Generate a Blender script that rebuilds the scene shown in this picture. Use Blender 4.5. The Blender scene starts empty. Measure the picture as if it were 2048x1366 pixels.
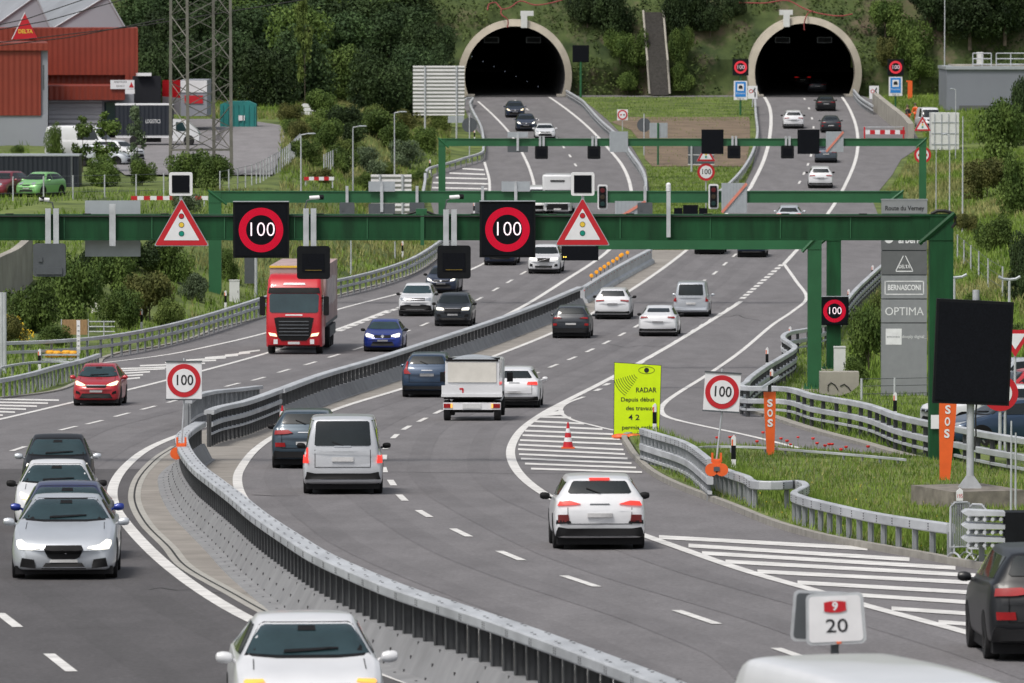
import bpy, bmesh, math, random
import numpy as np
from mathutils import Vector, Matrix
from mathutils.bvhtree import BVHTree
from mathutils.geometry import delaunay_2d_cdt

# ---------------------------------------------------------------- camera, sky, sun
SC = bpy.context.scene
COL = SC.collection
F = 14000.0            # focal length in pixels of the 2048 px wide photograph
HC = 16.5              # camera height
PITCH = math.atan(683.0 / F)
cam_d = bpy.data.cameras.new('camera')
cam_d.sensor_width = 36.0
cam_d.lens = F / 2048.0 * 36.0
cam_d.clip_start = 5.0
cam_d.clip_end = 4000.0
cam_d.dof.use_dof = True
cam_d.dof.focus_distance = 185.0
cam_d.dof.aperture_fstop = 6.3
cam = bpy.data.objects.new('camera', cam_d)
COL.objects.link(cam)
cam.location = (0, 0, HC)
cam.rotation_euler = (math.pi / 2 - PITCH, 0, 0)
SC.camera = cam

SUN_EL, SUN_AZ = 58.0, 215.0      # azimuth from +Y clockwise: high, behind the camera and to the left
world = bpy.data.worlds.new('World')
SC.world = world
world.use_nodes = True
wn = world.node_tree
wn.nodes.clear()
sky = wn.nodes.new('ShaderNodeTexSky')
sky.sky_type = 'NISHITA'
sky.sun_disc = False
sky.sun_elevation = math.radians(SUN_EL)
sky.sun_rotation = math.radians(SUN_AZ)
sky.air_density = 1.0
sky.dust_density = 4.0
sky.ozone_density = 1.0
bg = wn.nodes.new('ShaderNodeBackground')
bg.inputs['Strength'].default_value = 0.105
wo = wn.nodes.new('ShaderNodeOutputWorld')
hsv = wn.nodes.new('ShaderNodeHueSaturation')      # overcast: the sky is nearly neutral
hsv.inputs['Saturation'].default_value = 0.40
wn.links.new(sky.outputs[0], hsv.inputs['Color'])
wn.links.new(hsv.outputs[0], bg.inputs[0])
wn.links.new(bg.outputs[0], wo.inputs[0])
sun_d = bpy.data.lights.new('sun', 'SUN')
sun_d.energy = 1.6
sun_d.angle = math.radians(14)
sun_d.color = (1.0, 0.95, 0.88)
sun = bpy.data.objects.new('sun', sun_d)
COL.objects.link(sun)
_a, _e = math.radians(SUN_AZ), math.radians(SUN_EL)
sun_dir = Vector((math.sin(_a) * math.cos(_e), math.cos(_a) * math.cos(_e), math.sin(_e)))
sun.rotation_euler = sun_dir.to_track_quat('Z', 'Y').to_euler()
SC.view_settings.view_transform = 'Standard'
SC.view_settings.look = 'None'
SC.view_settings.exposure = 0.38
SC.view_settings.gamma = 1.0
SC.cycles.max_bounces = 5
SC.cycles.diffuse_bounces = 2
SC.cycles.glossy_bounces = 2
SC.cycles.transparent_max_bounces = 6
SC.cycles.use_denoising = True

# ---------------------------------------------------------------- road profile and pixel <-> place
_tab = [(1420,158),(1314,139),(1232,125),(1163,113.5),(1112,104.5),(1066,97),(1028,90),(996,84),(915,70),(840,60),
        (770,51.5),(705,45),(675,42.3),(635,39.3),(586,36),(547,33.8),(500,31.5),(430,28.8),(375,26.6),(325,24.8),(275,23.2),(235,21.6),(190,20.2)]
_Y = np.array([F / s for y, s in _tab]); _Z = np.array([HC - y / s for y, s in _tab])
_pf = np.polyfit((_Y - 400) / 300, _Z, 5)
_dpf = np.polyder(_pf)
def zr(Y):
    Y = np.asarray(Y, dtype=float)
    c = np.clip(Y, 89, 700)
    t = (c - 400) / 300
    return np.polyval(_pf, t) + (Y - c) * np.polyval(_dpf, t) / 300
def zrf(Y): return float(zr(Y))
CP, SP = math.cos(PITCH), math.sin(PITCH)
def ray(px, py):
    a = (px - 1024) / F; b = (683 - py) / F
    dy = CP + b * SP; dz = -SP + b * CP
    return a / dy, dz / dy
def PX(px, py, Y):
    ax, az = ray(px, py)
    return Vector((ax * Y, Y, HC + az * Y))
_ys = np.linspace(30, 705, 2701)
_zs = zr(_ys)
def G(px, py, h=0.0, lift=0.0, extra=None):
    ax, az = ray(px, py)
    g = HC + az * _ys - _zs - h
    if extra is not None: g = g - extra(ax * _ys, _ys)
    i = np.argmax(g < 0)
    if g[i] >= 0: i = len(g) - 1
    i = max(i, 1)
    t = g[i - 1] / (g[i - 1] - g[i]) if g[i - 1] != g[i] else 0
    t = min(max(t, 0), 1)
    Y = _ys[i - 1] + t * (_ys[i] - _ys[i - 1])
    X = ax * Y
    z = zrf(Y) + lift + (float(extra(X, Y)) if extra is not None else 0)
    return Vector((X, Y, z))
def S(Y): return F / Y            # photo pixels per metre at depth Y

# ---------------------------------------------------------------- objects
def tag(o, label=None, cat=None, group=None, kind=None):
    if label: o['label'] = label
    if cat: o['category'] = cat
    if group: o['group'] = group
    if kind: o['kind'] = kind
    return o
def thing(name, label, cat, loc=(0, 0, 0), rotz=0.0, group=None):
    o = bpy.data.objects.new(name, None)
    COL.objects.link(o)
    o.location = loc; o.rotation_euler = (0, 0, rotz); o.empty_display_size = 0.3
    return tag(o, label, cat, group)
def link(name, me, mats, parent=None, loc=(0, 0, 0)):
    o = bpy.data.objects.new(name, me)
    for m in (mats if isinstance(mats, (list, tuple)) else [mats]): me.materials.append(m)
    COL.objects.link(o)
    o.location = loc
    if parent: o.parent = parent
    return o
def copy_tree(o, parent=None):
    c = o.copy(); COL.objects.link(c)
    if parent: c.parent = parent
    for ch in list(o.children): copy_tree(ch, c)
    return c
def dup(root, loc, rotz=None, scale=None, label=None, group=None):
    c = copy_tree(root); c.location = loc
    if rotz is not None: c.rotation_euler = (0, 0, rotz)
    if scale is not None: c.scale = scale if isinstance(scale, (tuple, list)) else (scale,) * 3
    if label: c['label'] = label
    if group: c['group'] = group
    return c

class MB:
    def __init__(s): s.v = []; s.f = []; s.m = []; s.sm = []
    def add(s, vs, fs, mi=0, smooth=False):
        n = len(s.v); s.v += [tuple(v) for v in vs]
        for f in fs: s.f.append(tuple(i + n for i in f)); s.m.append(mi); s.sm.append(smooth)
        return s
    def box(s, c, d, rz=0.0, mi=0, M=None):
        x, y, z = d[0] / 2, d[1] / 2, d[2] / 2
        vs = [Vector(p) for p in ((-x,-y,-z),(x,-y,-z),(x,y,-z),(-x,y,-z),(-x,-y,z),(x,-y,z),(x,y,z),(-x,y,z))]
        R = M if M is not None else Matrix.Rotation(rz, 3, 'Z')
        vs = [R @ v + Vector(c) for v in vs]
        return s.add(vs, [(0,3,2,1),(4,5,6,7),(0,1,5,4),(1,2,6,5),(2,3,7,6),(3,0,4,7)], mi)
    def cyl(s, p0, p1, r0, r1=None, n=10, mi=0, caps=True, smooth=True):
        if r1 is None: r1 = r0
        p0, p1 = Vector(p0), Vector(p1); d = (p1 - p0).normalized()
        u = d.orthogonal().normalized(); w = d.cross(u)
        vs = []
        for p, r in ((p0, r0), (p1, r1)):
            for i in range(n):
                a = 2 * math.pi * i / n
                vs.append(p + u * math.cos(a) * r + w * math.sin(a) * r)
        s.add(vs, [(i, (i + 1) % n, n + (i + 1) % n, n + i) for i in range(n)], mi, smooth)
        if caps: s.add(vs, [tuple(range(n))[::-1], tuple(range(n, 2 * n))], mi)
        return s
    def tube(s, pts, r, n=6, mi=0):
        pts = [Vector(p) for p in pts]; rings = []; up = Vector((0.13, 0.21, 0.97))
        for i, p in enumerate(pts):
            d = (pts[min(i + 1, len(pts) - 1)] - pts[max(i - 1, 0)]).normalized()
            u = d.cross(up).normalized(); w = d.cross(u)
            rings.append([p + (u * math.cos(2 * math.pi * k / n) + w * math.sin(2 * math.pi * k / n)) * r for k in range(n)])
        return s.loft(rings, closed=True, mi=mi, caps=True)
    def loft(s, rings, closed=True, mi=0, caps=True, smooth=True):
        n = len(rings[0]); vs = [v for r in rings for v in r]; fs = []
        m = n if closed else n - 1
        for i in range(len(rings) - 1):
            for k in range(m):
                fs.append((i * n + k, i * n + (k + 1) % n, (i + 1) * n + (k + 1) % n, (i + 1) * n + k))
        s.add(vs, fs, mi, smooth)
        if caps and closed:
            s.add(vs, [tuple(range(n))[::-1], tuple(range((len(rings) - 1) * n, len(rings) * n))], mi)
        return s
    def plate(s, poly, y0, y1, mi=0, c=(0, 0, 0)):      # polygon in x,z facing -y, between y0 (front) and y1
        n = len(poly)
        vs = [(c[0] + x, c[1] + y0, c[2] + z) for x, z in poly] + [(c[0] + x, c[1] + y1, c[2] + z) for x, z in poly]
        fs = [tuple(range(n)), tuple(range(n, 2 * n))[::-1]] + [(i, n + i, n + (i + 1) % n, (i + 1) % n) for i in range(n)]
        return s.add(vs, fs, mi)
    def lathe(s, prof, c=(0, 0, 0), n=16, mi=0, axis='Z'):
        rings = []
        for r, h in prof:
            ring = []
            for k in range(n):
                a = 2 * math.pi * k / n
                if axis == 'Z': ring.append(Vector((c[0] + r * math.cos(a), c[1] + r * math.sin(a), c[2] + h)))
                elif axis == 'Y': ring.append(Vector((c[0] + r * math.cos(a), c[1] + h, c[2] + r * math.sin(a))))
                else: ring.append(Vector((c[0] + h, c[1] + r * math.cos(a), c[2] + r * math.sin(a))))
            rings.append(ring)
        return s.loft(rings, mi=mi)
    def build(s, name, mats, parent=None, org=None, recalc=True, sharp=35):
        o = Vector(org) if org is not None else Vector((0, 0, 0))
        me = bpy.data.meshes.new(name)
        me.from_pydata([(v[0] - o.x, v[1] - o.y, v[2] - o.z) for v in s.v], [], s.f)
        me.polygons.foreach_set('material_index', s.m)
        me.polygons.foreach_set('use_smooth', s.sm)
        if recalc:
            bm = bmesh.new(); bm.from_mesh(me); bmesh.ops.remove_doubles(bm, verts=bm.verts, dist=1e-5)
            bmesh.ops.recalc_face_normals(bm, faces=bm.faces); bm.to_mesh(me); bm.free()
        me.update()
        if any(s.sm):
            try: me.set_sharp_from_angle(angle=math.radians(sharp))
            except Exception: pass
        loc = (0, 0, 0) if parent is not None else tuple(o)
        return link(name, me, mats, parent, loc)

def rrect(w, h, r, n=4, cx=0, cz=0):
    pts = []
    for sx, sz, a0 in ((1, -1, -90), (1, 1, 0), (-1, 1, 90), (-1, -1, 180)):
        for i in range(n + 1):
            a = math.radians(a0 + 90 * i / n)
            pts.append((cx + sx * (w / 2 - r) + r * math.cos(a), cz + sz * (h / 2 - r) + r * math.sin(a)))
    return pts
def circ(r, n=40, cx=0, cz=0): return [(cx + r * math.cos(2 * math.pi * i / n), cz + r * math.sin(2 * math.pi * i / n)) for i in range(n)]

def annulus(mb, r0, r1, y, c=(0, 0, 0), n=48, mi=0):
    vs = []
    for i in range(n):
        a = 2 * math.pi * i / n
        vs += [(c[0] + r0 * math.cos(a), c[1] + y, c[2] + r0 * math.sin(a)), (c[0] + r1 * math.cos(a), c[1] + y, c[2] + r1 * math.sin(a))]
    fs = [(2 * i, 2 * i + 1, (2 * i + 3) % (2 * n), (2 * i + 2) % (2 * n)) for i in range(n)]
    return mb.add(vs, fs, mi)

_fc = {}
def text(s, size, m, parent, c, width=None, name='lettering', bold=0.0, M=None, xs=None, th=0.003, align='CENTER', label=None):
    cu = bpy.data.curves.new('lettering', 'FONT'); cu.body = s; cu.size = 1.0; cu.align_x = align; cu.align_y = 'CENTER'
    cu.extrude = 0.0; cu.offset = bold; cu.resolution_u = 3
    o = bpy.data.objects.new('lettering_curve', cu); COL.objects.link(o)
    me = bpy.data.meshes.new_from_object(o.evaluated_get(bpy.context.evaluated_depsgraph_get()))
    bpy.data.objects.remove(o); bpy.data.curves.remove(cu)
    co = np.array([v.co[:] for v in me.vertices])
    h = 0.73
    sc = size / h
    if xs is None: xs = 1.0
    if width is not None and len(co): xs = width / max(1e-6, (co[:, 0].max() - co[:, 0].min()) * sc)
    for v in me.vertices:
        p = Vector((v.co.x * sc * xs, 0, v.co.y * sc))
        if M is not None: p = M @ p
        v.co = p + Vector(c)
    return link(name, me, m, parent)

# ---------------------------------------------------------------- materials
def mat(name, col, rough=0.6, metal=0.0, var=0.12, scale=3.0, col2=None, bump=0.0, bscale=40.0, coat=0.0, emit=None, estr=0.0, spec=0.5, alpha=None, det=6.0, obj_rand=0.0, stretch=None, sharp=None):
    m = bpy.data.materials.new(name); m.use_nodes = True
    nt = m.node_tree; b = nt.nodes['Principled BSDF']
    b.inputs['Roughness'].default_value = rough; b.inputs['Metallic'].default_value = metal
    b.inputs['Specular IOR Level'].default_value = spec
    b.inputs['Coat Weight'].default_value = coat; b.inputs['Coat Roughness'].default_value = 0.05
    tc = nt.nodes.new('ShaderNodeTexCoord')
    vec = tc.outputs['Object']
    if stretch:
        mp = nt.nodes.new('ShaderNodeMapping'); mp.inputs['Scale'].default_value = stretch
        nt.links.new(vec, mp.inputs[0]); vec = mp.outputs[0]
    nz = nt.nodes.new('ShaderNodeTexNoise'); nz.inputs['Scale'].default_value = scale; nz.inputs['Detail'].default_value = det
    nz.inputs['Roughness'].default_value = 0.6
    nt.links.new(vec, nz.inputs['Vector'])
    rmp = nt.nodes.new('ShaderNodeValToRGB')
    lo = tuple(c * (1 - var) for c in col[:3]); hi = tuple(c * (1 + var) for c in (col2 or col)[:3])
    e = rmp.color_ramp.elements
    e[0].position, e[1].position = sharp if sharp else (0.32, 0.68)
    e[0].color = (*lo, 1); e[1].color = (*hi, 1)
    nt.links.new(nz.outputs['Fac'], rmp.inputs[0])
    out = rmp.outputs[0]
    if obj_rand > 0:
        oi = nt.nodes.new('ShaderNodeObjectInfo')
        hs = nt.nodes.new('ShaderNodeHueSaturation')
        mr = nt.nodes.new('ShaderNodeMapRange'); mr.inputs[3].default_value = 1 - obj_rand; mr.inputs[4].default_value = 1 + obj_rand
        nt.links.new(oi.outputs['Random'], mr.inputs[0]); nt.links.new(mr.outputs[0], hs.inputs['Value'])
        nt.links.new(out, hs.inputs['Color']); out = hs.outputs[0]
    nt.links.new(out, b.inputs['Base Color'])
    if bump > 0:
        n2 = nt.nodes.new('ShaderNodeTexNoise'); n2.inputs['Scale'].default_value = bscale; n2.inputs['Detail'].default_value = 4
        nt.links.new(tc.outputs['Object'], n2.inputs['Vector'])
        bp = nt.nodes.new('ShaderNodeBump'); bp.inputs['Strength'].default_value = bump; bp.inputs['Distance'].default_value = 0.02
        nt.links.new(n2.outputs['Fac'], bp.inputs['Height']); nt.links.new(bp.outputs[0], b.inputs['Normal'])
    if emit:
        b.inputs['Emission Color'].default_value = (*emit, 1); b.inputs['Emission Strength'].default_value = estr
    return m
def corrugated(name, col, axis='X', period=0.3, rough=0.5, depth=0.6, metal=0.0, dark=0.8):
    m = mat(name, col, rough, metal, var=0.08, scale=0.4)
    nt = m.node_tree; b = nt.nodes['Principled BSDF']
    tc = nt.nodes['Texture Coordinate']
    wv = nt.nodes.new('ShaderNodeTexWave'); wv.wave_type = 'BANDS'; wv.bands_direction = axis
    wv.inputs['Scale'].default_value = 2 * math.pi / 20 / period
    nt.links.new(tc.outputs['Object'], wv.inputs['Vector'])
    bp = nt.nodes.new('ShaderNodeBump'); bp.inputs['Strength'].default_value = depth; bp.inputs['Distance'].default_value = period * 0.3
    nt.links.new(wv.outputs['Fac'], bp.inputs['Height']); nt.links.new(bp.outputs[0], b.inputs['Normal'])
    return m

M = {}
def road_mat(name, base, base2):
    m = bpy.data.materials.new(name); m.use_nodes = True; nt = m.node_tree; b = nt.nodes['Principled BSDF']
    b.inputs['Roughness'].default_value = 0.85
    b.inputs['Specular IOR Level'].default_value = 0.25
    tc = nt.nodes.new('ShaderNodeTexCoord')
    def noise(sc, det, stretch=None):
        n = nt.nodes.new('ShaderNodeTexNoise'); n.inputs['Scale'].default_value = sc; n.inputs['Detail'].default_value = det; n.inputs['Roughness'].default_value = 0.65
        v = tc.outputs['Object']
        if stretch:
            mp = nt.nodes.new('ShaderNodeMapping'); mp.inputs['Scale'].default_value = stretch; nt.links.new(v, mp.inputs[0]); v = mp.outputs[0]
        nt.links.new(v, n.inputs['Vector']); return n
    def mix(a, bb, f, mode='MIX'):
        x = nt.nodes.new('ShaderNodeMixRGB'); x.blend_type = mode
        for i, v in ((1, a), (2, bb)):
            if isinstance(v, tuple): x.inputs[i].default_value = (*v, 1)
            else: nt.links.new(v, x.inputs[i])
        if isinstance(f, float): x.inputs[0].default_value = f
        else: nt.links.new(f, x.inputs[0])
        return x.outputs[0]
    big = noise(0.25, 5, (1.0, 0.12, 1.0))
    c = mix(base, base2, big.outputs['Fac'])
    blot = noise(0.9, 8, (1.0, 0.22, 1.0))
    r2 = nt.nodes.new('ShaderNodeValToRGB'); r2.color_ramp.elements[0].position = 0.35; r2.color_ramp.elements[1].position = 0.62
    r2.color_ramp.elements[0].color = (0.84, 0.84, 0.84, 1); r2.color_ramp.elements[1].color = (1.04, 1.04, 1.04, 1)
    nt.links.new(blot.outputs['Fac'], r2.inputs[0]); c = mix(c, r2.outputs[0], 1.0, 'MULTIPLY')
    fine = noise(14.0, 6)
    rp = nt.nodes.new('ShaderNodeValToRGB'); rp.color_ramp.elements[0].position = 0.3; rp.color_ramp.elements[1].position = 0.7
    rp.color_ramp.elements[0].color = (0.72, 0.72, 0.72, 1); rp.color_ramp.elements[1].color = (1.25, 1.25, 1.25, 1)
    nt.links.new(fine.outputs['Fac'], rp.inputs[0])
    c = mix(c, rp.outputs[0], 1.0, 'MULTIPLY')
    nt.links.new(c, b.inputs['Base Color'])
    bp = nt.nodes.new('ShaderNodeBump'); bp.inputs['Strength'].default_value = 0.35; bp.inputs['Distance'].default_value = 0.01
    nt.links.new(fine.outputs['Fac'], bp.inputs['Height']); nt.links.new(bp.outputs[0], b.inputs['Normal'])
    return m
M['asphalt'] = road_mat('asphalt', (0.155, 0.149, 0.154), (0.205, 0.197, 0.202))
M['asphalt_dark'] = road_mat('vignetted_dark_asphalt', (0.090, 0.086, 0.089), (0.118, 0.113, 0.116))  # near left lanes: darker paving, with lens vignetting put into the colour
M['yard'] = road_mat('pale_yard_asphalt', (0.21, 0.20, 0.205), (0.26, 0.25, 0.255))
M['concrete_pale'] = mat('pale_concrete', (0.27, 0.25, 0.225), 0.9, var=0.18, scale=0.8, bump=0.3)
M['kerb'] = mat('kerb_concrete', (0.30, 0.285, 0.255), 0.9, var=0.2, scale=2.0, bump=0.3)
M['gutter'] = mat('gutter_concrete', (0.37, 0.36, 0.33), 0.9, var=0.12, scale=1.5)
M['slot'] = mat('drain_slot', (0.03, 0.03, 0.03), 0.9)
M['concrete'] = mat('concrete', (0.33, 0.31, 0.27), 0.9, var=0.2, scale=0.6, bump=0.3)
M['concrete_dirty'] = mat('weathered_concrete', (0.20, 0.18, 0.155), 0.9, var=0.4, scale=2.5, bump=0.4)
M['portal'] = mat('portal_concrete', (0.44, 0.395, 0.325), 0.9, var=0.14, scale=0.5, bump=0.2)
M['paint'] = mat('road_paint', (0.62, 0.61, 0.59), 0.75, var=0.16, scale=2.2, det=12, col2=(0.68, 0.67, 0.65))
M['paint_worn'] = mat('worn_road_paint', (0.50, 0.49, 0.47), 0.8, var=0.25, scale=1.5, det=8)
M['grass'] = mat('grass_ground', (0.065, 0.105, 0.018), 0.95, var=0.35, scale=0.35, col2=(0.12, 0.155, 0.035), det=10, bump=0.6, bscale=6)
M['blade'] = mat('grass_blade', (0.085, 0.165, 0.018), 0.8, var=0.3, scale=0.4, col2=(0.17, 0.24, 0.045), spec=0.2)
M['blade_dry'] = mat('dry_grass_blade', (0.14, 0.17, 0.05), 0.8, var=0.3, scale=0.3, col2=(0.28, 0.27, 0.11), spec=0.2)
M['soil'] = mat('bare_soil', (0.17, 0.125, 0.085), 0.95, var=0.3, scale=0.5, bump=0.5, bscale=8)
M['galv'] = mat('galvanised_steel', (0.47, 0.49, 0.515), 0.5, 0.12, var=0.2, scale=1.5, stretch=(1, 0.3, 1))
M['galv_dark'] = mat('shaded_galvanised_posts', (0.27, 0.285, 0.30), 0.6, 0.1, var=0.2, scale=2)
M['post_dark'] = mat('grey_steel_post', (0.075, 0.078, 0.082), 0.6, 0.3, var=0.2, scale=2)
M['galv_dull'] = mat('dull_zinc_plate', (0.26, 0.262, 0.268), 0.7, 0.15, var=0.16, scale=1.2)
M['hole'] = mat('bolt_hole', (0.05, 0.05, 0.055), 0.8)
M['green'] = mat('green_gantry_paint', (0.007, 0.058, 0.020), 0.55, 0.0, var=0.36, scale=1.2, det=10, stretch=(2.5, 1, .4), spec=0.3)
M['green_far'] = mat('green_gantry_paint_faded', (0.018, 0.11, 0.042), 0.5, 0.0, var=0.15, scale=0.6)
M['black'] = mat('black_plastic', (0.008, 0.009, 0.011), 0.6, var=0.2, spec=0.15)
M['led_face'] = mat('led_matrix_face', (0.006, 0.007, 0.010), 0.8, var=0.3, scale=30, spec=0.1)
M['led_red'] = mat('lit_red_leds', (0.12, 0.004, 0.01), 0.8, emit=(0.72, 0.006, 0.035), estr=0.62, spec=.1)
M['led_white'] = mat('lit_white_leds', (0.7, 0.6, 0.65), 0.6, emit=(1.0, 0.78, 0.85), estr=0.75)
M['led_amber'] = mat('lit_amber_leds', (0.8, 0.6, 0.1), 0.6, emit=(1.0, 0.75, 0.1), estr=1.0)
M['white'] = mat('white_sign_sheet', (0.74, 0.74, 0.76), 0.45, var=0.05)
M['red'] = mat('red_sign_sheet', (0.50, 0.012, 0.022), 0.45, var=0.06)
M['yellow'] = mat('yellow_sign_sheet', (0.75, 0.52, 0.05), 0.45, var=0.06)
M['signgreen'] = mat('green_sign_sheet', (0.0, 0.25, 0.18), 0.45, var=0.06)
M['ink'] = mat('black_lettering', (0.012, 0.012, 0.015), 0.5)
M['lime'] = mat('fluorescent_yellow_sheet', (0.62, 0.85, 0.0), 0.5, var=0.04, emit=(0.6, 0.9, 0.0), estr=0.0)
M['orange'] = mat('orange_paint', (0.78, 0.12, 0.02), 0.5, var=0.08)
M['grey_sign'] = mat('grey_sign_back', (0.38, 0.41, 0.44), 0.5, 0.2, var=0.06)
M['grey_dark'] = mat('dark_grey_metal', (0.09, 0.10, 0.11), 0.6, 0.2, var=0.1)
M['rubber'] = mat('rubber', (0.018, 0.018, 0.02), 0.85, var=0.15, spec=.2)
M['blue'] = mat('blue_sign_sheet', (0.02, 0.22, 0.62), 0.45, var=0.06)
M['totem'] = mat('totem_grey', (0.29, 0.30, 0.32), 0.45, 0.3, var=0.06)
M['totem_dark'] = mat('totem_dark_grey', (0.15, 0.155, 0.165), 0.45, 0.3, var=0.06)
M['letter_white'] = mat('white_lettering', (0.75, 0.76, 0.78), 0.4)
M['cable'] = mat('black_cable', (0.012, 0.012, 0.012), 0.6)
M['redcable'] = mat('red_hose', (0.26, 0.045, 0.045), 0.7)
M['wood'] = mat('bark', (0.10, 0.08, 0.06), 0.9, var=0.3, scale=6)
M['box_white'] = mat('white_cabinet', (0.62, 0.63, 0.62), 0.5, var=0.06)
# ---------------------------------------------------------------- ground
def interp_rows(tab):
    tab = sorted(tab); ys = np.array([t[0] for t in tab], float)
    cols = [np.array([t[k] for t in tab], float) for k in range(1, len(tab[0]))]
    return lambda y: tuple(float(np.interp(y, ys, c)) for c in cols)
ASPH = [(1900,-900,3400),(1366,-300,3000),(1000,-120,2500),(950,-80,2150),(930,-60,1930),(912,-50,1813),(888,-40,1730),(861,-30,1629),(828,-20,1528),(814,-10,1488),
        (797,0,1496),(785,100,1505),(768,150,1522),(755,165,1530),(735,195,1545),(716,205,1563),(705,240,1578),(695,309,1588),(678,380,1614),(656,439,1665),(634,532,1690),
        (612,600,1708),(590,680,1728),(553,813,1766),(523,866,1785),(493,884,1790),(470,886,1785),(440,872,1760),(400,860,1745),(379,862,1760),(349,866,1785),(336,893,1792),(319,966,1802),
        (299,972,1832),(276,969,1836),(250,942,1822),(216,929,1790),(190,930,1722)]
af = interp_rows(ASPH)
AY = np.array([G(1024, y).y for y, a, b in ASPH]); o_ = np.argsort(AY)
AXL = np.array([G(a, y).x for y, a, b in ASPH]); AXR = np.array([G(b, y).x for y, a, b in ASPH])
AY, AXL, AXR = AY[o_], AXL[o_], AXR[o_]
def sheet(name, tab, m, lift, kind='structure', step=4, h=None, parent=None, nx=6):
    """horizontal sheet over image rows (row = depth on the road surface); h = solid thickness for raised islands"""
    f = interp_rows(tab); y0 = min(t[0] for t in tab); y1 = max(t[0] for t in tab)
    n = max(2, int((y1 - y0) / step)); mb = MB(); vs = []; fs = []
    rows = [y0 + (y1 - y0) * i / n for i in range(n + 1)]
    rows = sorted(set(rows + [t[0] for t in tab]))
    for y in rows:
        a, b = f(y)
        for k in range(nx + 1):
            p = G(a + (b - a) * k / nx, y, lift=lift); vs.append(p)
    w = nx + 1
    for i in range(len(rows) - 1):
        for k in range(nx): fs.append((i * w + k, (i + 1) * w + k, (i + 1) * w + k + 1, i * w + k + 1))
    if h:
        nb = len(vs); base = [Vector((v.x, v.y, v.z - h)) for v in vs]; R = len(rows)
        loop = [k for k in range(nx)] + [i * w + nx for i in range(R - 1)] + [(R - 1) * w + k for k in range(nx, 0, -1)] + [i * w for i in range(R - 1, 0, -1)]
        vs += base
        for q in range(len(loop)):
            a_, b_ = loop[q], loop[(q + 1) % len(loop)]
            fs.append((a_, b_, nb + b_, nb + a_))
    mb.add(vs, fs, 0, False)
    o = mb.build(name, m, parent)
    if kind and not parent: tag(o, kind=kind)
    return o
sheet('motorway', [(y, a, b) for y, a, b in ASPH], M['asphalt'], 0.0, nx=8)

def ss(t): t = np.clip(t, 0, 1); return t * t * (3 - 2 * t)
def zplat(Y): return np.interp(Y, [200, 300, 350, 400, 424, 500, 560, 620, 700], [HC-12.8, HC-15.0, HC-14.2, HC-12.4, HC-11.8, HC-10.5, HC-10.0, HC-9.0, HC-5.0])
def delta(X, Y):
    X = np.asarray(X, float); Y = np.asarray(Y, float)
    xl = np.interp(Y, AY, AXL); xr = np.interp(Y, AY, AXR)
    dl = xl - X; dr = X - xr
    wl = np.interp(Y, [300, 380, 450, 520, 600, 700], [14, 11, 9, 9, 12, 14])
    left = (zplat(Y) - zr(Y)) * ss((dl - 1.2) / wl) * ss((Y - 240) / 90)
    slope = 0.26 * ss((Y - 290) / 120)
    right = np.minimum(np.maximum(dr - 2.5, 0) * slope, 6.5)
    right = right * (1 - 0.85 * ss((Y - 520) / 50) * (1 - ss((dr - 12) / 5)))
    return np.where(dl > 0, left, np.where(dr > 0, right, 0.0))
def GT(px, py, h=0.0, lift=0.0): return G(px, py, h, lift - 0.03, delta)
def TZ(X, Y): return zrf(Y) + float(delta(X, Y)) - 0.03
def build_terrain():
    xs = np.concatenate([np.arange(-420, -66, 12), np.arange(-66, 66, 0.9), np.arange(66, 430, 12)])
    ys = np.concatenate([np.arange(-60, 60, 20), np.arange(60, 300, 5.0), np.arange(300, 716, 3.0)])
    XX, YY = np.meshgrid(xs, ys)
    ZZ = zr(YY) + delta(XX, YY) - 0.03
    out = (XX < np.interp(YY, AY, AXL) - 1.5) | (XX > np.interp(YY, AY, AXR) + 1.5)
    rg = np.random.default_rng(3)
    ZZ = ZZ + np.where(out, rg.uniform(-0.05, 0.05, ZZ.shape), 0)
    ZZ = np.where((YY > 694) & (np.abs(XX) < 75), ZZ - 0.4, ZZ)
    vs = [tuple(p) for p in np.stack([XX.ravel(), YY.ravel(), ZZ.ravel()], 1).tolist()]
    w = len(xs); fs = []
    for i in range(len(ys) - 1):
        for k in range(w - 1): fs.append((i * w + k, i * w + k + 1, (i + 1) * w + k + 1, (i + 1) * w + k))
    mb = MB(); mb.add(vs, fs, 0, True)
    tag(mb.build('ground', M['grass'], recalc=False), kind='structure')
build_terrain()

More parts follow.
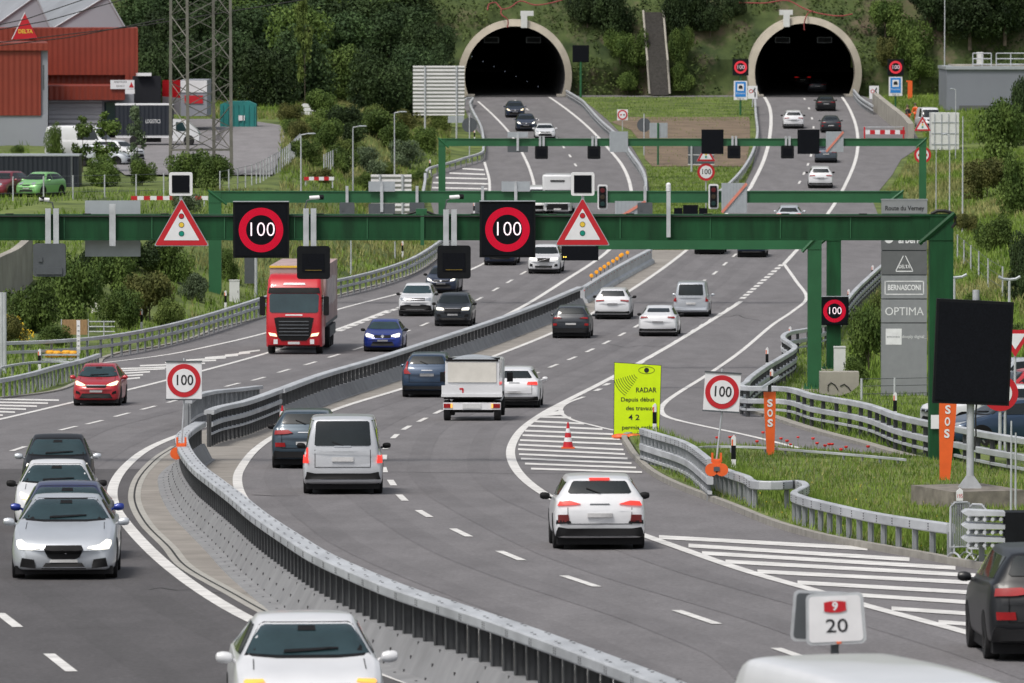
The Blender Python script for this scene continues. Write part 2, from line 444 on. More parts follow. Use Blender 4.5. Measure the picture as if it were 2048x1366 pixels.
# pale concrete between the carriageways
MED = [(1900,1750,2600),(1500,1290,1705),(1366,865,1235),(1300,690,1060),(1228,532,905),(1191,465,815),(1134,366,692),(1095,332,612),(1052,289,542),(1012,266,498),(986,263,480),(936,289,482),(893,346,508),
       (866,392,562),(814,560,683),(775,650,813),(716,860,979),(664,1000,1109),(640,1060,1160),(600,1130,1230),(560,1200,1292),(500,1290,1378)]
sheet('median_strip', MED, M['concrete_pale'], 0.006, nx=3)
def resample(pts, step):
    """Catmull-Rom through world points, resampled"""
    P = [Vector(p) for p in pts]
    P = [P[0] * 2 - P[1]] + P + [P[-1] * 2 - P[-2]]
    out = []
    for i in range(1, len(P) - 2):
        a, b, c, d = P[i - 1], P[i], P[i + 1], P[i + 2]
        n = max(2, int((c - b).length / step) + 1)
        for k in range(n):
            t = k / n
            # centripetal-ish via chord scaled tangents
            l0, l1, l2 = (b - a).length ** .5 + 1e-6, (c - b).length ** .5 + 1e-6, (d - c).length ** .5 + 1e-6
            m1 = (c - b) + l1 * ((b - a) / l0 - (c - a) / (l0 + l1)); m2 = (c - b) + l1 * ((d - c) / l2 - (d - b) / (l1 + l2))
            h = t * t * (3 - 2 * t)
            out.append(b * (2 * t**3 - 3 * t**2 + 1) + m1 * (t**3 - 2 * t**2 + t) + c * h + m2 * (t**3 - t**2))
    out.append(P[-2])
    return out
def even(pts, d):
    pts = [Vector(p) for p in pts]; out = [pts[0].copy()]; acc = 0.0
    for a, b in zip(pts, pts[1:]):
        L = (b - a).length; t = d - acc
        while t <= L and L > 0:
            out.append(a.lerp(b, t / L)); t += d
        acc = (acc + L) % d if L > 0 else acc
    return out
def ribbon(mb, pts, w, lift, mi=0, zf=None):
    vs = []; fs = []
    for i, p in enumerate(pts):
        d = (pts[min(i + 1, len(pts) - 1)] - pts[max(i - 1, 0)]); n = Vector((d.y, -d.x, 0)).normalized()
        for s in (-w / 2, w / 2):
            q = p + n * s; q.z = zrf(q.y) + lift; vs.append(q)
    for i in range(len(pts) - 1): fs.append((2 * i, 2 * i + 1, 2 * i + 3, 2 * i + 2))
    mb.add(vs, fs, mi)
# slot drain along the left side of the strip
GUT = [(400,1160),(366,1134),(332,1095),(289,1052),(266,1012),(263,986),(272,958),(289,936),(314,913),(346,893)]
gp = resample([G(x + 6, y) for x, y in reversed([(865,1366),(690,1300),(532,1228),(465,1191)] + GUT[1:])], 1.5)
mb = MB(); ribbon(mb, gp, 0.30, 0.012); tag(mb.build('gutter', M['gutter']), kind='structure')
mb = MB(); ribbon(mb, gp, 0.045, 0.016); tag(mb.build('drain_slot', M['slot']), kind='structure')

# ---------------------------------------------------------------- painted markings
LIFT = 0.012
paint = MB()
def pline(px, w=0.22, step=2.0): ribbon(paint, resample([G(x, y) for x, y in px], step), w, LIFT)
def pquad(q):
    vs = []
    (a, b, c, d) = q; n = 4                       # a-b upper edge, d-c lower edge, left to right
    for k in range(n + 1):
        t = k / n
        for p0, p1 in ((a, b), (d, c)):
            g = G(p0[0] + (p1[0] - p0[0]) * t, p0[1] + (p1[1] - p0[1]) * t); g.z += LIFT; vs.append(g)
    paint.add(vs, [(2 * i, 2 * i + 1, 2 * i + 3, 2 * i + 2) for i in range(n)])
def stripe(x0, y0, x1, y1, th): pquad([(x0, y0 - th / 2), (x1, y1 - th / 2), (x1, y1 + th / 2), (x0, y0 + th / 2)])
# right carriageway, median side
pline([(1500,377),(1528,319),(1540,269),(1540,218),(1525,187)], 0.30)
pline([(1500,377),(1440,440),(1360,511),(1248,589),(1175,632),(1109,664),(979,716),(813,775),(680,816),(562,866),(513,898),(483,935),(475,956),(482,989),(515,1029),(582,1079),(680,1128),(746,1164),(840,1205),(980,1273),(1225,1366),(1500,1475)], 0.24)
# right carriageway, shoulder side
pline([(1676,181),(1699,218),(1714,262),(1713,312),(1689,373),(1656,427),(1593,501),(1568,528)], 0.26)
pline([(1482,603),(1400,655),(1280,725),(1190,773),(1125,806),(1085,828),(1045,858),(1024,890),(1022,915),(1036,944),(1065,972),(1110,1000),(1200,1040),(1290,1072),(1360,1097),(1494,1143),(1645,1186),(1729,1211),(1941,1268),(2048,1300),(2300,1370)], 0.26)
pline([(1568,528),(1592,562),(1613,597),(1585,623),(1545,650),(1478,706),(1410,753),(1360,784),(1331,805),(1322,820),(1332,833),(1360,842),(1494,871),(1592,895),(1680,915)], 0.20)
pline([(1168,794),(1140,804),(1124,814),(1124,828),(1147,841),(1185,851),(1228,861),(1262,866)], 0.16)
# left carriageway, median side
pline([(1092,190),(1139,223),(1178,256),(1212,292),(1245,332),(1262,379),(1258,430),(1222,496),(1122,566),(1046,613),(962,654),(860,696),(740,740),(600,790),(480,832),(372,866),(300,896),(250,935),(226,975),(229,1012),(262,1060),(330,1128),(420,1194),(505,1242),(640,1300),(860,1380),(1300,1540)], 0.26)
# left carriageway, verge side
pline([(956,203),(989,233),(1019,266),(1046,309),(1062,346),(1069,382),(1060,430),(1020,490),(962,530),(846,574),(680,618),(532,666),(432,690),(332,710),(199,727)], 0.22)
pline([(969,324),(979,366),(972,420),(930,480)], 0.2)
pline([(776,621),(680,657),(535,706),(405,742),(243,783),(150,804),(0,839),(-120,866)], 0.24)
# lane dashes
for pl, half in ((([(1314,1600),(1235,1393),(1163,1160),(1112,1021),(1066,922),(1028,848),(996,804),(966,784),(940,768),(915,768),(894,773),(873,790),(856,813),(840,845),(824,877),(808,910),(795,942),(764,1020),(748,1068),(732,1107),(717,1144),(701,1180),(685,1213),(669,1244),(652,1274),(634,1303),(616,1333),(598,1358),(581,1382),(563,1406),(546,1430),(528,1450),(511,1469)]), 0),
                 (([(365,1599),(347,1608),(329,1616),(311,1622),(292,1626),(255,1627),(237,1624),(217,1618),(198,1609),(420,1562),(400,1580)]), 0)):
    for y, x in pl:
        Pc = G(x, y)
        L = 4.2
        # direction from neighbouring dashes
        near = sorted(pl, key=lambda q: abs(q[0] - y))[1:3]
        qs = sorted([G(q[1], q[0]) for q in near] + [Pc], key=lambda p: p.y)
        d = (qs[-1] - qs[0]); d.z = 0; d.normalize()
        ribbon(paint, [Pc - d * L / 2, Pc, Pc + d * L / 2], 0.17, LIFT)
LD = [(1430,260),(1326,120),(1241,17),(898,37),(857,136),(845,189),(830,244),(816,297),(802,349),(786,408),(770,465),(758,517),(742,568),(727,621),(712,668),(697,717),(681,765),(664,811),(649,849),(632,885),(615,922),(598,958),(579,991),(563,1019),(546,1047),(530,1075),(513,1098),(496,1116),(478,1130),(330,1151),(312,1140),(294,1127),(276,1113),(258,1096),(239,1075),(219,1055),(202,1032)]
for y, x in LD:
    Pc = G(x, y); near = sorted(LD, key=lambda q: abs(q[0] - y))[1:3]
    qs = sorted([G(q[1], q[0]) for q in near] + [Pc], key=lambda p: p.y)
    d = (qs[-1] - qs[0]); d.z = 0; d.normalize()
    ribbon(paint, [Pc - d * 2.1, Pc, Pc + d * 2.1], 0.17, LIFT)
# short block dashes beside the solid lines
def blocks(x0, y0, x1, y1, n, w=0.32, L=2.2):
    for i in range(n):
        t = i / (n - 1); Pc = G(x0 + (x1 - x0) * t, y0 + (y1 - y0) * t)
        a, b = G(x0, y0), G(x1, y1); d = (b - a); d.z = 0; d.normalize()
        ribbon(paint, [Pc - d * L / 2, Pc + d * L / 2], w, LIFT)
blocks(1562, 531, 1486, 596, 12)
blocks(1474, 607, 1196, 780, 17, 0.2, 2.6)
blocks(682, 661, 800, 615, 10)
# hatched gore by the radar board
for i, (xl, yl, xr_, yr) in enumerate([(1074,834,1142,836),(1066,843,1168,848),(1058,852,1205,859),(1050,862,1226,869),(1045,871,1240,879),(1040,881,1244,889),(1037,890,1247,900),(1036,899,1250,909),(1038,909,1255,918),(1042,918,1263,927),(1050,928,1272,936),(1062,938,1284,945)]):
    stripe(xl, yl, xr_, yr, 3.6)
for a, b in (((1100,822),(1122,815)), ((1086,829),(1128,826))): stripe(*a, *b, 8)
for x0, y0, x1, y1 in [(1318,1075,1735,1098),(1377,1092,1819,1120),(1404,1107,1911,1137),(1451,1124,1951,1152),(1515,1144,1995,1169),(1595,1166,2060,1193),(1700,1190,2090,1216),(1783,1218,2110,1240),(1877,1245,2130,1264)]:
    stripe(x0, y0, x1, y1, 7.5)
# hatched gore on the left
for x0, y0, x1, y1 in [(236,744,262,733),(262,752,400,718),(262,758,480,706),(290,764,500,710),(262,770,440,727),(262,740,332,727),(262,746,385,719)]:
    pass
for x, w in [(216,150),(236,150),(262,150),(290,140),(318,128),(346,112),(374,94),(402,76),(430,58),(458,38)]:
    pass
def hatch_between(top, bot, n, th):
    ft = lambda t: (top[0][0] + (top[1][0] - top[0][0]) * t, top[0][1] + (top[1][1] - top[0][1]) * t)
    fb = lambda t: (bot[0][0] + (bot[1][0] - bot[0][0]) * t, bot[0][1] + (bot[1][1] - bot[0][1]) * t)
    for i in range(n):
        t = i / n
        a = ft(t + 0.22 * (1 - t)); b = fb(t)
        stripe(b[0], b[1], a[0], a[1], th)
for y, x0, x1 in [(740,222,330),(746,212,300),(752,208,286),(735,240,380),(758,222,280),(729,280,410),(723,330,432),(718,372,452),(713,410,476),(708,450,500),(703,478,520)]:
    stripe(x0, y + 3, x1, y - 2, 2.8)
for y, x0, x1 in [(800,-60,118),(806,-60,96),(812,-60,74),(818,-60,52),(824,-60,30),(830,-60,6)]:
    stripe(x0, y - 2, x1, y + 1, 3.0)
for y, x0, x1 in [(339,925,968),(348,899,970),(357,872,974),(367,866,976),(377,864,975),(388,864,975)]:
    stripe(x0, y - 1.5, x1, y + 1, 2.8)
tag(paint.build('road_markings', M['paint'], recalc=False), kind='structure')
# worn wheel tracks, slightly darker than the rest of the lane, and a few sealed cracks
def edge_fn(px):
    P = [G(x, y) for x, y in px]; P.sort(key=lambda p: p.y); ys = np.array([p.y for p in P]); xs = np.array([p.x for p in P])
    return lambda Y: float(np.interp(Y, ys, xs))
RL = edge_fn([(1500,377),(1360,511),(1248,589),(1175,632),(1109,664),(979,716),(813,775),(680,816),(562,866),(513,898),(483,935),(475,956),(482,989),(515,1029),(582,1079),(680,1128),(840,1205),(1225,1366),(1500,1475)])
RD = edge_fn([(x, y) for y, x in [(1314,1600),(1235,1393),(1163,1160),(1112,1021),(1066,922),(1028,848),(996,804),(966,784),(940,768),(915,768),(894,773),(873,790),(840,845),(808,910),(748,1068),(685,1213),(616,1333),(546,1430),(511,1469),(420,1562)]])
RRt = edge_fn([(1689,373),(1656,427),(1593,501),(1482,603),(1400,655),(1280,725),(1190,773),(1125,806),(1085,828),(1045,858),(1024,890),(1022,915),(1036,944),(1065,972),(1110,1000),(1290,1072),(1494,1143),(1729,1211),(2048,1300),(2300,1370)])
LR = edge_fn([(1258,430),(1222,496),(1122,566),(1046,613),(962,654),(860,696),(740,740),(600,790),(480,832),(372,866),(300,896),(250,935),(226,975),(229,1012),(262,1060),(330,1128),(420,1194),(505,1242),(640,1300),(860,1380),(1300,1540)])
LDf = edge_fn([(x, y) for y, x in [(1430,260),(1326,120),(1241,17),(1120,-120),(1000,-140),(898,37),(857,136),(830,244),(802,349),(770,465),(742,568),(712,668),(681,765),(649,849),(615,922),(579,991),(546,1047),(513,1098),(478,1130)]])
M['track'] = road_mat('worn_asphalt', (0.141, 0.135, 0.140), (0.188, 0.181, 0.186))
sheet('vignetted_asphalt', [(1900,-900,2050),(1500,-420,1300),(1366,-300,865),(1300,-240,690),(1228,-210,532),(1191,-200,465),(1134,-180,366),(1095,-165,332),(1052,-150,289),(1012,-140,266),(986,-132,263),(938,-118,287)], M['asphalt_dark'], 0.003, nx=5)  # darker paving up to the joint, corner vignetting painted in as well
M['track_dark'] = road_mat('worn_vignetted_asphalt', (0.083, 0.080, 0.082), (0.110, 0.105, 0.108))  # wheel wear on the near left lanes, over the same painted-in vignetting
YJ = G(200, 938).y
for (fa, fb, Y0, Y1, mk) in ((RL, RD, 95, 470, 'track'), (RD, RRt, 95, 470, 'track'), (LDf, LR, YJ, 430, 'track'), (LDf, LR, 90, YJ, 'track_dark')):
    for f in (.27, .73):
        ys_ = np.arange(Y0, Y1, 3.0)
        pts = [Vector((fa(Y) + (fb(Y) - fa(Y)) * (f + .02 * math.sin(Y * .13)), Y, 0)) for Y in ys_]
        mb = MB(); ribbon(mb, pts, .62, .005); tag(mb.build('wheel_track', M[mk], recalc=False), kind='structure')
mb = MB()
for a, b in (((700,943),(1290,948)), ((20,965),(215,968)), ((505,990),(600,992)), ((880,1300),(1010,1290))):
    ribbon(mb, [G(*a), G((a[0]+b[0])/2, (a[1]+b[1])/2 + 1.5), G(*b)], .10, .008)
cr = random.Random(4)
for x0, y0, n in ((1330,640,9),(1180,690,6),(300,1180,10),(1500,960,8),(1420,820,5),(60,880,6)):
    pts = [G(x0, y0)]
    for i in range(n): x0 += cr.uniform(10, 34); y0 += cr.uniform(-5, 7); pts.append(G(x0, y0))
    ribbon(mb, resample(pts, 1), .05, .008)
tag(mb.build('sealed_cracks', M['slot'], recalc=False), kind='structure')

# ---------------------------------------------------------------- raised grass islands and kerbs
NEAR_ISL = [(868,1278,1296),(880,1249,1335),(893,1256,1402),(905,1264,1640),(917,1272,1815),(932,1285,1960),(950,1308,2200),(976,1358,2400),(1016,1461,2400),(1056,1562,2450),(1083,1662,2500),(1102,1763,2500),(1120,1864,2550),(1134,1936,2600),(1150,2048,2650)]
sheet('verge', [(y, a + (9 if y > 870 else 3), b) for y, a, b in NEAR_ISL], M['grass'], 0.10, nx=10, h=0.1)
kp = resample([G(x, y) for x, y in [(1300,868),(1276,869),(1254,874),(1249,880),(1256,893),(1272,917),(1308,950),(1358,976),(1461,1016),(1562,1056),(1662,1083),(1763,1102),(1864,1120),(1936,1134),(2048,1150),(2200,1170)]], 1.0)
def extrude(mb, pts, prof, mi=0, smooth=False):
    rings = []
    for i, p in enumerate(pts):
        d = (pts[min(i + 1, len(pts) - 1)] - pts[max(i - 1, 0)]); n = Vector((d.y, -d.x, 0)).normalized()
        rings.append([Vector((p.x + n.x * a, p.y + n.y * a, p.z + b)) for a, b in prof])
    mb.loft(rings, closed=True, mi=mi, caps=True, smooth=smooth)
mb = MB(); extrude(mb, kp, [(-.09, 0), (-.09, .10), (-.06, .13), (.09, .13), (.09, 0)]); tag(mb.build('kerb', M['kerb']), kind='structure')
kp2 = resample([G(x, y) for x, y in [(1488,800),(1484,812),(1500,820),(1528,829),(1629,862),(1730,889),(1813,913),(1900,930)]], 1.5)
mb = MB(); extrude(mb, kp2, [(-.15, 0), (-.15, .08), (.25, .10), (.25, 0)]); tag(mb.build('kerb', M['kerb']), kind='structure')
kp3 = resample([G(x, y) for x, y in [(-60,802),(0,797),(100,785),(150,768),(195,738),(205,718),(240,706),(309,695),(380,678),(439,656),(532,634),(600,612),(680,590),(813,553),(866,523),(884,495)]], 3)
mb = MB(); extrude(mb, kp3, [(-.12, 0), (-.12, .05), (.12, .06), (.12, 0)]); tag(mb.build('kerb', M['kerb']), kind='structure')
# island between the far carriageways
ISL = [(500,1300,1378),(470,1288,1405),(440,1290,1440),(400,1296,1470),(379,1298,1484),(340,1292,1503),(300,1268,1512),(270,1245,1512),(240,1215,1510),(215,1185,1508),(195,1158,1505)]
sheet('grass_island', ISL, M['grass'], 0.05, nx=8, h=0.06)
sheet('bare_soil', [(335,1305,1488),(320,1290,1494),(290,1285,1500),(262,1262,1500),(246,1222,1500),(236,1260,1498)], M['soil'], 0.09, nx=4)

# ---------------------------------------------------------------- factory yard on the left
def yard(name, pix, m, lift):
    vs = [GT(x, y, lift=lift) for x, y in pix]
    return vs
mb = MB()
rows = [(352,395,545),(335,400,552),(310,410,560),(285,425,568),(262,440,570),(252,330,560),(246,300,520),(240,290,470)]
for (ya, a0, a1), (yb, b0, b1) in zip(rows, rows[1:]):
    n = 10
    for k in range(n):
        q = [GT(a0 + (a1 - a0) * k / n, ya, lift=0.12), GT(a0 + (a1 - a0) * (k + 1) / n, ya, lift=0.12), GT(b0 + (b1 - b0) * (k + 1) / n, yb, lift=0.12), GT(b0 + (b1 - b0) * k / n, yb, lift=0.12)]
        mb.add(q, [(0, 1, 2, 3)])
rows = [(352,250,400),(330,220,410),(305,90,420),(285,90,440),(262,90,450),(246,90,450)]
for (ya, a0, a1), (yb, b0, b1) in zip(rows, rows[1:]):
    n = 10
    for k in range(n):
        q = [GT(a0 + (a1 - a0) * k / n, ya, lift=0.12), GT(a0 + (a1 - a0) * (k + 1) / n, ya, lift=0.12), GT(b0 + (b1 - b0) * (k + 1) / n, yb, lift=0.12), GT(b0 + (b1 - b0) * k / n, yb, lift=0.12)]
        mb.add(q, [(0, 1, 2, 3)])
tag(mb.build('yard', M['yard'], recalc=False), kind='structure')

# ---------------------------------------------------------------- hillside with the two tunnels
YT = 691.0
def portal_centre(px, py): return PX(px, py, YT)
TUN = [(1031, 153, -0.050), (1609, 147, 0.050)]
R_IN, R_OUT = 4.95, 5.62
CEN = [portal_centre(x, y) for x, y, a in TUN]
def hillY(X, z, rg=None):
    zb = zrf(693.0)
    t = z - zb
    y = 694.5 + 0.10 * min(t, 3.5) + 0.75 * max(0, t - 3.5) ** 1.0
    return y
mb = MB(); rg = random.Random(5)
from mathutils import noise as mnoise
gx = np.arange(-120, 120.1, 0.8); gz = np.arange(zrf(693) - 1.2, HC + 46, 0.8)
idx = {}; vs = []; fs = []
for i, x in enumerate(gx):
    for k, z in enumerate(gz):
        n = mnoise.noise(Vector((x * .15, z * .3, 0))) * 1.3 + mnoise.noise(Vector((x * .6, z * .9, 4))) * 0.35
        off = 1.0 if min((Vector((x - c.x, z - c.z)).length) for c in CEN) > 7 else 0.25
        vs.append((x, hillY(x, z) + n * off, z))
nz_ = len(gz)
for i in range(len(gx) - 1):
    for k in range(nz_ - 1):
        cx, cz = gx[i] + .4, gz[k] + .4
        if any(math.hypot(cx - c.x, cz - c.z) < R_OUT - 0.45 or (abs(cx - c.x) < 5.2 and cz < c.z) for c in CEN): continue
        fs.append((i * nz_ + k, (i + 1) * nz_ + k, (i + 1) * nz_ + k + 1, i * nz_ + k + 1))
mb.add(vs, fs, 0, True)
def hill_mat():
    m = mat('hillside_scrub', (0.030, 0.055, 0.014), 0.95, var=0.3, scale=0.35, col2=(0.065, 0.09, 0.026), bump=0.8, bscale=3)
    nt = m.node_tree; b = nt.nodes['Principled BSDF']; src = b.inputs['Base Color'].links[0].from_socket
    tc = nt.nodes['Texture Coordinate']
    nz = nt.nodes.new('ShaderNodeTexNoise'); nz.inputs['Scale'].default_value = 0.16; nz.inputs['Detail'].default_value = 9; nz.inputs['Roughness'].default_value = 0.7
    nt.links.new(tc.outputs['Object'], nz.inputs['Vector'])
    rp = nt.nodes.new('ShaderNodeValToRGB'); rp.color_ramp.elements[0].position = 0.53; rp.color_ramp.elements[1].position = 0.66
    nt.links.new(nz.outputs['Fac'], rp.inputs[0])
    mx = nt.nodes.new('ShaderNodeMixRGB'); mx.inputs[2].default_value = (0.15, 0.115, 0.08, 1)
    nt.links.new(rp.outputs[0], mx.inputs[0]); nt.links.new(src, mx.inputs[1]); nt.links.new(mx.outputs[0], b.inputs['Base Color'])
    return m
tag(mb.build('hillside', hill_mat(), recalc=False), kind='structure')
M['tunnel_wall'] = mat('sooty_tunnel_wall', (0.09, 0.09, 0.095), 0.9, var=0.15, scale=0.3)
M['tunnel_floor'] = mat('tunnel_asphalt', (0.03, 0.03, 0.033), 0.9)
for (px, py, ax), c, side in zip(TUN, CEN, ('left', 'right')):
    zb = zrf(YT)
    t = thing('road_tunnel', f'{side} concrete road tunnel mouth with a rounded pale rim', 'tunnel', (c.x, YT, zb))
    def arc(r, zc, x0, Y, n=48, floor=None):
        pts = []; lim = math.asin(max(-1, min(1, (floor - zc) / r)))
        for i in range(n + 1):
            a = lim + (math.pi - 2 * lim) * i / n
            pts.append(Vector((x0 + r * math.cos(a), Y, zc + r * math.sin(a))))
        return pts
    # rim: front face ring + outer collar
    mb = MB()
    rim = []
    for (r, Y) in ((R_IN, YT + 3), (R_IN, YT), (R_OUT, YT + 0.25), (R_OUT + .05, YT + 14)):
        rim.append(arc(r, c.z, c.x + ax * 1.0, Y, floor=zb - 0.25))
    mb.loft(rim, closed=False, caps=False)
    mb.build('rim', M['portal'], t, org=t.location, sharp=40)
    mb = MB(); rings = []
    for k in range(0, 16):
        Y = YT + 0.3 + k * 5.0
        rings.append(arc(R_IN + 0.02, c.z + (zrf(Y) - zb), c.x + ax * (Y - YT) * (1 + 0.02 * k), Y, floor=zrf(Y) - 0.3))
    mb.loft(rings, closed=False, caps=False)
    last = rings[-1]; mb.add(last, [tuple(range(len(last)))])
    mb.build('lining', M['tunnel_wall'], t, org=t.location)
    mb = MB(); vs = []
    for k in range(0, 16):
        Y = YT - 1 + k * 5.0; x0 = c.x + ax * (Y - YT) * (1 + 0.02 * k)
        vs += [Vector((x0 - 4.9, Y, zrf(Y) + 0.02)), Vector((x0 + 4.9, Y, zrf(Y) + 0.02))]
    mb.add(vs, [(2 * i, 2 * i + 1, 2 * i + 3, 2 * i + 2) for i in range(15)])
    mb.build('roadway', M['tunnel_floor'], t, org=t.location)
    for s in (-1, 1):
        MB().box((c.x + s * 4.45, YT + 3, zb + 0.12), (0.8, 7, 0.22)).build('walkway', M['concrete'], t, org=t.location)
    mb = MB()
    sx = 17 if side == 'left' else -40
    p = PX(1048 if side == 'left' else 1573, 42 if side == 'left' else 40, YT - 0.2)
    mb.box((p.x, YT - .1, p.z), (0.62, 0.5, 1.35)); mb.box((p.x + .3 * (1 if side == 'left' else 0), YT + 1.2, p.z + 0.75), (1.3, 1.4, 0.5))
    mb.build('ventilation_duct', M['box_white'], t, org=t.location)
    for k in range(7):
        d = 6 + k * 8.0
        if side == 'right': break
        q = PX(944 + 22 * k, 113 + 10 * k, YT + 6 + 1.6 * k)
        MB().box(q, (0.055, 0.12, 0.055)).build('lamp', bpy.data.materials.get('tunnel_lamp') or mat('tunnel_lamp', (.3, .3, .3), emit=(0.6, 0.7, .9), estr=.35), t, org=t.location)
    for s in (-1, 1):
        q = PX(px + s * 42 + (-6 if side == 'left' else -2), 80, YT + 4)
        mb = MB(); mb.box(q, (1.5, .25, .6)); mb.box(q + Vector((0, -.14, 0)), (1.3, .04, .45), mi=1)
        mb.build('lane_signal', [M['grey_dark'], M['black']], t, org=t.location)
# stairs between the tunnels
st = PX(1318, 192, 694)
mb = MB(); n = 46
A = PX(1319, 190, 693.5); B = PX(1303, 24, 706)
t = thing('hillside_stairs', 'long straight dark concrete stairs climbing the bank between the tunnels', 'stairs', tuple(A))
for i in range(n):
    p = A.lerp(B, (i + .5) / n); d = (B - A) / n; p.y = hillY(0, p.z) - 1.3
    mb.box((p.x, p.y, p.z), (1.75, 1.6, abs(d.z) * .98))
mb.build('steps', mat('dark_step', (0.065, 0.06, 0.055), 0.9, var=.3, scale=4), t, org=t.location)
for s in (-1, 1):
    mb = MB(); pp = [A.lerp(B, f) for f in (0, .2, .4, .6, .8, 1)]
    mb.tube([Vector((q.x + s * 1.0, hillY(0, q.z) - 2.1, q.z + .15)) for q in pp], 0.13, n=4); mb.build('side_kerb', M['concrete'], t, org=t.location)
# ---------------------------------------------------------------- guardrails and barriers
def top_path(px, h, step=1.0):
    return resample([G(x, y, h) for x, y in px], step)
def guardrail(label, px, h, rails, post_every, post_w=0.10, group='guardrails along the road edges', base_drop=0.0, mats=('galv', 'galv_dark'), ends=None, name='guardrail', bolts=False, front=-1):
    """px = pixels of the rail's top edge; rails = list of (top height fraction, thickness, depth)"""
    path = top_path(px, h, 1.2)
    org = path[0].copy()
    t = thing(name, label, 'guardrail', tuple(org), group=group)
    for (rt, th, dp) in rails:
        mb = MB()
        b0 = rt - th
        prof = [(-dp/2, b0 + th*.1), (-dp/2, rt - th*.1), (-dp/2 + .02, rt), (dp/2 - .02, rt), (dp/2, rt - th*.1), (dp/2, b0 + th*.1), (dp/2 - .02, b0), (-dp/2 + .02, b0)]
        extrude(mb, path, prof)
        mb.build('rail', M[mats[0]], t, org=org, sharp=25)
    posts = even(path, post_every)
    while len(posts) > 98: post_every *= 1.15; posts = even(path, post_every)
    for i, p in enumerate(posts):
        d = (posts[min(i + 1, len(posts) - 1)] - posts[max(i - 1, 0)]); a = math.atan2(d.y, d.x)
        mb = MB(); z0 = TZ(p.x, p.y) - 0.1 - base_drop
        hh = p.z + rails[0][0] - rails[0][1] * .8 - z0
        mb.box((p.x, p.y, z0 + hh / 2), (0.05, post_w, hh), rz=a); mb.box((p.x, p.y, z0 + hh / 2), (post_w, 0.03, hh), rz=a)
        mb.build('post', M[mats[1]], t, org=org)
    if bolts:
        mb = MB()
        for i, p in enumerate(even(path, 1.33)):
            q = path[min(range(len(path)), key=lambda k: (path[k] - p).length)]
            for dz in (-.05, 0, .05):
                for s in (-1, 1):
                    d = (path[min(path.index(q) + 1, len(path) - 1)] - path[max(path.index(q) - 1, 0)]); n = Vector((d.y, -d.x, 0)).normalized()
                    mb.box(p + n * s * (rails[0][2] / 2) + Vector((0, 0, rails[0][0] - rails[0][1] / 2 + dz)), (.03, .03, .02), rz=math.atan2(n.y, n.x))
        o = mb.build('bolt', M['hole'], t, org=org); o['kind'] = 'stuff'
    return t

def median_barrier(label, px, h=1.08, posts=True, skirt=True, name='median_barrier', every=0.95):
    path = top_path(px, h, 1.0); org = path[0].copy()
    t = thing(name, label, 'crash barrier', tuple(org), group='steel barriers between the carriageways')
    mb = MB(); extrude(mb, path, [(-.16, h - .15), (-.17, h - .13), (-.17, h - .02), (-.15, h), (.15, h), (.17, h - .02), (.17, h - .13), (.16, h - .15)])
    mb.build('top_rail', M['galv'], t, org=org, sharp=25)
    mb = MB(); extrude(mb, path, [(-.62, 0), (-.60, .025), (-.34, .05), (-.13, .46), (.13, .46), (.34, .05), (.42, .025), (.42, 0)])
    mb.build('base_plate', M['galv_dull'], t, org=org, sharp=25)
    ps = even(path, every); e = every
    while len(ps) > 3 * 100: e *= 1.1; ps = even(path, e)
    rows_ = ps if len(ps) <= 100 else ps
    mbs = MB()
    for i, p in enumerate(ps):
        d = (ps[min(i + 1, len(ps) - 1)] - ps[max(i - 1, 0)]); a = math.atan2(d.y, d.x)
        m = MB() if i < 99 else mbs
        zb = zrf(p.y); R = Matrix.Rotation(a, 3, 'Z')
        m.box((p.x, p.y, zb + .70), (.03, .12, .52), rz=a)
        for s in (-1, 1):
            o = R @ Vector((0, s * .06, 0)); m.box((p.x + o.x, p.y + o.y, zb + .70), (.10, .015, .52), rz=a)
        if i < 99: m.build('post', M['post_dark'], t, org=org)
    if mbs.v: o = mbs.build('post_row', M['post_dark'], t, org=org); o['kind'] = 'stuff'
    # plate joints and bolt holes
    mb = MB(); mj = MB()
    for i, p in enumerate(even(path, 2 * e)):
        if p.y > 185: continue
        k = min(range(len(path)), key=lambda k: (path[k] - p).length)
        d = (path[min(k + 1, len(path) - 1)] - path[max(k - 1, 0)]); a = math.atan2(d.y, d.x); n = Vector((d.y, -d.x, 0)).normalized(); d = Vector((d.x, d.y, 0)).normalized()
        zb = zrf(p.y)
        for s in (-1, 1):
            for q, zz in ((.345 - .005, .06), (.245, .25), (.14, .44)):
                mb.box((p.x + n.x * s * q, p.y + n.y * s * q, zb + zz), (.045, .02, .045), rz=a)
            for u in (-.07, .07):
                for zz in (.97, 1.0, 1.03): mb.box((p.x + n.x * s * .17 + d.x * u, p.y + n.y * s * .17 + d.y * u, zb + zz), (.028, .012, .018), rz=a)
            for u in (-.35, -.1, .15, .4): mb.box((p.x + n.x * s * .09 + d.x * u, p.y + n.y * s * .09 + d.y * u, zb + h + .001), (.05, .035, .004), rz=a)
            for u in (0,): mb.box((p.x + n.x * -.47 + d.x * u, p.y + n.y * -.47 + d.y * u, zb + .045), (.05, .035, .004), rz=a)
    o = mb.build('bolt', M['hole'], t, org=org); o['kind'] = 'stuff'
    return t
median_barrier('long low grey steel barrier with slim dark posts curving through the foreground, between the carriageways',
    [(1665,1492),(1500,1425),(1345,1366),(1250,1330),(1100,1275),(1000,1240),(900,1207),(800,1174),(700,1133),(640,1105),(580,1068),(520,1028),(470,988),(430,958),(400,935),(376,907),(366,887),(364,870),(377,857),(400,843)])
median_barrier('straight grey median barrier running from the three-rail guardrail up towards the orange lamps',
    [(560,777),(640,748),(760,713),(900,668),(1000,635),(1080,606),(1160,573)], every=1.5)
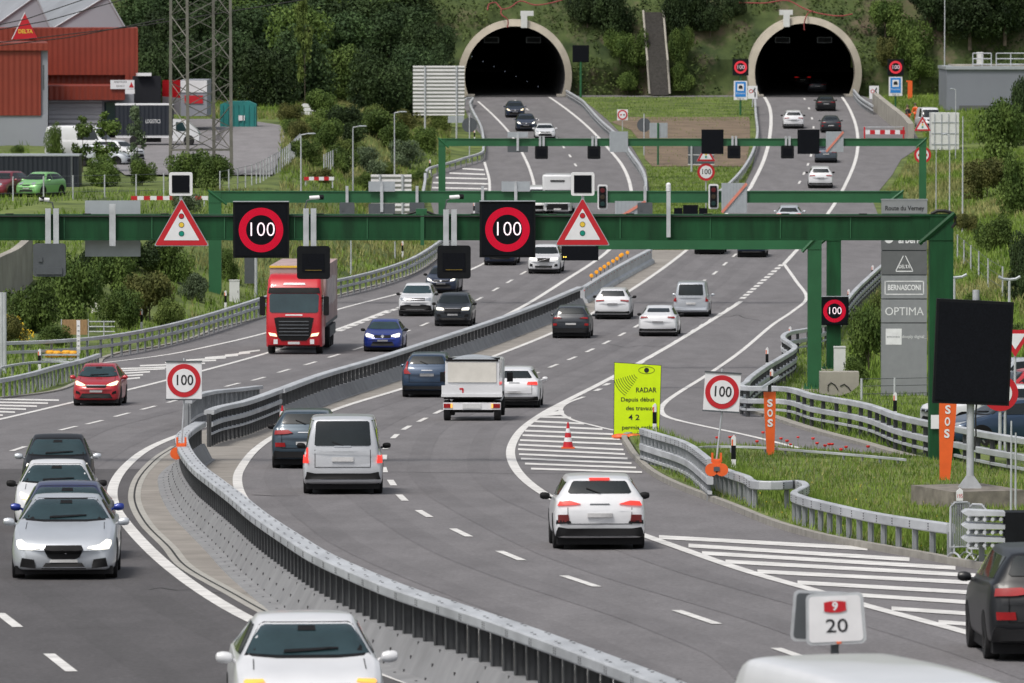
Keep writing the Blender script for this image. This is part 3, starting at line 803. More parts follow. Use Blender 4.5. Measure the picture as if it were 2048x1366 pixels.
T3 = lambda h: [(h, .14, .30), (h - .36, .14, .22), (h - .68, .07, .16)]
guardrail('three-rail grey steel guardrail joining the two median barriers, beside a leaning striped cone', [(418,820),(440,812),(482,803),(520,791),(558,777)], 1.1, T3(1.1), 1.0, 0.13, group='steel barriers between the carriageways', mats=('galv', 'post_dark'))
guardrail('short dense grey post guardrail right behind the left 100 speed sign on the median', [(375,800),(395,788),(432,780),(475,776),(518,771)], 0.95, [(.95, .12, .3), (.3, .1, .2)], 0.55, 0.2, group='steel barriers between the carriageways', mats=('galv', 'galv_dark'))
# left side
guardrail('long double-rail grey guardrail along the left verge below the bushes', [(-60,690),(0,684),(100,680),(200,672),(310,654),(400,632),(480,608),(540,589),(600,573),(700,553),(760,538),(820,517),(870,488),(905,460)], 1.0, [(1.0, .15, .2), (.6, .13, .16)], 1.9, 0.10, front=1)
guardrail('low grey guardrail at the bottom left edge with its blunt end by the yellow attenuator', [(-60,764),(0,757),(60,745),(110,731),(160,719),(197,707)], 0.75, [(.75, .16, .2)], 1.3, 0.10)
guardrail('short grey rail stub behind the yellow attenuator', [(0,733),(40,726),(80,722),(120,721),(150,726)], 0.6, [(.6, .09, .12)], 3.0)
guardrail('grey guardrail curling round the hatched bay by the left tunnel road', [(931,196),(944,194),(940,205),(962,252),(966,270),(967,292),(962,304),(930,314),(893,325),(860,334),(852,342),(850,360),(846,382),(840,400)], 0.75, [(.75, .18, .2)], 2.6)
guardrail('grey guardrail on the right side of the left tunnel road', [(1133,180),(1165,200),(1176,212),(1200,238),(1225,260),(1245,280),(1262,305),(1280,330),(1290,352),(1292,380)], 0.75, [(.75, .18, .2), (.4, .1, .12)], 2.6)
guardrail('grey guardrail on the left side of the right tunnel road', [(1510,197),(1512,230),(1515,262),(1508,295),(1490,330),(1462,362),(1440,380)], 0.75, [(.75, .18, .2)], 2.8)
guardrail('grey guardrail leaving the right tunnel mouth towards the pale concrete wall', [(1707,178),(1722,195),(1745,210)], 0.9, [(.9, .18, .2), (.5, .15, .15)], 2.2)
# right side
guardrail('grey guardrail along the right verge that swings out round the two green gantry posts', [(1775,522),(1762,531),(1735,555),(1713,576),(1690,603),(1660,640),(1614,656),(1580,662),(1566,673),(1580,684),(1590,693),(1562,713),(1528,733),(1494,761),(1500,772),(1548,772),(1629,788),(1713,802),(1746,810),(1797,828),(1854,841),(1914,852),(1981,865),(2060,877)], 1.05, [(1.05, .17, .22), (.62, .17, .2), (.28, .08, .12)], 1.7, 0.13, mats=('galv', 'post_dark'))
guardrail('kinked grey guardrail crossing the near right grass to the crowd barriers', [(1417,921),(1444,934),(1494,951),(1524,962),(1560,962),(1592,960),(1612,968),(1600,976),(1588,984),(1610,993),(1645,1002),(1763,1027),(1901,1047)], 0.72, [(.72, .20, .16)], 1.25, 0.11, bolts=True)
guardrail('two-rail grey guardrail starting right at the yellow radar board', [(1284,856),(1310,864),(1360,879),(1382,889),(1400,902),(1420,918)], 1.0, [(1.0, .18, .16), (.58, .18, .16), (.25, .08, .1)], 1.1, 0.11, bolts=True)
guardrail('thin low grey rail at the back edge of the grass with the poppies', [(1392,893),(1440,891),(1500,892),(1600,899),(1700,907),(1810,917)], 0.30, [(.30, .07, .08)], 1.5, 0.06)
# terminal blocks
def crash_end():
    p = G(2006, 1136)
    t = thing('crash_cushion', 'stubby grey corrugated crash cushion with a black box at the right edge', 'crash barrier', tuple(p))
    for k in range(3):
        mb = MB(); z = 1.05 - k * .24
        pts = [(-.78, z), (-.70, z + .05), (.0, z + .02), (.0, z - .06), (-.70, z - .05)]
        mb.plate([(x, zz) for x, zz in pts], -.5, .0)
        for j in range(5): mb.cyl((-.68 + j * .15, -.5, z - .12), (-.55 + j * .15, -.2, z - .12), .035, n=8)
        mb.build('corrugated_panel', M['galv'], t)
    mb = MB(); mb.box((.35, -.2, .75), (.7, .6, .62)); mb.build('end_box', M['black'], t)
    for x in (-.4, .2): MB().box((x, -.1, .25), (.1, .1, .6)).build('post', M['galv_dark'], t)
crash_end()
# movable steel barrier with reflectors and amber lamps
path = top_path([(1165,575),(1210,547),(1260,519),(1300,498)], 0.85, 2.0)
for i in range(len(path)): pass
t = thing('movable_barrier', 'pale grey movable steel barrier with a row of small red reflectors below the amber lamps', 'crash barrier', tuple(path[0]), group='steel barriers between the carriageways')
mb = MB(); extrude(mb, path, [(-.30, 0), (-.26, .18), (-.12, .28), (-.12, .72), (-.16, .76), (-.14, .85), (.14, .85), (.16, .76), (.12, .72), (.12, .28), (.26, .18), (.30, 0)]); mb.build('barrier_body', M['galv'], t, org=path[0])
k = 0
for p in even(path, 2.2):
    mb = MB(); mb.box((p.x + .1, p.y - .15, p.z + .70), (.06, .04, .06)); mb.build('reflector', M['red'], t, org=path[0])
for i in range(3):
    p = path[i * (len(path) // 3)]
lamps = [(1183,551),(1193,544),(1201,538),(1209,533),(1217,527),(1226,522),(1234,517),(1241,511),(1244,509),(1255,505)]
ords = ['nearest', 'second', 'third', 'fourth', 'fifth', 'sixth', 'seventh', 'eighth', 'ninth', 'farthest']
for (x, y), w in zip(lamps, ords):
    q = G(x, y, 1.15)
    t = thing('warning_lamp', f'round amber warning lamp, {w} in the row on the movable median barrier', 'warning lamp', (q.x, q.y, q.z + .85), group='amber lamps on the median barrier')
    MB().cyl((0, 0, 0), (0, 0, .18), .03).build('stem', M['grey_dark'], t)
    MB().lathe([(0, -.06), (.08, -.06), (.11, -.02), (.11, .02), (.08, .06), (0, .06)], (0, 0, .29), axis='Y', n=14).build('lens', mat('amber_lens', (.8, .33, .02), .3, emit=(1, .4, .02), estr=.15) if w == 'nearest' else bpy.data.materials['amber_lens'], t)

# ---------------------------------------------------------------- gantries
def beam_box(mb, x0, x1, Y, z0, z1, d, mi=0): mb.box(((x0 + x1) / 2, Y, (z0 + z1) / 2), (abs(x1 - x0), d, z1 - z0), mi=mi)
def gantry(label, Y, left, right, yt, yb, posts, m, depth=0.6, yaw=0.0):
    """left/right px of the beam, yt/yb rows of its top and bottom; posts = [(px left, px right, base row, side)]"""
    a = PX(left, yt, Y); b = PX(right, yb, Y)
    org = Vector(((a.x + b.x) / 2, Y, b.z))
    t = thing('sign_gantry', label, 'gantry', tuple(org), group='green steel gantries across the motorway')
    mb = MB(); beam_box(mb, a.x, b.x, Y, b.z, a.z, depth)
    w = a.z - b.z
    mb.box(((a.x + b.x) / 2, Y - depth / 2 - .02, a.z - .02), (b.x - a.x, .06, .05)); mb.box(((a.x + b.x) / 2, Y - depth / 2 - .02, b.z + .02), (b.x - a.x, .06, .05))
    mb.build('beam', m, t, org=org)
    for (pl, pr, by, sd) in posts:
        p0 = PX(pl, by, Y); p1 = PX(pr, by, Y); cx = (p0.x + p1.x) / 2; ww = p1.x - p0.x
        mb = MB(); mb.box((cx, Y, (p0.z + a.z) / 2), (ww, depth + .06, a.z - p0.z))
        mb.build('post', m, t, org=org)
        # diagonal joint flange at the corner
        mb = MB(); s = sd
        mb.cyl((cx + s * ww * .55, Y - depth * .55, a.z + .04), (cx - s * ww * .95, Y - depth * .55, b.z - .10), .07, n=6); mb.build('corner_flange', m, t, org=org)
        mb = MB(); mb.box((cx, Y, p0.z + .03), (ww * 1.6, depth * 1.7, .07))
        for k in range(5): mb.cyl((cx - ww * .7 + k * ww * .35, Y - depth * .75, p0.z), (cx - ww * .7 + k * ww * .35, Y - depth * .75, p0.z + .22), .03, n=6)
        mb.build('foot_plate', m, t, org=org)
        mb = MB(); mb.box((cx, Y, p0.z - .35), (ww * 1.9, depth * 2.0, .7)); mb.build('footing', M['concrete'], t, org=org)
    # bolts on top
    return t, a, b
YA = F / 73.0; YB1 = F / 52.3; YB2 = F / 48.0; YC = F / 37.6; YD = F / 29.3
gA, a1, b1 = gantry('nearest and largest dark green gantry, carrying the two lit 100 signs', YA, -120, 1905, 428.5, 479.5, [(1857,1904,936,1)], M['green'])
for px in range(20, 1880, 155): MB().box(PX(px, 429, YA) + Vector((0, -.2, .02)), (.22, .2, .03)).build('lug', M['cable'], gA, org=gA.location)
mb = MB()
mb.box(PX(845, 455, YA) + Vector((0, -.34, 0)), (.10, .06, .95)); mb.box(PX(843, 428, YA) + Vector((0, -.2, .05)), (.3, .3, .2))
mb.build('splice', M['green_far'], gA, org=gA.location)
mb = MB(); mb.tube([PX(x, y, YA - .3) for x, y in [(806,433),(820,427),(832,424),(845,422),(858,425),(872,431)]], .035); mb.build('cable', M['cable'], gA, org=gA.location); mb = MB()
mb.tube([PX(x, y, YA - .3) for x, y in [(1862,428),(1875,422),(1890,422),(1903,426),(1911,436),(1910,447),(1903,455)]], .05)
mb.build('cable', M['cable'], gA, org=gA.location)
mb = MB(); c = PX(1512+20, 0, YA); 
for px, py in ((1512,505),(1512,516),(1515,527)): pass
for px in (130, 305, 450, 590, 735, 960, 1240, 1420, 1560, 1700): MB().box(PX(px, 454, YA) + Vector((0, -.315, 0)), (.03, .03, .68)).build('weld_seam', M['green_far'], gA, org=gA.location)
mb = MB(); mb.tube([PX(x, 431.5 + (x % 3) * .6, YA - .36) for x in range(-100, 1880, 60)], .018); mb.build('conduit', M['cable'], gA, org=gA.location)
p = PX(1868, 842, YA) + Vector((-.0, -.4, 0)); MB().box(p, (.22, .02, .38)).build('notice', M['white'], gA, org=gA.location)
mb = MB(); q = PX(1905, 905, YA); mb.plate([(0, -.55), (.42, -.55), (.0, .55)], -.05, .05, c=(q.x, YA, q.z)); mb.build('foot_plate', M['green'], gA, org=gA.location)
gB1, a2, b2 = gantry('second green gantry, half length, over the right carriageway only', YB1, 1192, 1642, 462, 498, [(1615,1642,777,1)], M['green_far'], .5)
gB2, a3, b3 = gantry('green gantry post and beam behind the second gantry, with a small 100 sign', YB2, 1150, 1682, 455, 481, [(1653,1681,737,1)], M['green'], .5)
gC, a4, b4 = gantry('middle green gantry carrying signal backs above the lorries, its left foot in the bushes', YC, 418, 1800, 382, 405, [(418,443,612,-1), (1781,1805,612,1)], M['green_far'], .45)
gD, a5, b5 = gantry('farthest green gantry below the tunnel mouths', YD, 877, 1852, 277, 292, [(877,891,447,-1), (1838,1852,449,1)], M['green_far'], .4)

# ---------------------------------------------------------------- signs on the gantries
def bracket(t, org, px, y0, y1, Y, w=.12, m='galv'):
    a = PX(px, y0, Y); b = PX(px, y1, Y); mb = MB(); mb.box(((a.x), Y, (a.z + b.z) / 2), (w, .08, a.z - b.z)); return mb.build('bracket', M[m], t, org=org)
def led_sign(label, cx, cy, w, Y, txt=True, h=None, group=None, lit='100', parent=None):
    c = PX(cx, cy, Y); W_ = w / S(Y); H_ = (h or w) / S(Y)
    if parent is None: t = thing('speed_display', label, 'electronic sign', tuple(c), group=group)
    else: t = parent
    MB().box((0, .12, 0), (W_, .22, H_)).build('housing', M['black'], t)
    MB().box((0, .0, 0), (W_ * .92, .02, H_ * .92)).build('matrix_face', M['led_face'], t)
    mb = MB(); mb.box((0, .10, H_ / 2 + .012), (W_, .28, .02)); mb.build('top_edge', M['grey_sign'], t)
    if txt:
        mb = MB()
        r1, r0 = W_ * .40, W_ * .268
        # rows of leds: the ring is split into thin rings
        nn = 9
        for k in range(nn):
            a = r0 + (r1 - r0) * k / nn; annulus(mb, a, a + (r1 - r0) / nn * .82, -.014, n=44)
        mb.build('red_ring', M['led_red'], t, recalc=False)
        text(lit, W_ * .265, M['led_white'], t, (0, -.016, -.0), width=W_ * .43, name='numerals', bold=-0.014)
    return t
YAf = YA - .55
led_sign('lit 100 electronic speed sign on the nearest gantry, above the red lorry', 522, 460, 112, YAf, group='lit 100 signs on the nearest gantry')
led_sign('lit 100 electronic speed sign on the nearest gantry, beside the right-hand traffic light triangle', 1015, 459, 112, YAf, group='lit 100 signs on the nearest gantry')
led_sign('lit 100 electronic speed sign low on the green post left of the grey company totem', 1669, 622, 57, YB2 - .5)
def black_display(label, cx, cy, w, h, Y, brk, group, back=False, cam=True, bt=20):
    c = PX(cx, cy, Y); W_ = w / S(Y); H_ = h / S(Y)
    t = thing('lane_signal_box', label, 'electronic sign', tuple(c), group=group)
    mb = MB(); mb.plate(rrect(W_, H_, W_ * .09), -.10, .12); mb.build('housing', M['black'], t)
    if back:
        mb = MB(); mb.box((0, -.12, -H_ * .33), (W_ * .8, .05, H_ * .2)); mb.box((-W_ * .27, -.12, H_ * .02), (W_ * .12, .03, H_ * .14)); mb.build('rear_panel', M['grey_dark'], t)
        t.children[0].data.materials[0] = M['grey_dark']
    else:
        MB().plate(rrect(W_ * .68, H_ * .55, .02), -.115, -.10).build('screen', M['led_face'], t)
        if w > 40: MB().box((0, -.118, -H_ * .23), (W_ * .5, .006, .012)).build('status_bar', mat('dim_amber', (.25, .17, .02), .5) if 'dim_amber' not in bpy.data.materials else bpy.data.materials['dim_amber'], t)
    for i, bx in enumerate(brk):
        a = PX(bx, bt, Y) - c; mb = MB(); mb.box((a.x, .02, (a.z + H_ / 2) / 2), (.15 * min(1, 90 / S(Y)), .10, a.z - H_ / 2)); mb.build('bracket', M['galv'], t)
    return t
def camera_on(label, cx, cy, Y, flip=1, group='small cameras on the nearest gantry'):
    c = PX(cx, cy, Y); t = thing('traffic_camera', label, 'camera', tuple(c), group=group)
    s = 73 / S(Y) * 1.0
    MB().cyl((-.12 * flip, 0, .03), (.16 * flip, -.02, .05), .055).build('camera_body', M['white'], t)
    MB().lathe([(0, -.0), (.07, 0), (.07, .12), (0, .14)], (.14 * flip, 0, .05), axis='X', n=10).build('lens_hood', M['black'], t)
    MB().tube([(-.05 * flip, 0, 0), (-.2 * flip, 0, -.05), (-.25 * flip, 0, -.3), (-.26 * flip, 0, -.45)], .02).build('arm', M['grey_dark'], t)
    return t
GRP = 'black lane signal boxes hanging from the nearest gantry'
black_display('dark grey back of a signal box hanging at the far left of the nearest gantry', 99, 520, 65, 66, YAf, (96, 112), GRP, back=True, bt=417)
black_display('black signal box hanging in front of the red lorry', 627, 525, 66, 66, YAf, (612, 627), GRP, bt=417)
black_display('black signal box hanging beside the right lit 100 sign', 908, 524, 67, 66, YAf, (892, 908), GRP, bt=419)
camera_on('small white camera above the leftmost hanging signal box', 90, 402, YAf, -1)
camera_on('small white camera above the signal box in front of the red lorry', 628, 398, YAf, 1)
camera_on('small white camera above the signal box beside the right lit 100 sign', 908, 397, YAf, 1)
def tri_sign(label, cx, cy, w, Y, small=False, blank=None, group=None, bars=True):
    # cy = row of the triangle's centre of height; w = base width in pixels
    c = PX(cx, cy, Y); W_ = w / S(Y); H_ = W_ * .875
    t = thing('warning_triangle', label, 'road sign', tuple(c), group=group)
    def tri(k, r=.05):
        pts = []; vs = [(-W_ / 2, -H_ / 2), (W_ / 2, -H_ / 2), (0, H_ / 2)]; gx, gz = 0, -H_ / 6
        vs = [((x - gx) * k + gx, (z - gz) * k + gz) for x, z in vs]
        for i in range(3):
            p = Vector(vs[i]); a = (Vector(vs[i - 1]) - p).normalized(); b = (Vector(vs[(i + 1) % 3]) - p).normalized(); rr = W_ * r * k
            for u in range(5):
                f = u / 4; q = (p + a * rr) * (1 - f) ** 2 + p * 2 * f * (1 - f) + (p + b * rr) * f ** 2; pts.append((q.x, q.y))
        return pts
    MB().plate(tri(1.03), -.01, .05).build('edge', M['grey_sign'], t)
    MB().plate(tri(.985), -.018, -.01).build('red_border', M['red'], t)
    MB().plate(tri(.66, .02), -.024, -.018).build('white_field', M['white'], t)
    if not small:
        for dz, m in ((.14, 'red'), (-.045, 'yellow'), (-.23, 'signgreen')):
            mb = MB(); mb.plate(circ(W_ * .052, 20, 0, dz * H_ * 1.0 - .02), -.030, -.0245); mb.build('black_disc', M['ink'], t)
            mb = MB(); mb.plate(circ(W_ * .043, 20, 0, dz * H_ - .02), -.036, -.030); mb.build('coloured_disc', M[m], t)
    elif bars:
        for dz, m in ((.08, 'red'), (-.08, 'yellow'), (-.24, 'signgreen')):
            mb = MB(); mb.plate(circ(W_ * .06, 12, 0, dz * H_), -.032, -.0245); mb.build('coloured_disc', M[m], t)
    return t
tri_sign('traffic light warning triangle on the nearest gantry, left of both lit 100 signs', 363, 444, 108, YAf, group='traffic light triangles on the nearest gantry')
tri_sign('traffic light warning triangle on the nearest gantry, right of both lit 100 signs', 1165, 443, 108, YAf, group='traffic light triangles on the nearest gantry')
for i, (cx, wd) in enumerate(((361.5, 'left'), (1165.5, 'right'))):
    c = PX(cx, 368, YAf); t = thing('signal_panel', f'square black signal with a white rim above the {wd} traffic light triangle', 'electronic sign', tuple(c), group='square signals above the triangles')
    MB().plate(rrect(.64, .64, .06), -.02, .1).build('rim', M['white'], t)
    MB().box((0, -.025, 0), (.48, .02, .48)).build('dark_face', M['led_face'], t)
    MB().box((0, .06, -.36), (.08, .06, .14)).build('bracket', M['galv'], t)
def sign_back(label, x0, x1, y0, y1, Y, group=None, rail=None, m='grey_sign', ribs=0, name='sign_reverse', cat='sign', split=None, orange=False):
    a = PX(x0, y0, Y); b = PX(x1, y1, Y); c = (a + b) / 2; c.y = Y
    t = thing(name, label, cat, tuple(c), group=group); W_ = b.x - a.x; H_ = a.z - b.z
    mb = MB(); mb.box((0, 0, 0), (W_, .04, H_)); mb.build('panel', M[m], t)
    if ribs:
        for k in range(ribs):
            mb = MB(); mb.box((-W_ / 2 + W_ * (k + .5) / ribs, -.03, 0), (W_ / ribs * .3, .03, H_)) if ribs < 99 else None
            mb.build('rib', M[m], t)
    if rail:
        mb = MB()
        for r in rail: mb.box((r * W_ / 2, -.06, 0), (.09, .06, H_ * 1.05))
        mb.build('mount', M['galv'], t)
    if orange:
        mb = MB(); d = math.atan2(H_, W_ * 1.0); mb.box((0, -.07, 0), (math.hypot(W_, H_) * .97, .04, .14), M=Matrix.Rotation(-d, 3, 'Y')); mb.build('orange_strap', mat('faded_orange', (.62, .22, .16), .6) if 'faded_orange' not in bpy.data.materials else bpy.data.materials['faded_orange'], t)
    return t
sign_back('wide grey sign back mounted on the nearest gantry left of the traffic light triangle', 170, 281, 401, 513, YA + .45, m='grey_sign')
mb = MB(); c = PX(225, 450, YA - .4); MB().box(c, (.17, .1, 1.15)).build('bracket', M['galv'], gA, org=gA.location)
t = sign_back('low black display with two amber dots below the right traffic light triangle', 1123, 1197, 492, 521, YB1 - .5, m='led_face', name='message_display', cat='electronic sign')
for dx in (-.62, -.54):
    MB().lathe([(0, 0), (.026, 0), (.026, -.02), (0, -.02)], (dx, -.03, -.14), axis='Y', n=8).build('amber_dot', M['led_amber'], t)
MB().box(PX(1337, 425, YA - .45), (.11, .11, 1.35)).build('bracket', M['galv'], gA, org=gA.location)
MB().lathe([(0, -.1), (.07, -.08), (.07, .1), (.04, .14), (0, .15)], PX(1337, 376, YA - .45), n=10).build('dome_sensor', M['white'], gA, org=gA.location)
# gantry C furniture
GC = 'grey signal backs on the middle gantry'
YCf = YC - .4
for x0, x1, w in ((737,790,'left'), (1003,1060,'centre')):
    t = sign_back(f'two grey plates back to back on the middle gantry, {w} one', x0, x1, 363, 383, YCf, group=GC, rail=(0,))
    MB().box((0, 0, -1.18), ((x1 - x0) / S(YCf), .04, .55)).build('lower_panel', M['grey_dark'], t)
    MB().box((0, -.05, -.6), (.16, .06, 1.5)).build('bracket', M['galv'], t)
for x, w in ((694, 'left of the pale plates'), (834, 'right of the left pale plates'), (1290, 'by the traffic signals'), (965, 'next to the right lit 100 sign')):
    black_display(f'small grey signal box under the middle gantry, {w}', x, 420, 30, 30, YCf, (x,), GC, back=True, bt=372)
def traffic_signal(label, cx, cy, Y):
    c = PX(cx, cy, Y); t = thing('traffic_light', label, 'traffic light', tuple(c), group='traffic lights on the middle gantry')
    w, h = 20 / S(Y), 50 / S(Y)
    MB().plate(rrect(w, h, w * .2), -.02, .05).build('backing_board', M['white'], t)
    MB().plate(rrect(w * .72, h * .86, w * .1), -.12, -.02).build('housing', M['black'], t)
    for k, col in enumerate(((.10, .005, .01), (.03, .02, .01), (.005, .03, .03))):
        mb = MB(); mb.lathe([(0, 0), (w * .24, 0), (w * .24, -.02), (0, -.03)], (0, -.12, h * (.27 - .27 * k)), axis='Y', n=12); mb.build('lens', mat('signal_lens', col, .3), t)
traffic_signal('white-rimmed traffic light on the middle gantry, beside the right triangle', 1205, 394, YCf)
traffic_signal('white-rimmed traffic light on the middle gantry, beside the ribbed panel with an orange strap', 1427, 393, YCf)
GR = 'ribbed grey panels on the gantries'
sign_back('ribbed grey panel on the middle gantry with an orange strap, right of the traffic light', 1443, 1494, 366, 426, YCf, group=GR, ribs=8, orange=True)
sign_back('ribbed grey panel with an orange strap, half hidden behind the nearest gantry', 1230, 1292, 402, 440, YCf, group=GR, ribs=8, orange=True)
sign_back('ribbed grey panel at the centre of the farthest gantry, without a strap', 1219, 1256, 263, 304, YD - .4, group=GR, ribs=7)
sign_back('ribbed grey panel with an orange strap on the farthest gantry', 1652, 1687, 263, 304, YD - .4, group=GR, ribs=7, orange=True)
sign_back('two black displays side by side behind the nearest gantry, left one', 1348, 1365, 416, 440, YCf, m='led_face', name='message_display', cat='electronic sign')
sign_back('wide black display just over the nearest gantry between two rimmed ones', 1366, 1396, 410, 440, YCf, m='led_face', name='message_display', cat='electronic sign')
sign_back('small black display just over the nearest gantry, left of the right traffic light', 1398, 1415, 416, 440, YCf, m='led_face', name='message_display', cat='electronic sign')
# gantry D furniture
GD = 'signal boxes under the farthest gantry'
for x, w in ((1083, 'leftmost'), (1188, 'second from the left'), (1468, 'third from the left'), (1575, 'rightmost')):
    black_display(f'small black signal box under the farthest gantry, {w}', x, 305 if x < 1300 else 304, 26, 26, YD - .4, (x - 3, x + 4), GD, bt=272)
for x, w in ((1425, 'left'), (1617, 'right')):
    sign_back(f'big unlit dark square display on the farthest gantry, {w} one', x - 22, x + 22, 259, 308, YD - .5, m='led_face', name='message_display', cat='electronic sign', group='unlit square displays on the farthest gantry')
t = sign_back('grey plate on the farthest gantry above the left carriageway', 1015, 1056, 264, 275, YD - .4, group='grey plates on the farthest gantry')
MB().box((0, 0, -.98), (41 / S(YD), .04, .42)).build('lower_panel', M['grey_dark'], t); MB().box((0, -.05, -.5), (.16, .06, 1.2)).build('bracket', M['galv'], t)

# ---------------------------------------------------------------- free-standing signs
def roundel(t, r, c=(0, 0, 0), txt='100', r0=.70, yoff=0, tw=1.05, th=.64):
    MB().plate(circ(r, 40, c[0], c[2]), c[1] - .012, c[1]).build('red_ring', M['red'], t)
    MB().plate(circ(r * r0, 40, c[0], c[2]), c[1] - .02, c[1] - .012).build('white_disc', M['white'], t)
    if txt: text(txt, r * th, M['ink'], t, (c[0], c[1] - .024, c[2]), width=r * tw, name='numerals', bold=0.012)
def square100(label, cx, cy, w, h, basepx, base_h, group, tilt=0.0, clamp=True, yaw=0):
    """square speed board clamped on a barrier; basepx pixel of the clamp foot at height base_h"""
    g = G(*basepx, base_h); Y = g.y
    c = PX(cx, cy, Y); W_ = w / S(Y); H_ = h / S(Y); z0 = g.z + base_h
    t = thing('speed_limit_sign', label, 'road sign', (c.x, Y, z0), yaw, group=group)
    R = Matrix.Rotation(tilt, 4, 'Y'); dz = c.z - z0
    hold = bpy.data.objects.new('sign_board', None)
    mb = MB(); mb.box((0, 0, dz), (W_, .03, H_)); o = mb.build('board', M['white'], t)
    kids = [o]
    for s in (-1, 1):
        mb = MB(); mb.box((0, -.01, dz + s * H_ / 2), (W_ * 1.03, .05, .035)); kids.append(mb.build('clip', M['grey_dark'], t))
    n0 = len(t.children)
    roundel(t, W_ * .47, (0, -.016, dz), tw=1.0, th=.64)
    mb = MB(); mb.cyl((0, .04, dz - H_ / 2), (g.x - c.x, .02, .05), .022, n=8); mb.cyl((0, .04, dz - H_ / 2 + .1), (0, .04, dz + H_ / 2 + .08), .022); mb.build('pole', M['galv'], t)
    px = g.x - c.x
    if clamp:
        mb = MB(); mb.box((px, 0, .02), (.20, .26, .12))
        for s in (-1, 1):
            mb.lathe([(.10, -.03), (.15, -.03), (.15, .03), (.10, .03)], (px + s * .12, -.14, -.16), axis='Y', n=16)
            mb.box((px + s * .10, -.06, .12), (.05, .05, .22))
        mb.box((px, -.12, -.1), (.12, .06, .3)); mb.build('clamp', M['orange'], t)
        MB().box((px, -.16, -.14), (.14, .05, .1)).build('clamp_block', M['grey_dark'], t)
    if tilt:
        for ch in t.children:
            if ch.name.split('.')[0] in ('board', 'clip', 'red_ring', 'white_disc', 'numerals'):
                ch.data.transform(Matrix.Translation((0, 0, dz)) @ R @ Matrix.Translation((0, 0, -dz)))
    return t
square100('square white 100 speed limit board clamped on the median barrier by an orange clamp', 368, 761, 71, 76, (363, 893), 1.08, 'square 100 boards clamped on barriers')
square100('square white 100 speed limit board clamped on the right guardrail, slightly tilted', 1444, 784, 72, 78, (1433, 925), .95, 'square 100 boards clamped on barriers', tilt=.06)
def on_pole(label, cx, cy, base, name='road_sign', cat='road sign', group=None, r=.03, m='galv', top=0):
    g = GT(*base); Y = g.y; c = PX(cx, cy, Y)
    t = thing(name, label, cat, tuple(g), group=group)
    mb = MB(); mb.cyl((0, .05, 0), (c.x - g.x, .05, c.z - g.z + top / S(Y)), r, n=8); mb.build('pole', M[m], t)
    return t, Vector((c.x - g.x, 0, c.z - g.z)), S(Y)
# motorway distance marker
gY = 75.0
c = PX(1670, 1236, gY)
t = thing('distance_marker', 'white plate with a red 9 shield and the number 20 in front', 'road sign', (c.x, gY, zrf(gY)))
cz = c.z - zrf(gY); k = 1 / S(gY)
for yo, dx, rt, nm in ((-.10, 0, -.045, 'front'), (.16, -.14, .045, 'rear')):
    Rm = Matrix.Rotation(rt, 4, 'Y'); T = Matrix.Translation((dx, yo, cz))
    def trap(w, h, r): 
        return [(x * (1 + .06 * (-z / h) * (1)), z) for x, z in rrect(w, h, r)]
    mb = MB(); mb.plate(trap(118 * k, 103 * k, .06), 0, .02); o = mb.build('frame', M['galv'] , t); o.data.transform(T @ Rm)
    mb = MB(); mb.plate(trap(106 * k, 92 * k, .04), -.008, 0) if nm == 'front' else mb.plate(trap(106 * k, 92 * k, .04), -.004, .0)
    o = mb.build('plate', M['white'] if nm == 'front' else M['grey_dark'], t); o.data.transform(T @ Rm)
    if nm == 'front':
        mb = MB(); mb.plate([(-24*k,13*k),(-12*k,15*k),(12*k,15*k),(24*k,13*k),(24*k,-9*k),(12*k,-11*k),(-12*k,-11*k),(-24*k,-9*k)], -.016, -.010, c=(0, 0, 26*k)); o = mb.build('shield_edge', M['white'], t); o.data.transform(T @ Rm)
        mb = MB(); mb.plate([(-22*k,10*k),(-9*k,12*k),(9*k,12*k),(22*k,10*k),(22*k,-8*k),(9*k,-11*k),(-9*k,-11*k),(-22*k,-8*k)], -.020, -.016, c=(0, 0, 24*k)); o = mb.build('shield', M['red'], t); o.data.transform(T @ Rm)
        o = text('9', 17*k, M['letter_white'], t, (0, 0, 0), name='numerals', bold=.03); o.data.transform(T @ Rm @ Matrix.Translation((0, -.024, 25*k)))
        o = text('20', 28*k, M['ink'], t, (0, 0, 0), name='numerals', width=44*k, bold=.004); o.data.transform(T @ Rm @ Matrix.Translation((2*k, -.014, -15*k)))
        mb = MB(); mb.box((0, 0, 0), (.05, .02, .02)); o = mb.build('orange_tag', M['orange'], t); o.data.transform(T @ Rm @ Matrix.Translation((5*k, -.012, -48*k)))
MB().cyl((0, .04, 0.0), (0, .04, cz + .2), .045, n=12).build('post', M['grey_dark'], t)

# yellow radar board
g = G(1272, 872); Y = g.y; k = 1 / S(Y)
t = thing('radar_board', 'big fluorescent yellow RADAR board on the hatched gore', 'road sign', (g.x, Y, g.z), group=None)
cz = (872 - 797) * k
mb = MB(); mb.plate([(-44*k, -74*k), (46*k, -72*k), (50*k, 66*k), (-43*k, 72*k)], 0, .04, c=(0, 0, cz)); mb.build('board', M['lime'], t)
mb = MB(); mb.plate([(-45*k, -75*k), (47*k, -73*k), (51*k, 67*k), (-44*k, 73*k)], .005, .035, c=(0, 0, cz)); mb.build('edge', M['ink'], t)
for s, sz, x, z, w in (('RADAR', 10, 20, 17, 41), ('Depuis début', 8.5, 3, -2, 67), ('des travaux', 8.5, 8, -19.5, 57), ('4 2', 11, -4, -38, 22), ('permis retirés', 8.5, 8, -58, 72)):
    text(s, sz * k, M['ink'], t, (x * k, -.008, cz + z * k), width=w * k, name='lettering', bold=.012)
mb = MB()
ex, ez = 21 * k, cz + 57 * k
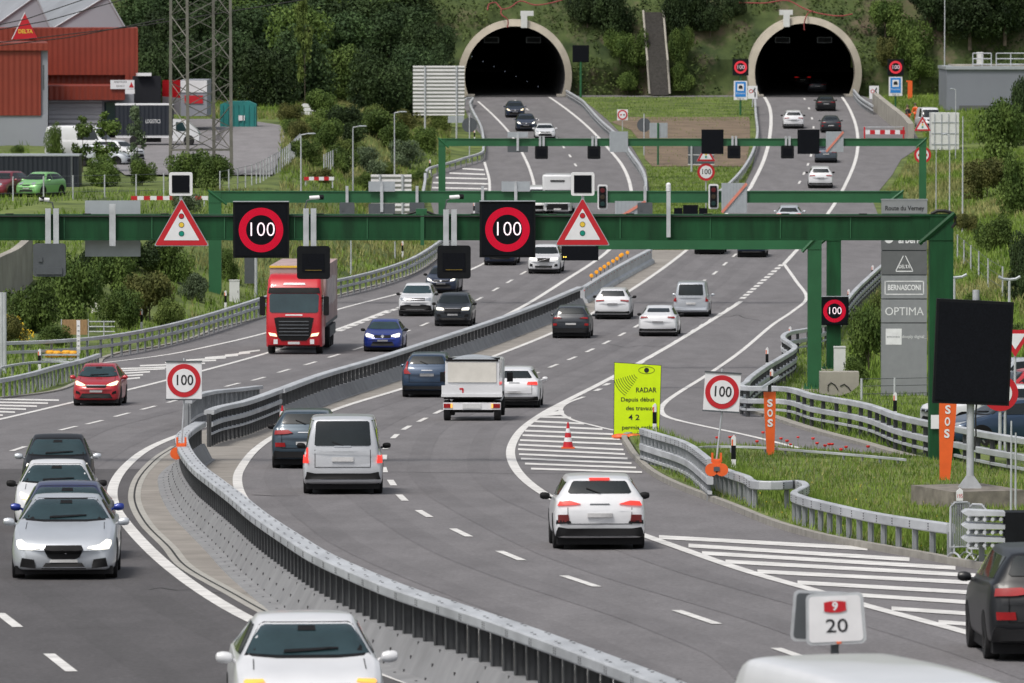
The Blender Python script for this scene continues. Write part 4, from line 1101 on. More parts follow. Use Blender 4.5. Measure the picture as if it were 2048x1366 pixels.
def arcl(pts, w, yy=-.006):
    vs = []
    for i, (x, z) in enumerate(pts):
        d = Vector((pts[min(i+1, len(pts)-1)][0] - pts[max(i-1, 0)][0], pts[min(i+1, len(pts)-1)][1] - pts[max(i-1, 0)][1])).normalized(); n = Vector((-d.y, d.x)) * w / 2
        vs += [(x + n.x, yy, z + n.y), (x - n.x, yy, z - n.y)]
    mb.add(vs, [(2*i, 2*i+1, 2*i+3, 2*i+2) for i in range(len(pts) - 1)])
for s in (-1, 1): arcl([(ex + 16*k*math.cos(a), ez + s * 7*k*math.sin(a) ** 1.0) for a in np.linspace(0, math.pi, 16)], .9*k)
mb.plate(circ(5*k, 16, ex, ez), -.007, -.004); mb.build('eye_drawing', M['ink'], t, recalc=False)
mb = MB()
for i in range(10):
    r = (14 + 4.6 * i) * k; arcl([(ex - 12*k + r * math.cos(a), ez - 4*k + r * math.sin(a)) for a in np.linspace(math.radians(196), math.radians(242 - i*.6), 10)], 1.1*k)
mb.build('radar_waves', M['ink'], t, recalc=False)
for s in (-1, 1): MB().cyl((s * .4, .08, 0), (s * .4, .08, cz + 1.0), .03).build('support', M['galv'], t)
for x, lab in ((1241, 'left'), (1268, 'right')):
    p = G(x, 878); mb = MB(); rr = random.Random(x)
    rings = []
    for i in range(7):
        u = i / 6 - .5; r = .13 * math.sqrt(max(.05, 1 - (2*u)**2)); rings.append([Vector((p.x + u * .55, p.y + math.cos(a) * r * 1.4, p.z + .08 + math.sin(a) * r * .7)) for a in np.linspace(0, 2 * math.pi, 9)[:-1]])
    mb.loft(rings); tag(mb.build('sandbag', M['orange'], org=p), f'orange sandbag holding down the radar board, {lab} one', 'sandbag', 'orange sandbags at the radar board')

def cone(label, base, h, lean=0.0, group='striped traffic cones'):
    g = G(*base); t = thing('traffic_cone', label, 'traffic cone', tuple(g), group=group)
    w = h * .5
    MB().box((0, 0, .02), (w, w, .045)).build('base', M['rubber'] if lean else M['orange'], t)
    for a, b, m in ((.04, .26, 'red'), (.26, .42, 'white'), (.42, .60, 'red'), (.60, .76, 'white'), (.76, 1.0, 'red')):
        r = lambda f: w * .36 * (1 - f) + .02
        o = MB().lathe([(r(a), a * h), (r(b), b * h)] + ([(0, b * h)] if b == 1 else []), n=16).build('stripe', M[m], t)
    if lean: t.rotation_euler = (0, lean, 0)
cone('red and white traffic cone standing on the hatched gore left of the radar board', (1136, 897), .78)
cone('red and white traffic cone beside the three-rail median guardrail', (563, 858), .76, .04)

# big unlit message board on a concrete block
g = G(1938, 1022); YV = g.y
t = thing('concrete_block', 'big weathered concrete block carrying the black message board', 'concrete block', tuple(g))
mb = MB(); mb.box((0, 0.4, .24), (1.75, 2.4, .52), rz=.35); o = mb.build('block', M['concrete_dirty'], t)
YV += .5
t = thing('message_board', 'large blank black message board on a round steel pole in a concrete block', 'electronic sign', tuple(PX(1940, 988, YV)))
org = t.location.copy()
mb = MB(); pts = [(1874,597),(2028,605),(2018,812),(1865,806)]
q = [PX(x, y, YV - .2) for x, y in pts]
mb.add(q + [v + Vector((0, .22, 0)) for v in q], [(0,1,2,3),(7,6,5,4),(0,4,5,1),(1,5,6,2),(2,6,7,3),(3,7,4,0)]); mb.build('housing', M['black'], t, org=org)
q = [PX(x, y, YV - .215) for x, y in [(1879,603),(2023,610),(2013,806),(1870,800)]]
MB().add(q, [(0,1,2,3)]).build('matrix_face', M['led_face'], t, org=org)
p0 = PX(1940, 985, YV); p1 = PX(1948, 585, YV)
MB().cyl(p0, PX(1941, 806, YV), .085, n=14).build('pole', M['galv'], t, org=org)
MB().cyl(PX(1952, 600, YV), PX(1952, 580, YV), .08, n=12).build('pole_cap', M['galv'], t, org=org)
MB().tube([PX(x, y, YV - .1) for x, y in [(1953,808),(1951,835),(1952,870),(1949,900)]], .02).build('cable', M['cable'], t, org=org)
mb = MB(); mb.box(p0 + Vector((0, 0, -.02)), (.80, .8, .05))
for s in (-1, 1): mb.plate([(s*.06, 0), (s*.36, 0), (s*.06, .42)], -.03, .03, c=tuple(p0))
mb.plate([(-.3, 0), (.3, 0), (.07, .40), (-.07, .40)], -.36, -.34, c=tuple(p0)); mb.build('base_flange', M['galv'], t, org=org)

# SOS pylons
def sos(label, top, base, w_top, w_base, letters, cap, h0=0):
    g = G(base[0], base[1]); Y = g.y; k = 1 / S(Y)
    t = thing('emergency_pylon', label, 'emergency phone', tuple(g), group='orange SOS pylons')
    H_ = (base[1] - top[1]) * k; dx = (top[0] - base[0]) * k
    mb = MB(); rings = []
    for f in (0.04, .45, .75, 1.0):
        w = (w_base + (w_top - w_base) * min(1, f * 1.15)) * k / 2; x = dx * f; dd = .10
        rings.append([Vector((x - w, -dd, H_ * f)), Vector((x + w, -dd, H_ * f)), Vector((x + w, dd, H_ * f)), Vector((x - w, dd, H_ * f))])
    mb.loft(rings, smooth=False); mb.build('pylon', M['orange'], t)
    MB().cyl((0, 0, -.05), (0, 0, .15), .05).build('foot', M['grey_dark'], t)
    for s, py in zip('SOS', letters): text(s, 15 * k if cap else 17 * k, M['letter_white'], t, (dx * (base[1] - py) / (base[1] - top[1]) - .0, -.112, (base[1] - py) * k), width=11 * k, name='letter', bold=.035)
    if cap:
        mb = MB(); Rr = Matrix.Rotation(math.radians(-33), 3, 'Y')
        mb.box((dx + .02, 0, H_ + .27), (.60, .55, .05), M=Rr); mb.build('solar_panel', M['grey_sign'], t)
        MB().cyl((dx, 0, H_ - .05), (dx, 0, H_ + .25), .05).build('neck', M['grey_dark'], t)
sos('orange SOS pylon with a small solar panel on top, behind the poppies', (1539,783), (1541,917), 24, 14, (806, 826, 846), True)
sos('orange SOS pylon under the black message board', (1896,790), (1889,968), 35, 19, (819, 843, 867), False)

# delineator posts
def delin(label, x, y, hpx=None, red=True):
    h = 1.0; g = GT(x, y)
    t = thing('delineator_post', label, 'marker post', tuple(g), group='white and black marker posts')
    w = .12
    MB().box((0, 0, .22), (w, .08, .44)).build('post_base', M['white'], t)
    MB().box((0, 0, .60), (w * 1.0, .082, .36)).build('black_band', M['black'], t)
    mb = MB(); mb.plate([(-w/2, .78), (w/2, .78), (w/2, 1.0), (w*.1, 1.06), (-w/2, .98)], -.04, .04); mb.build('post_cap', M['white'], t)
    if red: MB().box((-.035, -.045, .86), (.035, .012, .16)).build('reflector', M['orange'], t)
for x, y, l in [(1467,948,'beside the right square 100 board'), (1309,872,'right beside the radar board'), (1790,846,'on the grass between the totem and the nearest gantry post'),
                (1543,792,'behind the solar SOS pylon'), (1534,744,'where the right guardrail bends, above the solar SOS pylon'), (1580,698,'inside the sharp guardrail bend'), (1697,617,'left of the lit 100 sign post by the rail'), (1745,566,'left of the totem beside the road'),
                (79,747,'at the yellow attenuator on the left'), (283,660,'behind the left guardrail near the small straw fence'), (451,620,'by the white cabinet at the left gantry foot'), (805,515,'on the verge left of the right lit 100 sign'), (860,345,'by the hatched bay of the left tunnel road'), (948,433,'just left of the farthest gantry foot'), (973,413,'under the farthest gantry'), (949,283,'by the round sign back of the left tunnel road')]:
    delin('black-banded white marker post ' + l, x, y)
g = G(1919, 1048); t = thing('kilometre_post', 'short white kilometre post with red digits behind the grey crowd barriers', 'marker post', tuple(g))
MB().box((0, 0, .3), (.13, .09, .6)).build('post_base', M['black'], t); mb = MB(); mb.plate([(-.07, .0), (.07, 0), (.07, .22), (.01, .27), (-.07, .2)], -.05, .05, c=(0, 0, .5)); mb.build('post_cap', M['white'], t)
text('195', .09, M['red'], t, (0, -.055, .6), width=.11, name='numerals')

# grey company totem
g = G(1808, 790); Y = g.y; k = 1 / S(Y)
t = thing('company_totem', 'tall grey totem listing companies, with Route du Verney on top', 'sign', tuple(g))
W_ = 91 * k; rows = [(399,427,'totem'),(428,500,'totem_dark'),(501,549,'totem_dark'),(550,597,'totem'),(598,645,'totem'),(646,792,'totem')]
for y0, y1, m in rows:
    z1, z0 = (790 - y0) * k, (790 - y1) * k; MB().box((0, .2, (z0 + z1) / 2), (W_, .4, z1 - z0 - .02)).build('panel', M[m], t)
MB().box((0, .22, 195 * k), (W_ * .97, .34, 388 * k)).build('core', M['grey_dark'], t)
MB().box((0, .2, 391 * k), (W_ * 1.02, .42, .05)).build('cap', M['totem'], t)
tz = lambda y: (790 - y) * k
text('Route du Verney', 9.5 * k, M['ink'], t, (0, -.006, tz(416)), width=78 * k, name='lettering', bold=.02)
text('arberini', 15 * k, M['letter_white'], t, (14 * k, -.006, tz(479)), width=52 * k, name='lettering', bold=.03)
mb = MB(); mb.plate(circ(9 * k, 20, -31 * k, tz(477)), -.01, 0); mb.build('logo', M['letter_white'], t)
text('DELTA', 7 * k, M['letter_white'], t, (0, -.006, tz(533)), width=23 * k, name='lettering', bold=.02)
mb = MB()
def bar(mb, x0, y0, x1, y1, w): 
    a = Vector(((x0) * k, 0, tz(y0))); b = Vector((x1 * k, 0, tz(y1))); d = (b - a).normalized(); n = Vector((-d.z, 0, d.x)) * w * k / 2
    mb.add([a + n, b + n, b - n, a - n], [(0, 1, 2, 3)])
for args in ((-17, 541, -2, 511, 1.8), (17, 541, 2, 511, 1.8), (-17, 542, 17, 542, 2.2)): bar(mb, *args)
for v in range(len(mb.v)): mb.v[v] = (mb.v[v][0], -.006, mb.v[v][2])
mb.build('logo', M['letter_white'], t, recalc=False)
text('BERNASCONI', 11 * k, M['letter_white'], t, (0, -.006, tz(575)), width=66 * k, name='lettering', bold=.03)
mb = MB()
for args in ((-39, 562, 39, 562, 2), (-39, 588, 39, 588, 2), (-38.5, 561, -38.5, 589, 2), (38.5, 561, 38.5, 589, 2)): bar(mb, *args)
for v in range(len(mb.v)): mb.v[v] = (mb.v[v][0], -.006, mb.v[v][2])
mb.build('frame_line', M['letter_white'], t, recalc=False)
text('OPTIMA', 17 * k, M['letter_white'], t, (0, -.006, tz(623)), width=77 * k, name='lettering')
MB().box((-21 * k, -.004, tz(673)), (32 * k, .008, 32 * k)).build('logo', M['letter_white'], t)
text('emineo', 6 * k, M['totem'], t, (-22 * k, -.012, tz(673)), width=26 * k, name='lettering')
text('deeply digital_', 6.5 * k, M['letter_white'], t, (20 * k, -.006, tz(673)), width=49 * k, name='lettering')
# cabinets
def cabinet(label, x, y, w, h, m='box_white'):
    g = GT(x, y); k = 1 / S(g.y); t = thing('roadside_cabinet', label, 'cabinet', tuple(g), group='white roadside cabinets')
    MB().box((0, 0, h * k / 2), (w * k, .35, h * k)).build('cabinet_body', M[m], t)
    MB().box((0, 0, h * k + .02), (w * k * 1.06, .4, .04)).build('lid', M[m], t)
    MB().box((w * k * .35, -.18, h * k * .5), (.03, .02, .12)).build('handle', M['grey_dark'], t)
cabinet('narrow white roadside cabinet beside the foot of the middle gantry', 469, 604, 20, 44)
cabinet('tall white roadside cabinet right of the green posts at the concrete pit', 1679, 757, 23, 64)
t = G(1674, 792); k = 1 / S(t.y)
o = thing('concrete_pit', 'pale graffiti-marked concrete pit below the green posts', 'concrete pit', tuple(t))
mb = MB(); mb.plate([(-34*k, 48*k), (44*k, 48*k), (44*k, 22*k), (28*k, 8*k), (5*k, 0), (-34*k, 5*k)], 0, .9); mb.build('wall', M['concrete'], o)
mb = MB(); mb.tube([(x*k, -.02, z*k) for x, z in [(-18,10),(-18,22),(-12,27),(-4,22),(2,12)]], .02); mb.tube([(x*k, -.02, z*k) for x, z in [(6,20),(14,24),(22,18),(28,10)]], .02); mb.build('graffiti', M['ink'], o)
# crowd barriers at the lower right
def crowd_barrier(label, x0, x1, ytop, ybot, yaw):
    g = G((x0 + x1) / 2, ybot + 4); k = 1 / S(g.y); w = (x1 - x0) * k / math.cos(yaw); h = (ybot - ytop) * k
    t = thing('crowd_barrier', label, 'crowd barrier', (g.x, g.y, g.z + .10), yaw, group='grey crowd barriers at the right')
    mb = MB(); z0 = .22
    pts = [(-w/2, 0, z0), (-w/2, 0, h - .08), (-w/2 + .08, 0, h), (w/2 - .08, 0, h), (w/2, 0, h - .08), (w/2, 0, z0), (-w/2, 0, z0)]
    mb.tube(pts, .022); mb.build('frame', M['galv'], t)
    mb = MB(); n = 11
    for i in range(n): mb.cyl((-w/2 + w * (i + .7) / (n + .4), 0, z0), (-w/2 + w * (i + .7) / (n + .4), 0, h), .012, n=6)
    o = mb.build('bars', M['galv_dark'], t)
    for s in (-1, 1):
        MB().tube([(s * w * .32, -.28, 0), (s * w * .32, -.14, .09), (s * w * .32, 0, .12), (s * w * .32, .14, .09), (s * w * .32, .28, 0)], .02).build('foot', M['galv'], t)
        MB().cyl((s * w * .32, 0, .1), (s * w * .32, 0, z0 + .05), .02).build('leg', M['galv'], t)
crowd_barrier('grey crowd barrier in front of the concrete block, left one of the pair', 1900, 1942, 1011, 1124, .45)
crowd_barrier('grey crowd barrier with an orange tag, right one of the pair', 1938, 1970, 1015, 1128, -.6)
# ---------------------------------------------------------------- vehicles
def paint_mat(name, col, metal=0.25, coat=0.6, rough=0.38): return mat(name, col, rough, metal, var=0.05, scale=1.2, coat=coat)
CP_ = dict(white=paint_mat('white_car_paint', (.66,.67,.69), 0.0), silver=paint_mat('silver_car_paint', (.50,.53,.57), .35), grey_silver=paint_mat('grey_silver_car_paint', (.55,.57,.60), .25), black=paint_mat('black_car_paint', (.004,.005,.007), 0.0, .10),
    red=paint_mat('red_car_paint', (.40,.010,.02), .15), blue=paint_mat('blue_car_paint', (.008,.03,.24), .3), indigo=paint_mat('indigo_car_paint', (.018,.025,.10), .3), navy=paint_mat('navy_car_paint', (.015,.025,.055), .3), darkgrey=paint_mat('dark_grey_car_paint', (.022,.027,.035), .2, .35),
    teal=paint_mat('teal_grey_car_paint', (.035,.06,.085), .35), steelblue=paint_mat('steel_blue_car_paint', (.02,.045,.09), .35), green=paint_mat('light_green_car_paint', (.22,.50,.18), .2), maroon=paint_mat('maroon_car_paint', (.20,.02,.035), .2), greyblue=paint_mat('grey_blue_car_paint', (.09,.11,.14), .4))
M['glass'] = mat('dark_car_glass', (.010,.015,.017), .06, 0.0, var=.25, spec=.5, scale=1.2)
M['glass_tint'] = mat('bluish_windscreen_glass', (.022,.045,.052), .06, 0.0, var=.25, spec=.6, scale=1.2)
M['trim'] = mat('black_car_trim', (.009,.009,.010), .6, var=.2, spec=.2)
M['chrome'] = mat('chrome', (.62,.63,.65), .2, .9, var=.03)
M['tyre'] = mat('tyre_rubber', (.012,.012,.013), .85, var=.2)
M['rim'] = mat('alloy_rim', (.30,.31,.33), .35, .7, var=.1)
M['head_on'] = mat('lit_headlight', (.8,.8,.75), .2, emit=(1.0,.93,.78), estr=.95)
M['head_warm'] = mat('lit_warm_headlight', (.8,.7,.5), .2, emit=(1.0,.78,.45), estr=1.0)
M['head_off'] = mat('clear_headlight', (.42,.45,.48), .12, .4, var=.3, scale=6)
M['tail_on'] = mat('lit_tail_light', (.6,.02,.02), .3, emit=(1.0,.05,.03), estr=.8)
M['tail_off'] = mat('red_tail_light', (.30,.010,.012), .25, var=.2)
M['tail_dim'] = mat('dark_bumper_lamp', (.12,.012,.012), .3, var=.2)
M['tunnel_tail'] = mat('dim_lit_tail_light', (.2,.01,.01), .4, emit=(.8,.02,.02), estr=.22)
M['indicator'] = mat('amber_indicator', (.7,.25,.03), .3, emit=(1.0,.55,.12), estr=.7)
M['plate'] = mat('number_plate', (.58,.58,.58), .5, var=.08, scale=20)
M['seat'] = mat('seat_fabric', (.05,.05,.055), .9)

# profile stations: (t, ztop, zbelt, roof/top half width ratio, body half width ratio, zbottom)  heights as fraction of H
STY = {
 'hatch': [(0,.40,.34,.72,.80,.20),(.012,.46,.42,.76,.88,.16),(.04,.53,.48,.80,.95,.14),(.10,.585,.54,.82,.99,.14),(.19,.64,.60,.83,1,.14),(.255,.685,.645,.82,1,.14),(.42,.955,.66,.65,1,.14),(.52,.995,.67,.66,1,.14),(.72,.985,.69,.64,1,.14),(.86,.93,.70,.60,1,.15),(.955,.69,.66,.78,.98,.17),(.985,.62,.58,.80,.94,.20),(1,.50,.44,.78,.88,.22)],
 'suv': [(0,.44,.40,.78,.84,.22),(.012,.52,.48,.80,.90,.18),(.035,.58,.54,.83,.96,.17),(.09,.615,.58,.84,.99,.16),(.18,.65,.61,.85,1,.16),(.245,.685,.645,.84,1,.16),(.40,.955,.67,.70,1,.16),(.50,.995,.68,.70,1,.16),(.74,.985,.69,.69,1,.16),(.90,.95,.70,.66,1,.16),(.965,.72,.68,.78,.98,.16),(.985,.64,.60,.80,.95,.165),(1,.52,.46,.78,.90,.18)],
 'sedan': [(0,.36,.32,.70,.78,.16),(.012,.43,.40,.76,.86,.13),(.04,.50,.47,.80,.94,.12),(.12,.58,.545,.82,.99,.12),(.22,.645,.605,.83,1,.12),(.29,.69,.64,.82,1,.12),(.44,.97,.665,.62,1,.12),(.54,1.0,.67,.63,1,.12),(.68,.965,.68,.60,1,.12),(.85,.76,.70,.70,1,.13),(.95,.735,.69,.76,.98,.14),(.985,.69,.64,.78,.94,.16),(1,.55,.48,.74,.88,.18)],
 'coupeback': [(0,.36,.32,.70,.78,.16),(.012,.43,.40,.76,.86,.13),(.04,.50,.47,.80,.94,.12),(.12,.58,.545,.82,.99,.12),(.22,.645,.605,.83,1,.12),(.29,.69,.64,.82,1,.12),(.44,.97,.665,.62,1,.12),(.54,1.0,.67,.64,1,.12),(.70,.95,.68,.60,1,.12),(.90,.76,.68,.66,1,.13),(.96,.715,.66,.74,.97,.14),(.985,.66,.60,.78,.94,.16),(1,.52,.46,.74,.88,.18)],
 'van': [(0,.34,.30,.80,.86,.16),(.012,.42,.38,.82,.92,.13),(.04,.48,.44,.84,.97,.12),(.11,.54,.50,.86,1,.12),(.16,.585,.54,.86,1,.12),(.29,.93,.56,.78,1,.12),(.36,.985,.56,.80,1,.12),(.60,1.0,.56,.80,1,.12),(.90,.99,.56,.78,1,.12),(.97,.955,.55,.74,.985,.14),(.99,.80,.50,.80,.97,.16),(1,.55,.42,.82,.94,.19)],
 'smart': [(0,.44,.38,.76,.80,.17),(.02,.50,.46,.80,.90,.14),(.08,.58,.54,.82,.98,.13),(.16,.64,.59,.83,1,.13),(.22,.68,.63,.82,1,.13),(.42,.95,.66,.70,1,.13),(.55,1.0,.67,.70,1,.13),(.84,.97,.69,.68,1,.14),(.96,.74,.68,.76,.97,.16),(.985,.64,.58,.80,.93,.18),(1,.5,.44,.78,.88,.2)],
}
def mono(xs, ys, x):
    """monotone cubic interpolation"""
    xs = np.array(xs); ys = np.array(ys); h = np.diff(xs); d = np.diff(ys) / h
    m = np.zeros(len(xs)); m[0], m[-1] = d[0], d[-1]
    for i in range(1, len(xs) - 1):
        m[i] = 0 if d[i-1] * d[i] <= 0 else 2 * d[i-1] * d[i] / (d[i-1] + d[i])
    i = np.clip(np.searchsorted(xs, x) - 1, 0, len(h) - 1); t = (x - xs[i]) / h[i]
    return ys[i]*(2*t**3-3*t**2+1) + h[i]*m[i]*(t**3-2*t**2+t) + ys[i+1]*(3*t**2-2*t**3) + h[i]*m[i+1]*(t**3-t**2)
def car_rings(st, L, W, H, bow=.10):
    T = sorted(set([s[0] for s in st] + list(np.linspace(0, 1, 34)) + [.004,.008,.02,.028,.97,.978,.992,.996]))
    cols = list(zip(*st)); rings = []
    for t in T:
        zt, zb_, wt, wm, z0 = [float(mono(cols[0], c, t)) for c in cols[1:]]
        zt, zb_, z0 = zt * H, zb_ * H, z0 * H; W2 = W / 2 * wm; WT = W / 2 * wt
        cab = max(0.0, min(1.0, (zt - zb_ - .10) / .25))
        half = [(0, z0), (.6*W2, z0), (.90*W2, z0 + .01), (.975*W2, z0 + .09), (1.0*W2, z0 + (zb_ - z0) * .45), (.99*W2, z0 + (zb_ - z0) * .72), (.955*W2, zb_ - .035), (.925*W2, zb_)]
        zr_ = zt - .055 * cab * (H / 1.5) ** 2 - .02 * (1 - cab)
        half += [((.925*W2 + WT) / 2 + .012 * cab, (zb_ + zr_) / 2 + (.01 if cab < .5 else 0)), (WT, zr_), (WT * .86, zt - .018 * cab), (WT * .5, zt - .004), (0, zt)]
        # chaikin style densify with catmull
        P = [half[0]] + half + [half[-1]]; pts = []
        for i in range(1, len(P) - 2):
            a, b, c, d = map(np.array, (P[i-1], P[i], P[i+1], P[i+2]))
            for k in range(3):
                u = k / 3; q = .5 * ((2*b) + (c-a)*u + (2*a-5*b+4*c-d)*u*u + (3*b-a-3*c+d)*u**3); pts.append((max(0, q[0]), q[1]))
        pts.append(half[-1])
        y = -L/2 + t * L
        ring = []
        full = [(x, z) for x, z in pts] + [(-x, z) for x, z in pts[-2:0:-1]]
        for x, z in full:
            fr = (1 - t) ** 6; rr = t ** 8; u = (abs(x) / (W / 2)) ** 2.4
            ring.append(Vector((x, y + bow * 1.9 * fr * u * L / 4.2 - bow * rr * u * L / 4.2, z)))
        rings.append(ring)
    return rings
def decal(bvh, poly, view, mt, name, parent, off=.012, grid=.09, mirror=False, label=None):
    """polygon in (x,z) seen from the front/rear, or (y,z) seen from the sides, pressed on the body as a thin shell"""
    out = []
    for sgn in ((1, -1) if mirror else (1,)):
        pl = [(p[0] * (sgn if view in 'FR' else 1), p[1]) for p in poly]
        if sgn < 0 and view in 'FR': pl = pl[::-1]
        vw = view if view in 'FR' else ('S' if sgn > 0 else 'T')
        # densify edges + interior grid
        pts = []; n = len(pl)
        for i in range(n):
            a, b = Vector(pl[i]), Vector(pl[(i+1) % n]); k = max(1, int((b-a).length / grid))
            pts += [a.lerp(b, j/k) for j in range(k)]
        edges = [(i, (i+1) % len(pts)) for i in range(len(pts))]; nb = len(pts)
        xs = [p.x for p in pts]; zs = [p.y for p in pts]
        def inside(q):
            c = False
            for i in range(nb):
                a, b = pts[i], pts[(i+1) % nb]
                if (a.y > q.y) != (b.y > q.y) and q.x < (b.x-a.x)*(q.y-a.y)/(b.y-a.y)+a.x: c = not c
            return c
        def edist(q):
            m = 9
            for i in range(nb):
                a, b = pts[i], pts[(i+1) % nb]; d = b - a; t = max(0, min(1, (q-a).dot(d)/max(1e-9, d.length_squared))); m = min(m, (q-a-d*t).length)
            return m
        inner = [Vector((x, z)) for x in np.arange(min(xs)+grid/2, max(xs), grid) for z in np.arange(min(zs)+grid/2, max(zs), grid)]
        inner = [q for q in inner if inside(q) and edist(q) > grid*.35]
        vs, es, fs, *_ = delaunay_2d_cdt(pts + inner, edges, [], 1, 1e-5)
        cast = []; ok = True
        for v in vs:
            if vw == 'F': o, d = Vector((v.x, -20, v.y)), Vector((0, 1, 0))
            elif vw == 'R': o, d = Vector((v.x, 20, v.y)), Vector((0, -1, 0))
            elif vw == 'S': o, d = Vector((20, v.x, v.y)), Vector((-1, 0, 0))
            else: o, d = Vector((-20, v.x, v.y)), Vector((1, 0, 0))
            h = bvh.ray_cast(o, d)
            if h[0] is None: cast.append(None); continue
            nn = h[1]
            if nn.dot(d) > 0: nn = -nn
            cast.append(h[0] + nn * off * .6 - d * off * .6)
        good = [c for c in cast if c is not None]
        if len(good) < 3: continue
        fs = [f for f in fs if all(cast[i] is not None for i in f)]
        me = bpy.data.meshes.new(name); me.from_pydata([tuple(c) if c is not None else (0, 0, 0) for c in cast], [], [tuple(f) for f in fs])
        bm = bmesh.new(); bm.from_mesh(me); bmesh.ops.delete(bm, geom=[v for v in bm.verts if not v.link_faces], context='VERTS')
        bmesh.ops.recalc_face_normals(bm, faces=bm.faces)
        dv = {'F': Vector((0,-1,0)), 'R': Vector((0,1,0)), 'S': Vector((1,0,0)), 'T': Vector((-1,0,0))}[vw]
        if sum((f.normal.dot(dv) for f in bm.faces)) < 0: bmesh.ops.reverse_faces(bm, faces=bm.faces)
        # short skirt going back into the body
        be = [e for e in bm.edges if len(e.link_faces) == 1]
        r = bmesh.ops.extrude_edge_only(bm, edges=be)
        for v in [g for g in r['geom'] if isinstance(g, bmesh.types.BMVert)]: v.co -= dv * (off * 2.2)
        for f in bm.faces: f.smooth = True
        bm.to_mesh(me); bm.free()
        try: me.set_sharp_from_angle(angle=math.radians(40))
        except Exception: pass
        o = link(name, me, mt, parent)
        if label: o['label'] = label
        out.append(o)
    return out
def wheel(parent, x, y, r, w, side):
    t = MB().lathe([(r*.62, -w/2), (r*.95, -w/2), (r, -w*.36), (r, w*.36), (r*.95, w/2), (r*.62, w/2), (r*.62, -w/2)], axis='X', n=26)
    h = bpy.data.objects.new('wheel', None); COL.objects.link(h); h.parent = parent; h.location = (x, y, r); h.empty_display_size = .1
    t.build('tyre', M['tyre'], h)
    mb = MB(); s = side
    mb.lathe([(r*.62, s*w*.38), (r*.56, s*w*.30), (r*.5, s*w*.1), (0, s*w*.1)], axis='X', n=20, mi=1)
    for k in range(5):
        a = 2 * math.pi * k / 5; R = Matrix.Rotation(a, 3, 'X'); mb.box(R @ Vector((s*w*.34, 0, r*.32)), (w*.1, r*.14, r*.56), M=R)
    mb.lathe([(0, s*w*.42), (r*.12, s*w*.38), (r*.12, s*w*.28)], axis='X', n=10); mb.build('rim', [M['rim'], M['tyre']], h)
def mirror_part(parent, x, y, z, m, s):
    mb = MB(); rings = []
    for f, k in ((-.5, .35), (-.42, .75), (-.1, 1.0), (.25, .95), (.45, .7), (.5, .4)):
        rings.append([Vector((x + s * (.0) + f * .20, y + math.cos(a) * .07 * k, z + .01 * f * s + math.sin(a) * .075 * k)) for a in np.linspace(0, 2*math.pi, 11)[:-1]])
    mb.loft(rings); mb.cyl((x - s * .10, y, z - .03), (x - s * .22, y + .03, z - .10), .025, n=6); mb.build('mirror', m, parent)
